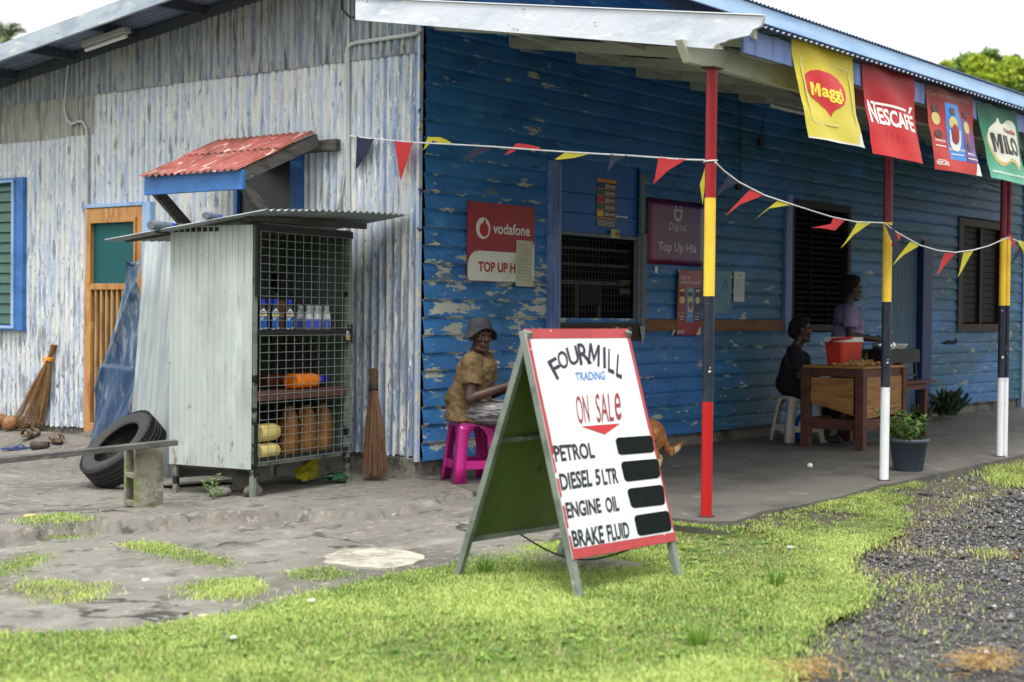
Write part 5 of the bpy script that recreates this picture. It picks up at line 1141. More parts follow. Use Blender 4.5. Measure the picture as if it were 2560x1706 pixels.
# brooms
def broom(label, top, base, spread, sdir, ribbon, rcol, n=190, seed=0, rcols=None):
    t = thing('stick_broom', label, 'broom', base, 'coconut stick brooms')
    top = Vector(top); base = Vector(base); sdir = Vector(sdir).normalized(); rr = random.Random(seed); d = (base-top)
    other = d.normalized().cross(sdir).normalized(); neck = top+d*.16
    b = MB()
    for i in range(n):
        a = rr.uniform(-1, 1); c = rr.uniform(-1, 1)*(1-abs(a))**.5
        h = top+sdir*(.034*a)+other*(.03*c)+d*(-.02*rr.random()); nk = neck+sdir*.022*a+other*.02*c
        e = base+sdir*(spread*a*(.9+.25*rr.random()))+other*(spread*.35*c)-d.normalized()*(.07*rr.random()*(.4+abs(a)))
        m1 = nk.lerp(e, .4)+sdir*(spread*.07*a)+Vector((rr.uniform(-.012, .012), rr.uniform(-.012, .012), 0))
        if e.z < .015: e.z = .015
        if e.x > -.028: e.x = -.03
        if m1.x > -.028: m1.x = -.03
        b.tube([h, nk, m1, e], [.0034, .0028, .0022, .0012], 3, rr.randrange(3), cap=False)
    b.build('sticks', [*rcols], t)
    b = MB(); u = d.normalized(); pts = [neck+u*(.01*i/8-.02)+sdir*.033*math.cos(i*.8)+other*.031*math.sin(i*.8) for i in range(30)]; b.tube(pts, .006, 6)
    if ribbon:
        b.tube([neck-other*.0+sdir*.03, neck+sdir*.06+Vector((0, 0, .02)), neck+sdir*.07-Vector((0, 0, .03))], [.008, .01, .004], 6); b.tube([neck+sdir*.03, neck+sdir*.065-Vector((0, 0, .05))], [.008, .004], 6)
    b.build('binding', rcol, t)
broom('light brown stick broom with an orange ribbon leaning left of the orange door', (-.05, 4.50, .905), (-.14, 4.80, .13), .17, (-.35, .94, 0), True, flat('orange_ribbon', S(240, 150, 30), .5), 240, 1, [flat('broom_a', S(138, 102, 66), .8), flat('broom_b', S(110, 78, 50), .8), flat('broom_c', S(164, 128, 86), .8)])
broom('darker stick broom leaning right of the mesh cabinet', (-.045, .435, .80), (-.27, .20, .01), .095, (.62, -.75, 0), False, flat('dark_twine', S(60, 62, 60), .8), 220, 2, [flat('broom_d', S(104, 74, 52), .85), flat('broom_e', S(78, 56, 42), .85), flat('broom_f', S(126, 96, 70), .85)])

# coconuts, husks, shoes
m_husk = pm('coconut_husk', S(150, 110, 76), [(S(116, 78, 50), 9, (1, 1, 3), .45, .65), (S(176, 140, 104), 14, (1, 1, 3), .56, .7)], .85, .6, 40)
def coconut(label, c, r, rot):
    t = thing('coconut', label, 'coconut', (c[0], c[1], c[2]-r), 'coconuts by the iron wall')
    M = Matrix.Rotation(R(rot), 4, 'Y'); b = MB(); b.ell(c, (r, r*1.0, r*1.22), M, 20); b.build('husk', m_husk, t)
    b = MB(); b.ell(Vector(c)+M @ Vector((0, 0, r*1.17)), (r*.3, r*.3, r*.12), M, 12); b.build('stem_end', flat('coconut_eye', S(70, 50, 36), .9), t)
coconut('pale cut coconut at the left edge of the picture', (-.22, 5.14, .185), .075, 80)
coconut('brown coconut touching the spread of the light broom', (-.2, 4.96, .175), .068, 60)
coconut('coconut mostly cut off by the left edge', (-.2, 5.33, .18), .07, 75)
def sandal(label, c, rz, l, mat, grp, flipflop=False):
    t = thing('sandal', label, 'sandal', c, grp); M = Matrix.Translation(c) @ Matrix.Rotation(R(rz), 4, 'Z')
    out = [(l*.5*math.cos(a)*(1 if math.cos(a) > 0 else 1), l*(.19+.03*math.cos(a))*math.sin(a)) for a in [2*math.pi*i/20 for i in range(20)]]
    b = MB(); b.slab([M @ Vector((x, y, 0)) for x, y in out], (0, 0, 1), .02); b.build('sole', mat, t, bevel=.005)
    if flipflop:
        b = MB(); b.tube([M @ Vector(p) for p in ((l*.28, 0, .02), (l*.16, -l*.05, .045), (-.02, -l*.17, .02))], .006, 6); b.tube([M @ Vector(p) for p in ((l*.28, 0, .02), (l*.16, l*.05, .045), (-.02, l*.17, .02))], .006, 6); b.build('strap', mat, t)
    else:
        for x0, w in ((.2, .06), (-.22, .05)):
            b = MB(); b.grid(lambda u, v: M @ Vector((l*x0+w*(u-.5), l*.2*math.cos(math.pi*v), .02+.05*math.sin(math.pi*v))), 3, 10); b.build('strap', mat, t, solid=.004)
sandal('blue flip-flop lying alone on the concrete in front of the light broom', (-.66, 4.18, .0), -30, .26, flat('blue_rubber', S(58, 74, 120), .6), None, True)
m_leather = flat('worn_brown_leather', S(112, 92, 70), .7, .3)
sandal('worn brown sandal closest to the light broom', (-.35, 4.42, .085), 20, .26, m_leather, 'worn brown sandals by the door')
sandal('worn brown sandal closest to the foot of the orange door', (-.42, 3.93, .075), 70, .26, m_leather, 'worn brown sandals by the door')
hk = thing('husk_pile', 'dark fibrous husks heaped behind the coconuts at the wall foot', 'husks', (-.12, 5.05, .1)); b = MB(); rr = random.Random(9)
for i in range(60):
    p = Vector((-.08-.10*rr.random(), 4.85+.6*rr.random(), .13+.09*rr.random())); q = p+Vector((rr.uniform(-.04, .03), rr.uniform(-.12, .12), rr.uniform(-.04, .05))); b.tube([p, q], [.012, .004], 5)
b.build('fibres', flat('dark_husk', S(74, 56, 42), .9, .3), hk)
soil = MB(); soil.grid(lambda u, v: (-.02-.42*u, 2.95+1.2*v, .10*(1-u)**1.6*(1+.4*noise.noise(Vector((u*4, v*9, 0))))*math.sin(math.pi*min(1, max(0, v)))**.4+.085-.1*u), 14, 30)
so_ = tag(soil.build('soil_heap', pm('grey_soil', S(104, 98, 88), [(S(70, 66, 58), 9, W, .45, .65), (S(140, 134, 120), 30, W, .6, .7)], .95, .8, 60)), 'heap of grey soil at the foot of the orange door', 'soil')

b = MB(); b.tube([(-.62, 4.02, .045), (-.52, 3.90, .045)], [.035, .034], 14, cap=False); tag(b.build('pipe_offcut', flat('dark_pipe', S(70, 62, 58), .7), solid=.004), 'short dark pipe offcut lying beside the worn brown sandals', 'pipe')
# under the cabinet
def rock(label, c, r, seed, mat, squash=.7):
    t = MB(); n0 = len(t.v); t.ell(c, (r, r*.8, r*squash), None, 14)
    t.v = [tuple(Vector(v)+(Vector(v)-Vector(c)).normalized()*r*.35*noise.noise(Vector(v)*14+Vector((seed, 0, 0)))) for v in t.v]
    t.sm = [False]*len(t.sm)
    return tag(t.build('rock', mat), label, 'rock', 'rocks under the cabinet')
m_rock = flat('grey_rock', S(110, 106, 98), .9, .3, 14, .6)
rock('rounded rock propping the near foot of the cabinet', (-1.52, .17, .03), .075, 1, m_rock)
rock('dark rock under the cabinet behind the near foot', (-1.35, .42, .05), .11, 2, m_rock)
rock('flat rock beside the small leafy weed', (-1.66, .34, .02), .085, 3, m_rock, .45)
b = MB(); b.slab([(-1.62, .95, .01), (-1.1, .82, .01), (-1.0, 1.1, .012), (-1.55, 1.2, .012)], (0, 0, 1), .015); tag(b.build('floor_board', flat('pale_board', S(150, 146, 134), .8)), 'thin pale board lying on the ground under the cabinet', 'board')
def sackf(u, v):
    k = Vector((u*3, v*3, 7)); return Vector((-.80+.26*u+.04*noise.noise(k), .42+.10*v+.1*u*(1-v), .015+.17*v*(.4+.6*u)+.03*noise.noise(k*2)))
b = MB(); b.grid(sackf, 16, 12); tag(b.build('plastic_bag', pm('yellow_bag', S(200, 190, 40), [(S(170, 160, 40), 8, W, .45, .6), (S(90, 100, 40), 12, W, .62, .7), (S(220, 220, 170), 10, W, .66, .7)], .35), solid=.002), 'crumpled yellow plastic bag under the right side of the cabinet', 'bag')
def gbottle(label, c, rz):
    t = thing('glass_bottle', label, 'bottle', c, 'green bottles under the cabinet'); M = Matrix.Translation(c) @ Matrix.Rotation(R(rz), 4, 'Z') @ Matrix.Rotation(R(88), 4, 'Y')
    b = MB(); b.lathe([(.028, -.09), (.031, -.085), (.031, .03), (.024, .06), (.012, .085), (.011, .12)], 18, M); b.build('glass', pm('green_glass', S(20, 70, 40), [], .08, spec=.8), t)
    b = MB(); b.lathe([(.0135, .105), (.014, .12), (.0125, .124)], 12, M); b.build('neck_ring', pm('green_glass_rim', S(30, 90, 54), [], .1, spec=.8), t)
gbottle('green glass bottle lying under the cabinet by the dark broom', (-.56, .27, .032), 200)
gbottle('green glass bottle behind the other one under the cabinet', (-.52, .36, .034), 170)

# manhole lid and small litter
md = MB(); P = [(-2.87, -1.86), (-2.75, -1.75), (-2.57, -1.70), (-2.44, -1.72), (-2.37, -1.82), (-2.34, -1.98), (-2.40, -2.14), (-2.50, -2.26), (-2.66, -2.31), (-2.82, -2.29), (-2.92, -2.16), (-2.93, -1.98)]
md.slab([(x+.03*noise.noise(Vector((x*9, y*9, 0))), y+.03*noise.noise(Vector((x*9, y*9, 4))), -.085) for x, y in [((P[i][0]*(4-j)+P[(i+1) % 12][0]*j)/4, (P[i][1]*(4-j)+P[(i+1) % 12][1]*j)/4) for i in range(12) for j in range(4)]], (0, 0, 1), .026)
tag(md.build('manhole_cover', pm('whitewashed_lid', S(168, 164, 152), [(S(130, 126, 114), 5, W, .45, .65), (S(192, 188, 176), 14, W, .55, .7), (S(130, 126, 116), 30, W, .64, .7)], .9, .6, 50), bevel=.01), 'round whitewashed concrete cover set in the apron beside the grass', 'cover')
b = MB(); b.ell((2.72, -1.86, .035), (.026, .024, .023), None, 14); b.v = [tuple(Vector(v)+Vector((.006*noise.noise(Vector(v)*60), 0, .006*noise.noise(Vector(v)*70)))) for v in b.v]; tag(b.build('crumpled_paper', m_white), 'small crumpled white paper ball on the veranda floor', 'litter')
def shard(label, c, r, mat, cat='litter', nm='litter', grp='scraps on the ground'):
    rr = random.Random(c[0]*99+c[1]); P = [(c[0]+r*(.6+.5*rr.random())*math.cos(a), c[1]+r*(.4+.4*rr.random())*math.sin(a), c[2]) for a in [i*1.05 for i in range(6)]]
    b = MB(); b.slab(P, (0, 0, 1), min(.007, r*.35)); return tag(b.build(nm, mat), label, cat, grp)
shard('whitish stone lying in the grass right of the sandwich board', (-.9, -3.58, -.045), .035, flat('pale_stone', S(190, 188, 180), .9), 'stone', 'stone', None)
shard('white petal shaped scrap on the lawn nearest the camera', (-4.52, -3.02, -.045), .016, m_white)
shard('pale stone beside the front grass patch on the apron', (-4.27, -2.545, -.06), .035, flat('cream_stone', S(196, 180, 150), .9), 'stone', 'stone', None)
shard('black pebble beside the pale stone on the apron', (-4.29, -2.46, -.06), .02, flat('black_pebble', S(40, 38, 36), .9), 'stone', 'stone', None)
shard('small white scrap on the apron between the grass patches', (-3.84, -1.62, -.07), .022, m_white)
shard('small white scrap on the lawn below the whitewashed lid', (-3.79, -2.72, -.04), .022, m_white)
shard('yellowed leaf on the concrete ridge at the left', (-3.2, .27, .012), .05, flat('yellow_leaf', S(196, 176, 110), .7), 'leaf', 'fallen_leaf', None)
shard('orange brown leaf at the slab edge below the plant pot', (3.0, -2.83, -.06), .05, flat('orange_leaf', S(176, 96, 50), .7), 'leaf', 'fallen_leaf', None)

# pink stool
def stool(label, c, rz, mat, hgt, base, topw, cat='stool', nm='plastic_stool'):
    t = thing(nm, label, cat, c); M = Matrix.Translation(c) @ Matrix.Rotation(R(rz), 4, 'Z')
    b = MB(); hb, ht = base/2, topw/2
    # seat: rounded square plate with a turned-down rim
    for z0, z1, e0, e1 in ((hgt-.035, hgt-.008, ht+.006, ht+.002), (hgt-.008, hgt, ht+.002, ht-.012)):
        A = rrect(-e0, -e0, e0, e0, .05, .05); B = rrect(-e1, -e1, e1, e1, .05, .05); n = len(A)
        b.add([M @ Vector((x, y, z0)) for x, y in A]+[M @ Vector((x, y, z1)) for x, y in B], [(i, (i+1) % n, n+(i+1) % n, n+i) for i in range(n)], 0, True)
    e1 = ht-.012; b.add([M @ Vector((x, y, hgt)) for x, y in rrect(-e1, -e1, e1, e1, .05, .05)], [tuple(range(24))])
    b.build('seat', mat, t)
    for sx, sy in ((1, 1), (1, -1), (-1, 1), (-1, -1)):
        # L-shaped leg that widens into a curved shoulder under the seat
        b = MB(); lv = [(0, .085, 1), (.12, .075, 1), (.26, .068, 1), (hgt-.10, .075, 1), (hgt-.06, .098, 1), (hgt-.03, ht, 1)]
        vs = []; nn = 7
        for z, wdt, _ in lv:
            k = z/(hgt-.02); h = hb+(ht-hb)*min(1, k); rad = .03
            pts = [(h-wdt, h), (h-rad, h), (h-rad*.3, h-rad*.06), (h, h-rad*.35) if 0 else (h-rad*.06, h-rad*.3), (h, h-rad), (h, h-wdt)]
            vs += [M @ Vector((sx*x, sy*y, z)) for x, y in pts]
        m = 6; fs = [(i*m+k, i*m+k+1, (i+1)*m+k+1, (i+1)*m+k) for i in range(len(lv)-1) for k in range(m-1)]
        b.add(vs, fs, 0, True); b.build('leg', mat, t, solid=.007)
    b = MB()
    for k in range(4):
        Mk = M @ Matrix.Rotation(R(90*k), 4, 'Z'); z = .135; h = hb+(ht-hb)*z/hgt
        b.add([Mk @ Vector(p) for p in ((-h+.05, h-.002, z-.03), (h-.05, h-.002, z-.03), (h-.05, h-.004, z+.03), (-h+.05, h-.004, z+.03))], [(0, 1, 2, 3)])
    b.build('stretcher', mat, t, solid=.006)
    return t
SC = Vector((.085, -.44, .012))
stool('bright magenta plastic stool under the seated man', SC, 58, pm('magenta_plastic', S(168, 26, 116), [(S(148, 20, 100), 4, W, .5, .75)], .28, spec=.5), .45, .37, .27)

# ---------------------------------------------------------------- veranda market corner
m_tw = pm('dark_red_brown_wood', S(86, 50, 38), [(S(62, 36, 28), 4, (1, 1, 3), .45, .65), (S(110, 66, 48), 8, (1, 1, 3), .6, .72)], .6)
m_ply = pm('plywood', S(150, 108, 58), [(S(124, 84, 44), 3, (.6, 1, 4), .45, .65), (S(170, 128, 74), 5, (.6, 1, 5), .56, .7)], .6)
TX0, TX1, TY0, TY1, TZ = 4.60, 5.50, -1.42, -.86, .79
tb = thing('market_table', 'red brown wooden table with plywood sides, holding the red cool box', 'table', ((TX0+TX1)/2, (TY0+TY1)/2, .012))
b = MB(); b.box((TX0-.03, TY0-.03, TZ-.022), (TX1+.03, TY1+.03, TZ)); b.build('tabletop', m_ply, tb, bevel=.004)
b = MB()
for a, c in (((TX0, TY0), (TX1, TY0)), ((TX0, TY1), (TX1, TY1)), ((TX0, TY0), (TX0, TY1)), ((TX1, TY0), (TX1, TY1))):
    for z, h in ((TZ-.062, .075), (.24, .10)): b.beam((a[0], a[1], z), (c[0], c[1], z), .04, h)
b.build('apron_rail', m_tw, tb, bevel=.003)
for x, y in ((TX0, TY0), (TX1, TY0), (TX0, TY1), (TX1, TY1)):
    b = MB(); sx = -.02 if x == TX0 else .0; b.beam((x-.012, y-.012, .013), (x, y, TZ-.023), .085, .085, 0, (0, 1, 0)); b.build('leg', m_tw, tb, bevel=.004)
b = MB(); b.slab([(TX0+.06, TY0-.03, .30), (TX1-.05, TY0-.03, .33), (TX1-.05, TY0-.03, .69), (TX0+.06, TY0-.03, .69)], (0, 1, 0), .008); b.slab([(TX0-.028, TY1-.06, .44), (TX0-.028, TY0+.06, .33), (TX0-.028, TY0+.06, .68), (TX0-.028, TY1-.06, .68)], (1, 0, 0), .008); b.build('side_panel', m_ply, tb)
ck = thing('cool_box', 'red orange cool box with a white lid on the brown table', 'cool box', (4.90, -1.02, TZ))
Mk = Matrix.Translation((4.97, -1.06, TZ)) @ Matrix.Rotation(R(-14), 4, 'Z') @ Matrix.Scale(.9, 4)
def tap(mb, z0, z1, a0, c0, a1, c1):
    A = rrect(-a0, -c0, a0, c0, .03, .03, 3); B = rrect(-a1, -c1, a1, c1, .03, .03, 3); n = len(A)
    mb.add([Mk @ Vector((x, y, z0)) for x, y in A]+[Mk @ Vector((x, y, z1)) for x, y in B], [(i, (i+1) % n, n+(i+1) % n, n+i) for i in range(n)]+[tuple(reversed(range(n))), tuple(range(n, 2*n))], 0)
b = MB(); tap(b, .001, .25, .155, .105, .18, .125); b.build('tub', pm('red_cooler', S(196, 60, 44), [(S(176, 50, 38), 3, W, .5, .7)], .4), ck)
b = MB(); tap(b, .2505, .30, .186, .132, .182, .128); b.build('lid', flat('cooler_lid', S(216, 218, 206), .5, .06), ck)
b = MB(); b.tube([Mk @ Vector(p) for p in ((-.187, .05, .22), (-.20, -.02, .275), (-.19, -.145, .285), (-.05, -.155, .30))], .013, 8); b.build('handle', flat('cooler_handle', S(190, 30, 36), .4), ck)
pn = thing('peanut_bundles', 'pile of tied brown peanut bundles in front of the red cool box', 'peanuts', (5.05, -1.25, TZ)); rr = random.Random(4); b = MB()
for i in range(260):
    u = rr.random(); x = 4.72+.62*u; y = -1.36+.3*rr.random(); z = TZ+.008+.045*rr.random()*math.sin(math.pi*min(1, max(.05, u)))
    b.ell((x, y, z), (.017, .009, .009), Matrix.Rotation(rr.random()*6.3, 4, 'Z') @ Matrix.Rotation(rr.uniform(-.6, .6), 4, 'Y'), 6)
b.build('peanuts', flat('peanut_shell', S(176, 140, 92), .85, .3, 30), pn)
b = MB()
for i in range(60):
    p = Vector((4.85+.4*rr.random(), -1.2+.14*rr.random(), TZ+.02)); b.tube([p, p+Vector((rr.uniform(-.05, .05), rr.uniform(-.04, .04), .05+.09*rr.random()))], [.003, .0015], 4, cap=False)
b.build('stalks', flat('dry_stalk', S(120, 104, 66), .9), pn)
# bench with the grill
bn = thing('side_bench', 'narrow brown bench beside the table, carrying the black grill', 'bench', (6.0, -1.0, .012))
b = MB(); b.box((5.56, -1.32, .585), (6.62, -.86, .612)); b.build('top', m_tw, bn, bevel=.004)
b = MB(); b.box((5.60, -1.29, .52), (6.42, -1.255, .584)); b.box((5.60, -.92, .52), (6.42, -.885, .584)); b.build('apron_rail', m_tw, bn, bevel=.003)
for x, y in ((5.60, -1.29), (6.36, -1.29), (5.6, -.90), (6.36, -.90)):
    b = MB(); b.box((x, y-.02, .013), (x+.06, y+.04, .519)); b.build('leg', m_tw, bn, bevel=.003)
g_ = thing('charcoal_grill', 'black box grill standing on the narrow bench', 'grill', (5.95, -1.1, .612)); GZ = .80
b = MB(); b.box((5.56, -1.28, GZ), (6.28, -.92, GZ+.13)); b.box((5.6, -1.24, GZ+.131), (6.24, -.96, GZ+.135)); b.build('firebox', flat('black_steel', S(20, 21, 24), .5), g_, bevel=.006)
b = MB()
for x in (5.62, 6.22):
    for y in (-1.25, -.95): b.beam((x, y, GZ), (x+(.03 if x > 6 else -.02), y, .613), .025, .025)
b.beam((5.62, -1.25, .67), (6.24, -1.25, .67), .02, .02); b.build('leg', flat('black_leg', S(24, 24, 27), .5), g_)
b = MB(); b.box((5.80, -1.286, .613), (5.9, -1.2, GZ)); b.build('ash_chute', flat('black_chute', S(18, 18, 20), .5), g_)
b = MB(); b.ell((5.76, -1.12, GZ+.165), (.17, .11, .055), None, 26)
b.v = [tuple(Vector(v)+Vector((0, 0, 1))*.03*noise.noise(Vector(v)*22)+Vector((.02*noise.noise(Vector(v)*30), .02*noise.noise(Vector(v)*26+Vector((5, 0, 0))), 0))) for v in b.v]; b.v = [(x, y, max(z, GZ+.136)) for x, y, z in b.v]; b.sm = [False]*len(b.sm); tag(b.build('foil_parcel', flat('foil', S(220, 222, 226), .22, metal=.9)), 'crumpled silver foil parcel lying on the black grill', 'foil')
Mt = Matrix.Translation((6.07, -1.10, GZ+.136)); b = MB(); b.lathe([(.10, 0), (.125, .035), (.135, .05), (.13, .052), (.12, .038), (.09, .01)], 28, Mt, sx=1.15, sy=.85, ex=2.6); tag(b.build('food_tray', flat('pale_tray', S(206, 208, 204), .4)), 'pale oval food tray beside the foil parcel on the grill', 'tray')
# banana bunches
m_ban = pm('green_banana', S(42, 62, 34), [(S(28, 44, 24), 8, W, .45, .65), (S(110, 120, 60), 10, W, .64, .72)], .5)
def bananas(label, c, n, seed, r):
    t = thing('banana_bunch', label, 'bananas', c, 'banana bunches on the veranda'); rr = random.Random(seed); b = MB()
    for i in range(n):
        a = rr.random()*2*math.pi; e = rr.uniform(-.1, 1.3); d = Vector((math.cos(a)*math.cos(e), math.sin(a)*math.cos(e), math.sin(e))); s_ = Vector(c)+Vector((rr.uniform(-r, r), rr.uniform(-r*.4, r*.4), .04+.17*rr.random()*(r > .15))); sd_ = Vector((0, 0, 1)) if d.z < .8 else Vector((1, 0, 0))
        b.tube([s_, s_+d*.06+sd_*.005, s_+d*.12+sd_*.02, s_+d*.17+sd_*.05, s_+d*.185+sd_*.06], [.008, .017, .018, .012, .004], 7)
    b.build('fruit', m_ban, t)
    b = MB(); b.tube([Vector(c)+Vector((-r*1.3, 0, .05)), Vector(c)+Vector((0, 0, .07)), Vector(c)+Vector((r*1.2, 0, .05))], [.02, .028, .02], 8); b.build('stem', flat('banana_stem', S(70, 66, 40), .8), t)
bananas('large bunch of green bananas on the floor against the blue wall', (9.45, -.32, .02), 120, 1, .2)
bananas('small brown banana bunch left of the large green one', (8.55, -.34, .02), 18, 2, .12)
# potted plant
pp = thing('potted_plant', 'leafy shrub in a dark grey plastic pot at the veranda edge', 'plant', (3.12, -2.55, .012))
Mp = Matrix.Translation((3.13, -2.53, .013)); b = MB(); b.lathe([(.112, 0), (.118, .008), (.148, .225), (.162, .228), (.164, .26), (.154, .262), (.150, .235), (.14, .225), (.0, .225)], 36, Mp, cap=False); b.lathe([(0, 0), (.112, 0)], 36, Mp, cap=False); b.build('pot', pm('dark_grey_pot', S(64, 74, 86), [(S(50, 58, 70), 5, W, .5, .7), (S(110, 112, 108), 12, W, .66, .72, (('Z', .1, .0, .06),))], .5), pp)
b = MB(); rr = random.Random(8); tips = []
for i in range(22):
    a = rr.random()*6.3; l = .13+.22*rr.random(); d = Vector((math.cos(a)*rr.uniform(.2, 1.1), math.sin(a)*rr.uniform(.2, 1.1), 1)).normalized(); p0 = Vector((3.13+.05*math.cos(a), -2.53+.05*math.sin(a), .23)); p1 = p0+d*l; b.tube([p0, p0.lerp(p1, .5)+Vector((0, 0, .01)), p1], [.006, .004, .002], 5, cap=False); tips.append((p0, p1))
b.tube([(3.17, -2.58, .23), (3.165, -2.59, .33), (3.175, -2.59, .42)], [.018, .014, .01], 7, 1)
b.build('stems', [flat('plant_stem', S(90, 90, 56), .8), flat('pale_stub', S(196, 176, 116), .8)], pp)
b = MB()
def leafq(b, c, d, n, l, w, mi=0):
    s_ = d.cross(n).normalized(); b.add([c, c+d*l*.35+s_*w*.5+n*l*.05, c+d*l, c+d*l*.35-s_*w*.5+n*l*.05, c+d*l*.45-n*l*.03], [(0, 4, 1), (1, 4, 2), (2, 4, 3), (3, 4, 0)], mi)
for p0, p1 in tips:
    for k in range(20):
        t_ = .25+.8*rr.random(); c = p0.lerp(p1, t_)+Vector((rr.uniform(-.02, .02), rr.uniform(-.02, .02), rr.uniform(-.02, .02))); a = rr.random()*6.3; d = Vector((math.cos(a), math.sin(a), rr.uniform(-.8, .5))).normalized(); n = Vector((rr.uniform(-.4, .4), rr.uniform(-.4, .4), 1)).normalized(); leafq(b, c, d, n, .05+.03*rr.random(), .026, rr.randrange(3))
b.build('foliage', [pm('leaf_dark', S(46, 84, 44), [], .35, transl=.25), pm('leaf_mid', S(70, 112, 56), [], .35, transl=.25), pm('leaf_pale', S(116, 144, 72), [], .4, transl=.25)], pp)
# small weed by the cabinet
wd = thing('weed', 'small leafy green weed growing by the near foot of the cabinet', 'weed', (-1.80, .24, 0)); b = MB(); b2 = MB(); rr = random.Random(21)
for i in range(9):
    a = rr.random()*6.3; p0 = Vector((-1.80, .24, -.01)); p1 = p0+Vector((.08*math.cos(a), .08*math.sin(a), .07+.09*rr.random())); b.tube([p0, p1], [.003, .0015], 4, cap=False)
    for k in range(10): leafq(b2, p0.lerp(p1, .3+.8*rr.random()), Vector((math.cos(rr.random()*6.3), math.sin(rr.random()*6.3), .2)).normalized(), Vector((0, 0, 1)), .028, .018)
b.build('stems', flat('weed_stem', S(100, 130, 70), .8), wd); b2.build('leaves', pm('weed_leaf', S(140, 172, 100), [], .5, transl=.3), wd)
# ---------------------------------------------------------------- people and the dog
def skinmat(name, c, d): return pm(name, c, [(d, 9, W, .45, .7)], .48, .15, 90, spec=.45)
def frame(az, c=(0, 0, 0)):
    f = Vector((math.cos(az), math.sin(az), 0)); s_ = Vector((f.y, -f.x, 0))   # forward, own right
    return f, s_
def loc(c, f, s_): return lambda a, b_, z: Vector(c)+f*a+s_*b_+Vector((0, 0, z))
def head_shapes(b, L, k=1.0, old=False):
    """L(forward, right, up) about the head's centre; k scales"""
    P = lambda a, c, z: L(a*k, c*k, z*k)
    f = (P(1, 0, 0)-P(0, 0, 0)).normalized(); M = f.to_track_quat('X', 'Z').to_matrix().to_4x4()
    b.ell(P(-.012, 0, .035), (.098*k, .076*k, .088*k), M)              # skull
    b.ell(P(.022, 0, -.03), (.066*k, .060*k, .085*k), M)               # face
    b.caps(P(.03, -.036, -.085), .026*k, P(.06, 0, -.098), .024*k); b.caps(P(.03, .036, -.085), .026*k, P(.06, 0, -.098), .024*k)   # jaw
    b.caps(P(.076, -.04, .028), .013*k, P(.083, .04, .028), .013*k); b.caps(P(.083, -.008, .03), .012*k, P(.078, .038, .028), .012*k)  # brow
    b.caps(P(.085, 0, .012), .010*k, P(.101, 0, -.022), .014*k)        # nose
    b.ell(P(.092, -.014, -.027), (.012*k, .010*k, .009*k), M); b.ell(P(.092, .014, -.027), (.012*k, .010*k, .009*k), M)
    for c in (-1, 1): b.ell(P(.06, .042*c, -.018), (.024*k, .020*k, .018*k), M)   # cheeks
    b.caps(P(.082, -.022, -.056), .0085*k, P(.082, .022, -.056), .0085*k); b.caps(P(.079, -.019, -.07), .0095*k, P(.079, .019, -.07), .0095*k)  # lips
    for c in (-1, 1): b.ell(P(-.008, .079*c, -.005), (.018*k, .009*k, .032*k), M)   # ears
def eyes(root, L, k, nm='eye'):
    for c in (-1, 1):
        b = MB(); p = L(.069*k, .031*c*k, .008*k); b.ell(p, (.0105*k,)*3, None, 12, 0)
        q = L(.0755*k, .031*c*k, .008*k); b.ell(q, (.0060*k,)*3, None, 10, 1)
        b.build(nm, [flat('eye_white', S(128, 116, 104), .4, .05), flat('eye_iris', S(24, 16, 12), .2)], root)
def hand(b, wrist, d, palm_n, k=1.0, curl=.7, side=1):
    """palm and five separate bent fingers; d = direction of the fingers, palm_n = out of the palm"""
    d = Vector(d).normalized(); n = Vector(palm_n); n = (n-d*n.dot(d)).normalized(); s_ = d.cross(n)*side
    b.caps(wrist, .024*k, wrist+d*.03*k, .024*k)
    for c in (-.022, -.007, .008, .022): b.caps(wrist+d*.02*k+s_*c*.7*k, .014*k, wrist+d*.082*k+s_*c*k, .0125*k)
    for c, l in ((-.027, .068), (-.009, .08), (.009, .075), (.026, .058)):
        p = wrist+d*.085*k+s_*c*k; a = 0; seg = l*k/3
        for i, r_ in enumerate((.0095, .0088, .008)):
            a += curl*(.7 if i == 0 else 1.0); dd = d*math.cos(a)+n*math.sin(a); q = p+dd*seg; b.caps(p, r_*k, q, r_*.94*k, 8); p = q
    p = wrist+d*.03*k-s_*.022*k; q = p+(d*.7-s_*.55+n*.45).normalized()*.042*k; b.caps(p, .012*k, q, .0105*k, 8); b.caps(q, .0105*k, q+(d*.8+s_*.2+n*.55).normalized()*.032*k, .0085*k, 8)

# --- the seated man
man = thing('person', 'seated man in a stained khaki t-shirt and grey bucket hat, looking towards the camera', 'person', SC)
PV = Vector((.075, -.405, .0)); f, s_ = frame(R(-66)); B = loc(PV, f, s_)
skin = skinmat('dark_brown_skin', S(74, 50, 42), S(52, 34, 30))
pel = B(0, 0, .545); chest = B(.06, 0, .80); nk = B(.065, 0, .935)
sh = {1: B(.075, .175, .895), -1: B(.085, -.175, .895)}
el = {1: B(.085, .235, .635), -1: B(.12, -.215, .645)}
wr = {1: B(.315, .135, .725), -1: B(.33, -.06, .715)}
b = MB()
b.ell(B(.0, 0, .56), (.15, .155, .12), frame(R(-66))[0].to_track_quat('X', 'Z').to_matrix().to_4x4())
b.caps(pel, .135, B(.035, 0, .70), .125); b.caps(B(.035, .03, .72), .115, chest, .12); b.caps(B(.05, -.07, .80), .10, B(.06, .07, .80), .10); b.caps(B(.08, -.14, .885), .062, B(.075, .14, .885), .062)
HC = B(.098, .012, 1.078); hf, hs = frame(R(-112)); HL = loc(HC, hf, hs)
b.caps(nk, .058, HC+Vector((0, 0, -.04)), .054)
head_shapes(b, HL, .98)
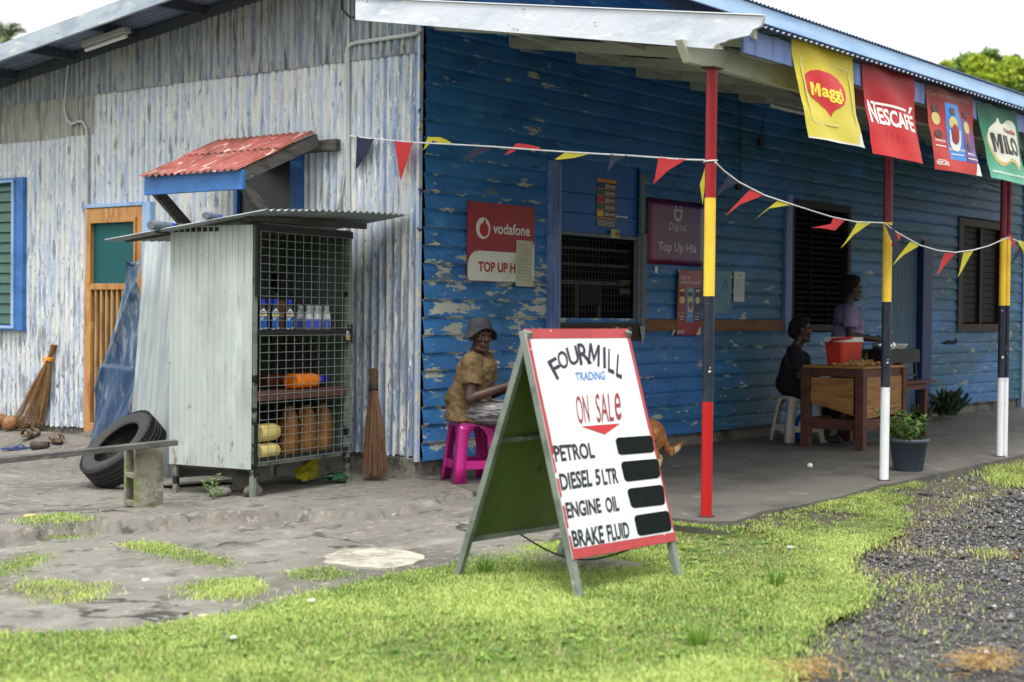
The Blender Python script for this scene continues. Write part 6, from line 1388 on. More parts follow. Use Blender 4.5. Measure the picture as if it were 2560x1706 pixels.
for c in (1, -1):
    b.caps(sh[c], .058, sh[c].lerp(el[c], .5), .047); b.caps(sh[c].lerp(el[c], .5), .047, el[c], .040)
    b.caps(el[c], .041, el[c].lerp(wr[c], .4), .038); b.caps(el[c].lerp(wr[c], .4), .038, wr[c], .026)
    hip = B(.02, .085*c, .535); kn = B(.42, .10*c, .515); an = B(.40, .10*c, .10)
    b.caps(hip, .10, kn, .066); b.caps(kn, .062, kn.lerp(an, .35), .056); b.caps(kn.lerp(an, .35), .056, an, .036)
    b.caps(an-Vector((0, 0, .045))-f*.03, .034, an+f*.10-Vector((0, 0, .06)), .030); b.caps(an+f*.10-Vector((0, 0, .06)), .030, an+f*.16-Vector((0, 0, .066)), .021)
hand(b, wr[1], f*.9-s_*.35+Vector((0, 0, .08)), -s_*.8+Vector((0, 0, .2)), .95, .75, -1)
hand(b, wr[-1], f*.8+s_*.45+Vector((0, 0, .1)), s_*.7+Vector((0, 0, .3)), .95, .6, 1)
mesh_part('body', remesh(b, .0052, 4), skin, man)
eyes(man, HL, .98)
b = MB()   # t-shirt: hangs loose, flat cut hem and sleeves
fm = f.to_track_quat('X', 'Z').to_matrix().to_4x4()
prof = [(.186, .462), (.186, .53), (.176, .64), (.168, .76), (.175, .83), (.168, .875), (.125, .915), (.07, .94)]
def shirt_ring(z): return float(np.interp(z, [.5, .6, .75, .9, .95], [.0, .01, .045, .075, .085]))
b.lathe([(r_, z) for r_, z in prof], 30, Matrix(((1, 0, 0, PV.x), (0, 1, 0, PV.y), (0, 0, 1, 0), (0, 0, 0, 1))) @ fm, sx=.86, sy=1.05)
b.v = [tuple(Vector(v)+f*shirt_ring(v[2])) for v in b.v]
b.caps(B(.085, -.13, .885), .075, B(.08, .13, .885), .075)
b.ell(B(.0, 0, .62), (.165, .185, .13), fm)
for c in (1, -1):
    d = (el[c]-sh[c]); e = sh[c]+d*.60; b.caps(sh[c]-d*.02, .076, sh[c]+d*.3, .074)
    M = Matrix.Translation(sh[c]+d*.25) @ d.to_track_quat('Z', 'Y').to_matrix().to_4x4(); b.lathe([(.072, 0), (.076, d.length*.37)], 20, M)
khaki = pm('stained_khaki_cotton', S(112, 92, 62), [(S(90, 73, 48), 5, W, .45, .65), (S(86, 66, 46), 9, W, .60, .72), (S(176, 160, 128), 11, (1.4, 1.4, .7), .66, .74, (('Z', .7, .85, .02),)), (S(50, 40, 32), 22, W, .68, .73)], .85, .35, 120)
mesh_part('t_shirt', remesh(b, .006, 3, .012, 15, 3), khaki, man)
b = MB()
b.ell(B(.02, 0, .53), (.15, .16, .085), fm)
for c in (1, -1):
    hip = B(.02, .09*c, .535); kn = B(.36, .105*c, .518); d = kn-hip
    M = Matrix.Translation(hip) @ d.to_track_quat('Z', 'Y').to_matrix().to_4x4(); b.lathe([(.098, -.03), (.096, .1), (.086, d.length)], 22, M)
mesh_part('shorts', remesh(b, .007, 4, .006, 16, 5), pm('grey_striped_shorts', S(128, 126, 126), [(S(72, 70, 76), 5, (1, 1, 9), .48, .54), (S(180, 178, 176), 6, (1, 1, 8), .6, .66)], .8, .2, 90), man)
b = MB()   # bucket hat with a drooping brim
MH = Matrix.Translation(HC+Vector((0, 0, .058))-hf*.010) @ hf.to_track_quat('X', 'Z').to_matrix().to_4x4() @ Matrix.Rotation(R(-3), 4, 'Y')
hp = [(.001, .088), (.04, .085), (.068, .073), (.084, .05), (.092, .012), (.094, -.008), (.104, -.022), (.120, -.042), (.132, -.066)]
b.lathe(hp, 44, Matrix.Identity(4), sx=1.06, sy=.94, cap=False)
b.v = [(MH @ Vector((x, y, z+(max(0, -z)/.064)*(.052*max(0, x/.12)**1.5-.016*(abs(y)/.11)**2)))) for x, y, z in b.v]
b.v = [tuple(Vector(v)+Vector((0, 0, 1))*(.012*noise.noise(Vector(v)*9))*(1 if i > 220 else .3)) for i, v in enumerate(b.v)]
b.build('hat', pm('grey_felt_hat', S(66, 66, 72), [(S(50, 50, 56), 6, W, .45, .65), (S(88, 88, 94), 16, W, .58, .72)], .85, .3, 120), man, solid=.004, sub=1)
for c in (1, -1):
    an = B(.40, .10*c, .10); b = MB(); b.slab([(an+f*a+s_*w-Vector((0, 0, an.z-.014))) for a, w in ((-.07, -.035), (.05, -.042), (.16, -.036), (.19, 0), (.16, .036), (.05, .042), (-.07, .035))], (0, 0, 1), .014); b.build('sandal_sole', flat('dark_sole', S(40, 36, 36), .8), man)
st = thing('walking_stick', 'thin pale stick with a red tip held upright by the seated man', 'stick', wr[1])
g0 = wr[1]+(f*.9-s_*.35).normalized()*.095+Vector((0, 0, -.02)); ax = (f*.12+Vector((0, 0, .19))+s_*.02).normalized()
b = MB(); b.tube([g0-ax*.30, g0+ax*.17], .0048, 8); b.build('rod', flat('pale_rod', S(176, 168, 156), .5), st)
b = MB(); b.tube([g0+ax*.165, g0+ax*.175, g0+ax*.205, g0+ax*.215], [.007, .012, .012, .006], 10); b.build('tip', flat('red_tip', S(150, 30, 40), .5), st)

# --- the standing woman behind the table
def woman():
    w = thing('person', 'standing woman in a pale purple top behind the market table, facing right', 'person', (5.95, -.62, .012))
    f, s_ = frame(R(-48)); B = loc((5.95, -.62, 0), f, s_); fm = f.to_track_quat('X', 'Z').to_matrix().to_4x4()
    b = MB(); HC = B(.055, 0, 1.535); HL = loc(HC, f, s_)
    b.ell(B(-.01, 0, .92), (.15, .18, .15), fm); b.caps(B(0, 0, 1.0), .15, B(.01, 0, 1.15), .14); b.caps(B(.01, -.06, 1.22), .12, B(.01, .06, 1.22), .12); b.caps(B(-.01, -.13, 1.33), .06, B(-.01, .13, 1.33), .06)
    b.caps(B(.0, 0, 1.37), .055, HC+Vector((0, 0, -.05)), .05); head_shapes(b, HL, .98)
    for c in (1, -1):
        S0, E0, W0 = B(-.01, .17*c, 1.32), B(-.03, .225*c, 1.07), B(.22, .20*c, 1.03)
        b.caps(S0, .056, E0, .043); b.caps(E0, .042, W0, .027); hand(b, W0, f, -s_*c, .92, .4, -c)
        hp_, kn, an = B(0, .09*c, .88), B(.02, .095*c, .48), B(-.01, .095*c, .09)
        b.caps(hp_, .095, kn, .06); b.caps(kn, .058, kn.lerp(an, .35), .055); b.caps(kn.lerp(an, .35), .055, an, .036); b.caps(an-Vector((0, 0, .04))-f*.02, .032, an+f*.14-Vector((0, 0, .056)), .022)
    mesh_part('body', remesh(b, .0075, 4), skinmat('brown_skin', S(64, 44, 36), S(48, 32, 27)), w)
    eyes(w, HL, .98)
    b = MB(); b.ell(B(.0, 0, .96), (.185, .205, .17), fm); b.caps(B(0, 0, .95), .18, B(.02, 0, 1.1), .165); b.caps(B(.06, -.065, 1.19), .105, B(.06, .065, 1.19), .105); b.caps(B(.0, -.06, 1.25), .125, B(.0, .06, 1.25), .125); b.caps(B(-.01, -.14, 1.325), .068, B(-.01, .14, 1.325), .068)
    b.lathe([(.185, .72), (.19, .85), (.18, .98)], 24, Matrix.Translation(B(.01, 0, 0)) @ fm, sx=.9)
    for c in (1, -1):
        S0, E0 = B(-.01, .17*c, 1.32), B(-.03, .225*c, 1.07); d = E0-S0; b.caps(S0, .07, S0+d*.4, .068); b.lathe([(.068, d.length*.3), (.072, d.length*.72)], 18, Matrix.Translation(S0) @ d.to_track_quat('Z', 'Y').to_matrix().to_4x4())
    mesh_part('top', remesh(b, .009, 4, .008, 10, 7), pm('pale_purple_cotton', S(142, 130, 164), [(S(122, 110, 144), 4, W, .45, .65), (S(160, 148, 180), 8, W, .58, .72)], .8), w)
    b = MB(); b.lathe([(.18, .30), (.185, .55), (.175, .86), (.15, .95)], 26, Matrix.Translation(B(.0, 0, 0)) @ fm, sx=.85); mesh_part('skirt', remesh(b, .012, 4, .012, 8, 4), flat('dark_skirt', S(40, 44, 60), .8), w)
    b = MB(); 
    b.ell(HL(-.03, 0, .05), (.105, .092, .088), fm); b.ell(HL(-.075, 0, .02), (.07, .085, .08), fm); b.ell(HL(.0, 0, .105), (.085, .08, .05), fm)
    mesh_part('hair', remesh(b, .008, 2, .012, 40, 2), flat('black_curly_hair', S(22, 18, 18), .9), w)
    for c in (1, -1):
        an = B(-.01, .095*c, .09); b = MB(); b.slab([(an+f*a+s_*q-Vector((0, 0, an.z-.013))) for a, q in ((-.06, -.035), (.06, -.042), (.15, -.036), (.175, 0), (.15, .036), (.06, .042), (-.06, .035))], (0, 0, 1), .013); b.build('sandal_sole', flat('dark_sole_b', S(36, 34, 36), .8), w)
woman()

# --- the woman in black, seated at the left end of the table
CH = Vector((5.10, -.52, .012))
stool('white plastic stool under the woman in black', CH, 52, flat('white_stool_plastic', S(214, 210, 196), .45, .08), .46, .44, .31)
def woman2():
    w = thing('person', 'seated woman in a dark dress on a white stool left of the market table', 'person', CH)
    f, s_ = frame(R(-58)); B = loc((5.06, -.50, 0), f, s_); fm = f.to_track_quat('X', 'Z').to_matrix().to_4x4()
    b = MB(); HC = B(.06, 0, 1.115); HL = loc(HC, f, s_)
    b.ell(B(.0, 0, .57), (.17, .185, .13), fm); b.caps(B(0, 0, .58), .15, B(.0, 0, .75), .14); b.caps(B(.0, -.06, .80), .12, B(.0, .06, .80), .12); b.caps(B(-.01, -.13, .905), .06, B(-.01, .13, .905), .06)
    b.caps(B(.0, 0, .94), .055, HC+Vector((0, 0, -.05)), .05); head_shapes(b, HL, .98)
    for c in (1, -1):
        S0, E0, W0 = B(-.01, .175*c, .90), B(.03, .215*c, .66), B(.27, .13*c, .70)
        b.caps(S0, .056, E0, .044); b.caps(E0, .043, W0, .027); hand(b, W0, f-s_*.2*c, -s_*c, .92, .5, -c)
        hp_, kn, an = B(.02, .10*c, .55), B(.40, .10*c, .51), B(.30, .09*c, .09)
        b.caps(hp_, .105, kn, .068); b.caps(kn, .062, kn.lerp(an, .35), .056); b.caps(kn.lerp(an, .35), .056, an, .036); b.caps(an-Vector((0, 0, .04))-f*.02, .032, an+f*.13-Vector((0, 0, .056)), .022)
    mesh_part('body', remesh(b, .0075, 4), skinmat('brown_skin_b', S(70, 46, 38), S(52, 34, 28)), w)
    eyes(w, HL, .98)
    b = MB(); b.ell(B(.0, 0, .59), (.20, .215, .15), fm); b.caps(B(0, 0, .60), .175, B(.0, 0, .76), .155); b.caps(B(.02, -.065, .80), .13, B(.02, .065, .80), .13); b.caps(B(-.01, -.14, .90), .068, B(-.01, .14, .90), .068)
    for c in (1, -1):
        S0, E0 = B(-.01, .175*c, .90), B(.03, .215*c, .66); d = E0-S0; b.caps(S0, .07, S0+d*.6, .066)
        b.caps(B(.02, .10*c, .55), .125, B(.42, .10*c, .52), .085); b.caps(B(.42, .09*c, .5), .085, B(.36, .07*c, .30), .09)
    b.caps(B(.1, 0, .5), .11, B(.4, 0, .48), .09); b.caps(B(.38, -.05, .34), .09, B(.38, .05, .34), .09)
    mesh_part('dress', remesh(b, .01, 4, .01, 9, 5), flat('black_cotton_dress', S(24, 24, 32), .85), w)
    b = MB(); b.ell(HL(-.03, 0, .05), (.10, .09, .085), fm); b.ell(HL(-.08, 0, .0), (.06, .08, .085), fm); b.ell(HL(.0, 0, .10), (.08, .075, .045), fm)
    mesh_part('hair', remesh(b, .008, 2, .010, 40, 3), flat('black_hair', S(20, 17, 17), .9), w)
woman2()
b = MB(); b.ell((5.02, -.60, .15), (.08, .065, .15), None, 24)
b.v = [tuple(Vector(v)+Vector((.03*noise.noise(Vector(v)*13), .03*noise.noise(Vector(v)*13+Vector((4, 0, 0))), .015*noise.noise(Vector(v)*9)))) for v in b.v]; b.v = [(x, y, max(.013, z)) for x, y, z in b.v]
pb = tag(b.build('plastic_bag', pm('blue_plastic_film', S(40, 96, 200), [(S(24, 60, 160), 9, W, .45, .6), (S(120, 160, 220), 14, W, .6, .68)], .2, spec=.7)), 'shiny blue plastic bag on the floor by the woman in black', 'bag')

# --- the dog, rump and tail towards the right
dog = thing('dog', 'ginger dog standing behind the sandwich board, only rump and tail showing', 'dog', (1.15, -1.2, .012))
DF = R(38+90+12); f, s_ = frame(DF); B = loc((1.30, -1.29, .012), f, s_)     # walks away to the left of the picture
b = MB()
b.caps(B(.05, 0, .365), .08, B(.22, 0, .375), .09); b.caps(B(.22, 0, .385), .09, B(.48, 0, .36), .115); b.caps(B(.48, 0, .36), .115, B(.58, 0, .39), .10)
b.caps(B(.60, 0, .42), .07, B(.70, 0, .52), .055); b.ell(B(.76, 0, .55), (.075, .06, .06), f.to_track_quat('X', 'Z').to_matrix().to_4x4()); b.caps(B(.80, 0, .535), .036, B(.89, 0, .515), .022)
for c in (1, -1):
    b.caps(B(.73, .05*c, .58), .018, B(.70, .06*c, .63), .006)
    b.ell(B(.055, .045*c, .315), (.105, .055, .125), f.to_track_quat('X', 'Z').to_matrix().to_4x4()); b.caps(B(.06, .065*c, .34), .062, B(.11, .07*c, .25), .044); b.caps(B(.11, .07*c, .25), .040, B(.0, .07*c, .15), .022); b.caps(B(.0, .07*c, .15), .022, B(.03, .07*c, .03), .017); b.caps(B(.03, .07*c, .022), .020, B(.07, .07*c, .018), .017)
    b.caps(B(.54, .07*c, .36), .05, B(.53, .075*c, .20), .027); b.caps(B(.53, .075*c, .20), .025, B(.54, .075*c, .03), .016); b.caps(B(.54, .075*c, .022), .019, B(.58, .075*c, .018), .016)
tl = [B(-.0, 0, .37), B(-.04, 0, .31), B(-.06, 0, .25), B(-.075, 0, .21), B(-.11, 0, .195), B(-.155, 0, .22), B(-.205, 0, .265)]
for i in range(len(tl)-1): b.caps(tl[i], (.034, .030, .028, .03, .036, .030)[i], tl[i+1], (.030, .028, .03, .036, .030, .012)[i])
mesh_part('body', remesh(b, .007, 4, .004, 60, 2), pm('ginger_fur', S(158, 104, 62), [(S(132, 82, 46), 6, W, .45, .65), (S(206, 146, 86), 22, (1, 1, .4), .56, .7), (S(216, 196, 150), 7, W, .62, .7, (('Z', .34, .12, .1),))], .9, .5, 160), dog)
eyes(dog, loc(B(.775, 0, .555), f, s_), .62)
b = MB(); b.ell(B(.912, 0, .52), (.012, .014, .010), f.to_track_quat('X', 'Z').to_matrix().to_4x4(), 10); b.build('nose', flat('black_nose', S(20, 18, 18), .3), dog)
# ---------------------------------------------------------------- grass, gravel stones, trees
m_grass = pm('grass_blades', W+(1,), [], .45, attr='Col', transl=.35, spec=.3)
def blades(name, P, z, dens, hmin, hmax, wid, seed=1, edge=.05, dry=.06, thin=None):
    g = np.random.default_rng(seed); A = np.array(P); lo, hi = A.min(0)-.1, A.max(0)+.1
    n = int((hi[0]-lo[0])*(hi[1]-lo[1])*dens); x = g.uniform(lo[0], hi[0], n); y = g.uniform(lo[1], hi[1], n)
    k = inpoly(x+g.normal(0, edge, n), y+g.normal(0, edge, n), P); x, y = x[k], y[k]
    pat = np.array([noise.noise(Vector((a*1.1, c*1.1, seed)))+.5*noise.noise(Vector((a*3.1, c*3.1, seed))) for a, c in zip(x, y)])
    pat = pat+.3*np.array([noise.noise(Vector((a*8, c*8, seed+3))) for a, c in zip(x, y)])
    if thin is not None:
        k = g.random(len(x)) < np.clip(.6+pat*(thin+.9*np.clip((x+2.2)/1.5, 0, 1)), .06, 1); x, y, pat = x[k], y[k], pat[k]
    n = len(x); h = g.uniform(hmin, hmax, n)*(1+.5*pat); a = g.uniform(0, 2*np.pi, n); ln = g.uniform(.2, 1.0, n)*h; w = wid*g.uniform(.6, 1.3, n)
    dx, dy = np.cos(a), np.sin(a); px, py = -dy, dx; zz = z+berm(x, y) if np.isscalar(z) else z(x, y)
    V = np.zeros((n, 5, 3))
    for i, (t, ww) in enumerate(((0, -.5), (0, .5), (.55, -.42), (.55, .42), (1, 0))):
        V[:, i, 0] = x+dx*ln*t**1.7+px*w*ww; V[:, i, 1] = y+dy*ln*t**1.7+py*w*ww; V[:, i, 2] = zz+h*t*(1-.25*t*ln/h)
    T = (np.arange(n)[:, None, None]*5+np.array([[0, 1, 2], [1, 3, 2], [2, 3, 4]])[None]).reshape(-1, 3)
    c1 = np.array([.28, .41, .085]); c2 = np.array([.46, .55, .17]); c3 = np.array([.12, .23, .04]); c4 = np.array([.42, .34, .19])
    m = np.clip(.5+pat*1.1+g.normal(0, .2, n), 0, 1)[:, None]; C_ = c1*(1-m)+c2*m; q = (g.random(n) < np.clip(.22-.5*pat, .05, .7))[:, None]; C_ = np.where(q, c3, C_); q = (g.random(n) < dry*(1-pat*2.2)*(1+2.0*np.clip((x+2.4)/1.5, 0, 1)))[:, None]; C_ = np.where(q, c4, C_)
    C_ = C_*g.uniform(.8, 1.2, (n, 1)); C5 = np.ones((n, 5, 4)); C5[:, :, :3] = C_[:, None]
    return fastmesh(name, V.reshape(-1, 3), T, m_grass, None, C5.reshape(-1, 4))
kind(blades('grass', LAWN, -.066, 30000, .009, .026, .0062, 3, .045, .07, .55), 'stuff')
az_ = lambda x, y: np.array([apron_h(a, c)-.004 for a, c in zip(x, y)])
def patch(label, P, seed, hm=.03, dens=20000, dry=.08):
    return tag(kind(blades('grass_patch', P, az_, dens*2, .008, min(hm, .032), .0055, seed, .045, dry, .6), 'stuff'), label, 'grass patch', 'grass patches in the concrete')
patch('grass tuft patch on the ridge end at the left, nearest the plank', [(-3.42, .05), (-3.14, .30), (-2.98, .30), (-3.0, .02), (-3.13, -.2), (-3.32, -.22)], 31, .05, 8000)
patch('grass patch cut by the left edge of the picture, behind the front one', [(-3.75, -.45), (-3.66, -.39), (-3.73, -.61), (-3.95, -.85), (-4.19, -1.03), (-4.23, -.98), (-4.0, -.6)], 32)
patch('wide yellowish grass patch on the apron at the left front', [(-4.37, -1.24), (-4.16, -1.23), (-4.10, -1.46), (-4.0, -1.55), (-4.15, -1.73), (-4.41, -1.88), (-4.54, -1.76), (-4.41, -1.43)], 33, .03, 6500, .3)
patch('long thin grass strip crossing the middle of the apron', [(-3.18, -.59), (-3.06, -.77), (-3.13, -1.18), (-3.20, -1.51), (-3.33, -1.64), (-3.38, -1.49), (-3.30, -1.15)], 34, .045)
patch('dense bright grass patch close to the lawn edge, in the middle', [(-3.85, -1.92), (-3.63, -1.83), (-3.48, -1.96), (-3.66, -2.25), (-3.84, -2.3), (-3.94, -2.25), (-3.96, -2.1)], 35, .05, 11000)
patch('small grass patch touching the whitewashed cover', [(-3.28, -2.06), (-3.07, -1.95), (-2.99, -2.02), (-3.03, -2.18), (-3.20, -2.28), (-3.36, -2.24)], 36, .04)
tag(kind(blades('grass_patch', [(4.07, -2.85), (5.6, -2.85), (5.2, -3.2), (3.7, -3.3), (3.3, -3.2)], -.09, 7000, .03, .07, .008, 37, .08, .08, .5), 'stuff'), 'grass patch beyond the gravel at the right edge, past the veranda', 'grass patch', 'grass patches in the gravel')
tag(kind(blades('grass_patch', [(-.14, -4.31), (.14, -4.39), (-.04, -4.53), (-.29, -4.46)], -.09, 6000, .02, .04, .006, 38, .06, .2, .5), 'stuff'), 'thin grass patch alone in the middle of the gravel', 'grass patch', 'grass patches in the gravel')
def tuft(label, c, n, h, seed, z=-.066):
    g = random.Random(seed); b = MB()
    for i in range(n):
        a = g.random()*6.3; r_ = .035*g.random()**.5; p = Vector((c[0]+r_*math.cos(a), c[1]+r_*math.sin(a), z)); a2 = a+g.uniform(-.6, .6); l = h*g.uniform(.5, 1.1); q = Vector((math.cos(a2), math.sin(a2), 0)); w_ = Vector((-q.y, q.x, 0))*.003
        b.add([p-w_, p+w_, p+q*l*.2+w_*.8+Vector((0, 0, l*.6)), p+q*l*.2-w_*.8+Vector((0, 0, l*.6)), p+q*l*.5+Vector((0, 0, l))], [(0, 1, 2, 3), (3, 2, 4)])
    return tag(b.build('grass_tuft', pm('tuft_green', (.13, .25, .03, 1), [((.2, .33, .05, 1), 30, W, .4, .7)], .5, transl=.3)), label, 'grass tuft', 'taller grass tufts')
tuft('tall grass tuft at the gravel edge nearest the camera', (-3.35, -4.45), 60, .10, 1)
tuft('tall grass tuft in the lawn right of the sandwich board', (-1.95, -4.05), 50, .10, 2)
tuft('tall grass tuft at the slab edge below the second post', (1.2, -3.0), 45, .09, 3)
tuft('tall grass tuft in the shade under the sandwich board', (-2.6, -2.75), 60, .10, 4)

# low broad-leaved weeds scattered through the turf, one object
b = MB(); g_ = random.Random(77)
while len(b.f) < 5200:
    x, y = g_.uniform(-5.6, 2.2), g_.uniform(-5.2, -2.2)
    if not inpoly(np.array([x]), np.array([y]), LAWN)[0] or noise.noise(Vector((x*1.7, y*1.7, 6))) < -.05: continue
    k = g_.randrange(3)
    for j in range(g_.randint(4, 7)):
        a = g_.random()*6.3; l = g_.uniform(.02, .042); d = Vector((math.cos(a), math.sin(a), g_.uniform(.15, .7))).normalized(); sd3 = Vector((-math.sin(a), math.cos(a), 0))*l*.28; p = Vector((x, y, -.06+float(berm(x, y))))
        b.add([p, p+d*l*.5+sd3, p+d*l-Vector((0, 0, l*.15)), p+d*l*.5-sd3], [(0, 1, 2), (0, 2, 3)], k)
kind(b.build('turf_weeds', [pm('weed_a', (.16, .30, .05, 1), [], .5, transl=.3), pm('weed_b', (.28, .40, .08, 1), [], .5, transl=.3), pm('weed_c', (.10, .20, .04, 1), [], .5, transl=.3)]), 'stuff')
# gravel: tens of thousands of stones, one object
g = np.random.default_rng(12)
GP = [(-4.3, -5.2), (-3.4, -4.7), (-2.4, -4.4), (-1.3, -3.9), (.2, -3.5), (1.6, -3.0), (3, -2.85), (6.5, -2.8), (9, -2.9), (6, -4.5), (3, -5), (0, -5.6), (-3.3, -6.4), (-4.4, -6.0)]
A = np.array(GP); lo, hi = A.min(0), A.max(0); n = int((hi[0]-lo[0])*(hi[1]-lo[1])*3100)
x = g.uniform(lo[0], hi[0], n); y = g.uniform(lo[1], hi[1], n); k = inpoly(x, y, GP); x, y = x[k], y[k]
near = np.hypot(x+8.58, y+7.58); k = (g.random(len(x)) < np.clip(9.5/near, .25, 1)); x, y, near = x[k], y[k], near[k]
lawn_in = inpoly(x+g.normal(0, .05, len(x)), y+g.normal(0, .05, len(x)), LAWN); k = ~lawn_in | (g.random(len(x)) < .02); x, y, near = x[k], y[k], near[k]
n = len(x); r_ = .0035+.0062*g.random(n)**3+(g.random(n) < .012)*.013; r_ *= np.clip(near/6.5, .9, 1.7)
base = np.array([[1, 0, 0], [-1, 0, 0], [0, 1, 0], [0, -1, 0], [0, 0, 1], [0, 0, -1]], float); tri = np.array([[0, 2, 4], [2, 1, 4], [1, 3, 4], [3, 0, 4], [2, 0, 5], [1, 2, 5], [3, 1, 5], [0, 3, 5]])
ang = g.uniform(0, 2*np.pi, n); V = base[None]*g.uniform(.6, 1.25, (n, 6, 1))*r_[:, None, None]+g.normal(0, .18, (n, 6, 3))*r_[:, None, None]; V[:, :, 2] *= .75
ca, sa = np.cos(ang)[:, None], np.sin(ang)[:, None]; VX = V[:, :, 0]*ca-V[:, :, 1]*sa; VY = V[:, :, 0]*sa+V[:, :, 1]*ca
V[:, :, 0] = VX+x[:, None]; V[:, :, 1] = VY+y[:, None]; V[:, :, 2] += (-.112+berm(x, y)*1.2+r_*.6+.012*np.array([noise.noise(Vector((a*1.5, c*1.5, 1))) for a, c in zip(x, y)]))[:, None]
T = (np.arange(n)[:, None, None]*6+tri[None]).reshape(-1, 3)
cl_ = g.choice(5, n, p=[.44, .34, .17, .035, .015]); pal = np.array([[.065, .065, .068], [.12, .118, .12], [.21, .205, .2], [.38, .36, .33], [.20, .11, .07]]); Cc = pal[cl_]*g.uniform(.7, 1.3, (n, 1)); C6 = np.ones((n, 6, 4)); C6[:, :, :3] = Cc[:, None]
kind(fastmesh('gravel', V.reshape(-1, 3), T, pm('gravel_stone', W+(1,), [], .8, attr='Col'), None, C6.reshape(-1, 4)), 'stuff')
# thin weeds growing between the stones along the lawn edge
kind(blades('gravel_weeds', [(-3.9, -5.1), (-3.2, -4.7), (-2.2, -4.5), (-1.2, -4.0), (.1, -3.7), (1.6, -3.05), (3.2, -2.85), (3.6, -3.1), (1.6, -3.45), (.4, -4.0), (-.8, -4.35), (-1.6, -4.8), (-2.6, -5.0), (-3.5, -5.35)], -.098, 2600, .012, .03, .006, 9, .16, .3, 1.1), 'stuff')
# dry straw lying on the gravel in the right foreground
for lab, c, sd_ in (('clump of dry straw on the gravel at the bottom of the picture', (-3.45, -4.98), 1), ('clump of dry straw on the gravel towards the bottom right corner', (-2.85, -5.45), 2), ('wide scatter of dry straw in the bottom right corner of the gravel', (-2.5, -5.75), 3)):
    rr = random.Random(sd_); b = MB()
    for i in range(150):
        a = rr.random()*3.2; p = Vector((c[0]+rr.gauss(0, .09), c[1]+rr.gauss(0, .06), -.085+.03*rr.random())); q = Vector((math.cos(a), math.sin(a), rr.uniform(-.1, .3)))*rr.uniform(.04, .12); b.tube([p, p+q*.5+Vector((0, 0, .008)), p+q], [.002, .0018, .001], 3, cap=False)
    tag(kind(b.build('straw', pm('dry_straw', S(190, 164, 112), [(S(140, 104, 64), 30, W, .45, .6)], .8)), 'stuff'), lab, 'straw', 'dry straw on the gravel')

# grit, chips and bits of leaf strewn over the concrete
n = 2600; x = g.uniform(-6, -.2, n); y = g.uniform(-2.4, 3.2, n); k = ~inpoly(x, y, LAWN) & (g.random(n) < .25+.75*np.array([noise.noise(Vector((a*.9, c*.9, 4))) > .05 for a, c in zip(x, y)])); x, y = x[k], y[k]; n = len(x)
r_ = .003+.010*g.random(n)**5; V = base[None]*g.uniform(.5, 1.3, (n, 6, 1))*r_[:, None, None]; V[:, :, 2] *= .5; V[:, :, 0] += x[:, None]; V[:, :, 1] += y[:, None]; V[:, :, 2] += np.array([apron_h(a, c) for a, c in zip(x, y)])[:, None]
T = (np.arange(n)[:, None, None]*6+tri[None]).reshape(-1, 3); pal = np.array([[.05, .045, .04], [.14, .13, .11], [.34, .32, .28], [.16, .10, .05]]); C6 = np.ones((n, 6, 4)); C6[:, :, :3] = (pal[g.choice(4, n, p=[.35, .35, .2, .1])])[:, None]
kind(fastmesh('grit', V.reshape(-1, 3), T, bpy.data.materials['gravel_stone'], None, C6.reshape(-1, 4)), 'stuff')

# trees far behind
def tree(label, c, lobes, trunk_h, leaf, cols_, n, seed, droop=.3):
    t = thing('broadleaf_tree', label, 'tree', c); g = np.random.default_rng(seed); Vs = []; Cs = []
    for (lx, ly, lz, lr, ci) in lobes:
        k = int(n*lr*lr); d = g.normal(0, 1, (k, 3)); d /= np.linalg.norm(d, axis=1)[:, None]; rad = lr*(g.random(k)**.33)*(.72+.5*np.array([noise.noise(Vector(q*2.3+np.array([lx, ly, seed]))) for q in d])+.18)
        P = np.array(c)+np.array([lx, ly, lz])+d*rad[:, None]*np.array([1, 1, .8])
        a = g.normal(0, 1, (k, 3)); a[:, 2] -= droop*2; a /= np.linalg.norm(a, axis=1)[:, None]; b_ = np.cross(a, g.normal(0, 1, (k, 3))); b_ /= np.linalg.norm(b_, axis=1)[:, None]; l = leaf*g.uniform(.6, 1.4, (k, 1))
        Vs.append(np.stack([P, P+a*l*.5+b_*l*.22, P+a*l, P+a*l*.5-b_*l*.22], 1)); C_ = np.array(cols_[ci])*g.uniform(.65, 1.35, (k, 1)); Cs.append(np.repeat(np.concatenate([C_, np.ones((k, 1))], 1)[:, None], 4, 1))
    V = np.concatenate(Vs); Cx = np.concatenate(Cs); n_ = len(V); T = (np.arange(n_)[:, None, None]*4+np.array([[0, 1, 2], [0, 2, 3]])[None]).reshape(-1, 3)
    fastmesh('crown', V.reshape(-1, 3)-np.array(c), T, m_grass if False else m_leaf, t, Cx.reshape(-1, 4))
    b = MB(); cx, cy, cz = c; b.tube([(cx, cy, -.2), (cx+.1, cy, trunk_h*.5), (cx, cy+.1, trunk_h)], [.38, .28, .2], 12)
    for (lx, ly, lz, lr, ci) in lobes: b.tube([(cx, cy, trunk_h*.75), (cx+lx*.5, cy+ly*.5, (trunk_h+lz)*.5), (cx+lx, cy+ly, lz)], [.16, .10, .03], 7)
    b.build('trunk', flat('bark', S(96, 84, 70), .9, .3), t)
m_leaf = pm('tree_leaf', W+(1,), [], .5, attr='Col', transl=.3, spec=.3)
TD = 62.0; tdir = (fw+cr*((2440-1280)/3800)); tdir.z = 0; tc_ = CAM+tdir*TD; px = TD/3800
def T_(x, y, d=0, r=1, ci=0):   # a lobe of the crown, metres from the trunk
    p = CAM+tdir*TD; return ((x-2440)*px*rt.x+d*fw.x, (x-2440)*px*rt.y+d*fw.y, 1.25+(800-y)*px, r, ci)
dk, md_, lt = (.075, .15, .05), (.15, .24, .05), (.33, .42, .04)
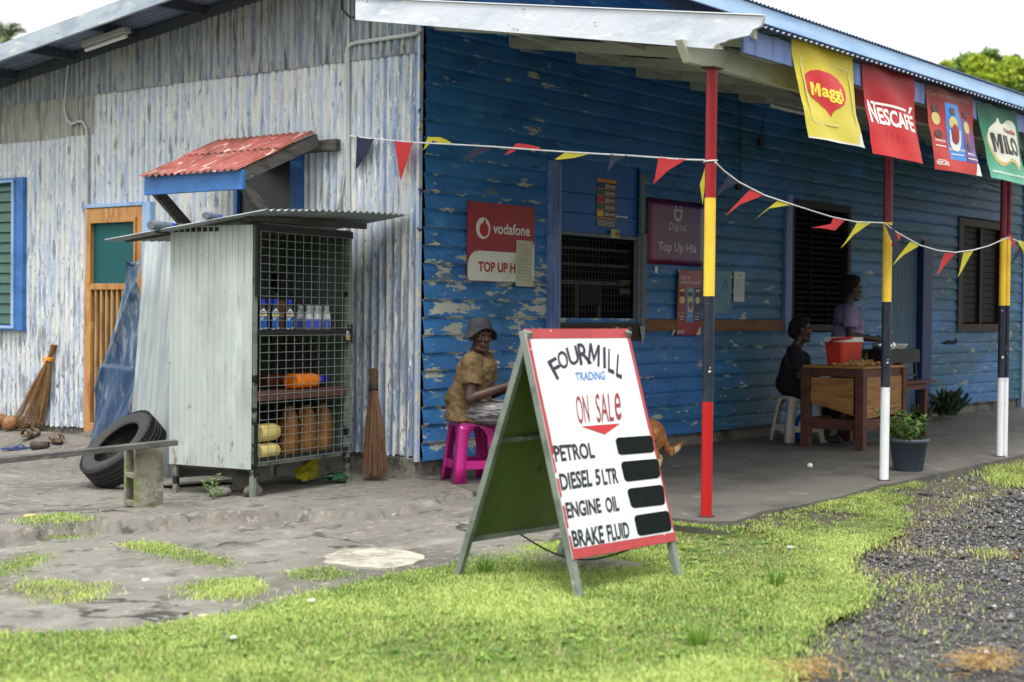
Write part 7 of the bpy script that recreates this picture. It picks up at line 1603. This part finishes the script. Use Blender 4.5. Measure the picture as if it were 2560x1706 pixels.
lob = [T_(2484, 135, 1, .42, 1), T_(2500, 165, 1, .6, 0), T_(2425, 145, 1, .45, 1), T_(2390, 165, 1, .5, 1), T_(2365, 170, .5, .4, 2), T_(2450, 185, .5, .7, 0), T_(2530, 165, .5, .6, 1), T_(2560, 195, 0, .6, 0), T_(2400, 200, 0, .6, 0), T_(2370, 200, 0, .42, 1),
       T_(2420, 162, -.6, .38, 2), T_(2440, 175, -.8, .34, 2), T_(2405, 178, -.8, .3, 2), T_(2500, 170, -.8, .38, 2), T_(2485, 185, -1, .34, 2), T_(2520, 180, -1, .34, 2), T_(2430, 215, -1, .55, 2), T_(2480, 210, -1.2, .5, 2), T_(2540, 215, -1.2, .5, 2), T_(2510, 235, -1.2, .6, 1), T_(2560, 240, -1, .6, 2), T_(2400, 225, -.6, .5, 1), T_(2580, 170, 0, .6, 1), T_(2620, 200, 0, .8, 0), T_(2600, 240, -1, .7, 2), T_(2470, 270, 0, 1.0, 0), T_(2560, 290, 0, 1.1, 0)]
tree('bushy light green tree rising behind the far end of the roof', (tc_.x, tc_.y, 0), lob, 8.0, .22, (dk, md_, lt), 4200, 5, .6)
pm_t = thing('palm_tree', 'coconut palm top just above the left end of the roof', 'tree', (0, 0, 0))
pdir = (fw+cr*((10-1280)/3800)); pdir.z = 0; pc = CAM+pdir*45; pc.z = 1.25+(795-135)*45/3800; pm_t.location = (pc.x, pc.y, 0)
b = MB(); b.tube([(pc.x+.6, pc.y, -.2), (pc.x+.3, pc.y, 4), (pc.x, pc.y, pc.z)], [.2, .15, .11], 12); b.build('trunk', flat('palm_bark', S(120, 112, 100), .9), pm_t)
rr = random.Random(6)
for i in range(15):
    a = 2*math.pi*i/15+rr.uniform(-.15, .15); el_ = rr.uniform(.25, 1.25); L_ = rr.uniform(1.1, 1.6); d = Vector((math.cos(a), math.sin(a), 0)); pts = []
    for k in range(11):
        s = k/10; pts.append(pc+d*(L_*s*math.cos(el_)*(1+.2*s))+Vector((0, 0, L_*(math.sin(el_)*s-.55*s*s))))
    b = MB(); b.tube(pts, [.02*(1-.8*k/10)+.003 for k in range(11)], 5, 0)
    for k in range(60):
        s = .12+.88*k/60; j = min(9, int(s*10)); p = pts[j].lerp(pts[j+1], s*10-j); tg = (pts[j+1]-pts[j]).normalized(); sd2 = tg.cross(Vector((0, 0, 1))).normalized()
        for sg in (-1, 1):
            l = .42*math.sin(math.pi*min(.97, .25+.7*s))*rr.uniform(.8, 1.1); q = p+(sd2*sg*.7+tg*.6+Vector((0, 0, rr.uniform(-.35, .25)))).normalized()*l; w_ = tg*.014; b.add([p-w_, p+w_, q], [(0, 1, 2)], 1)
    b.build('frond', [flat('frond_rib', S(120, 130, 80), .6), pm('frond_green', (.10, .16, .055, 1), [((.16, .22, .09, 1), 3, W, .45, .65)], .5, transl=.25)], pm_t)
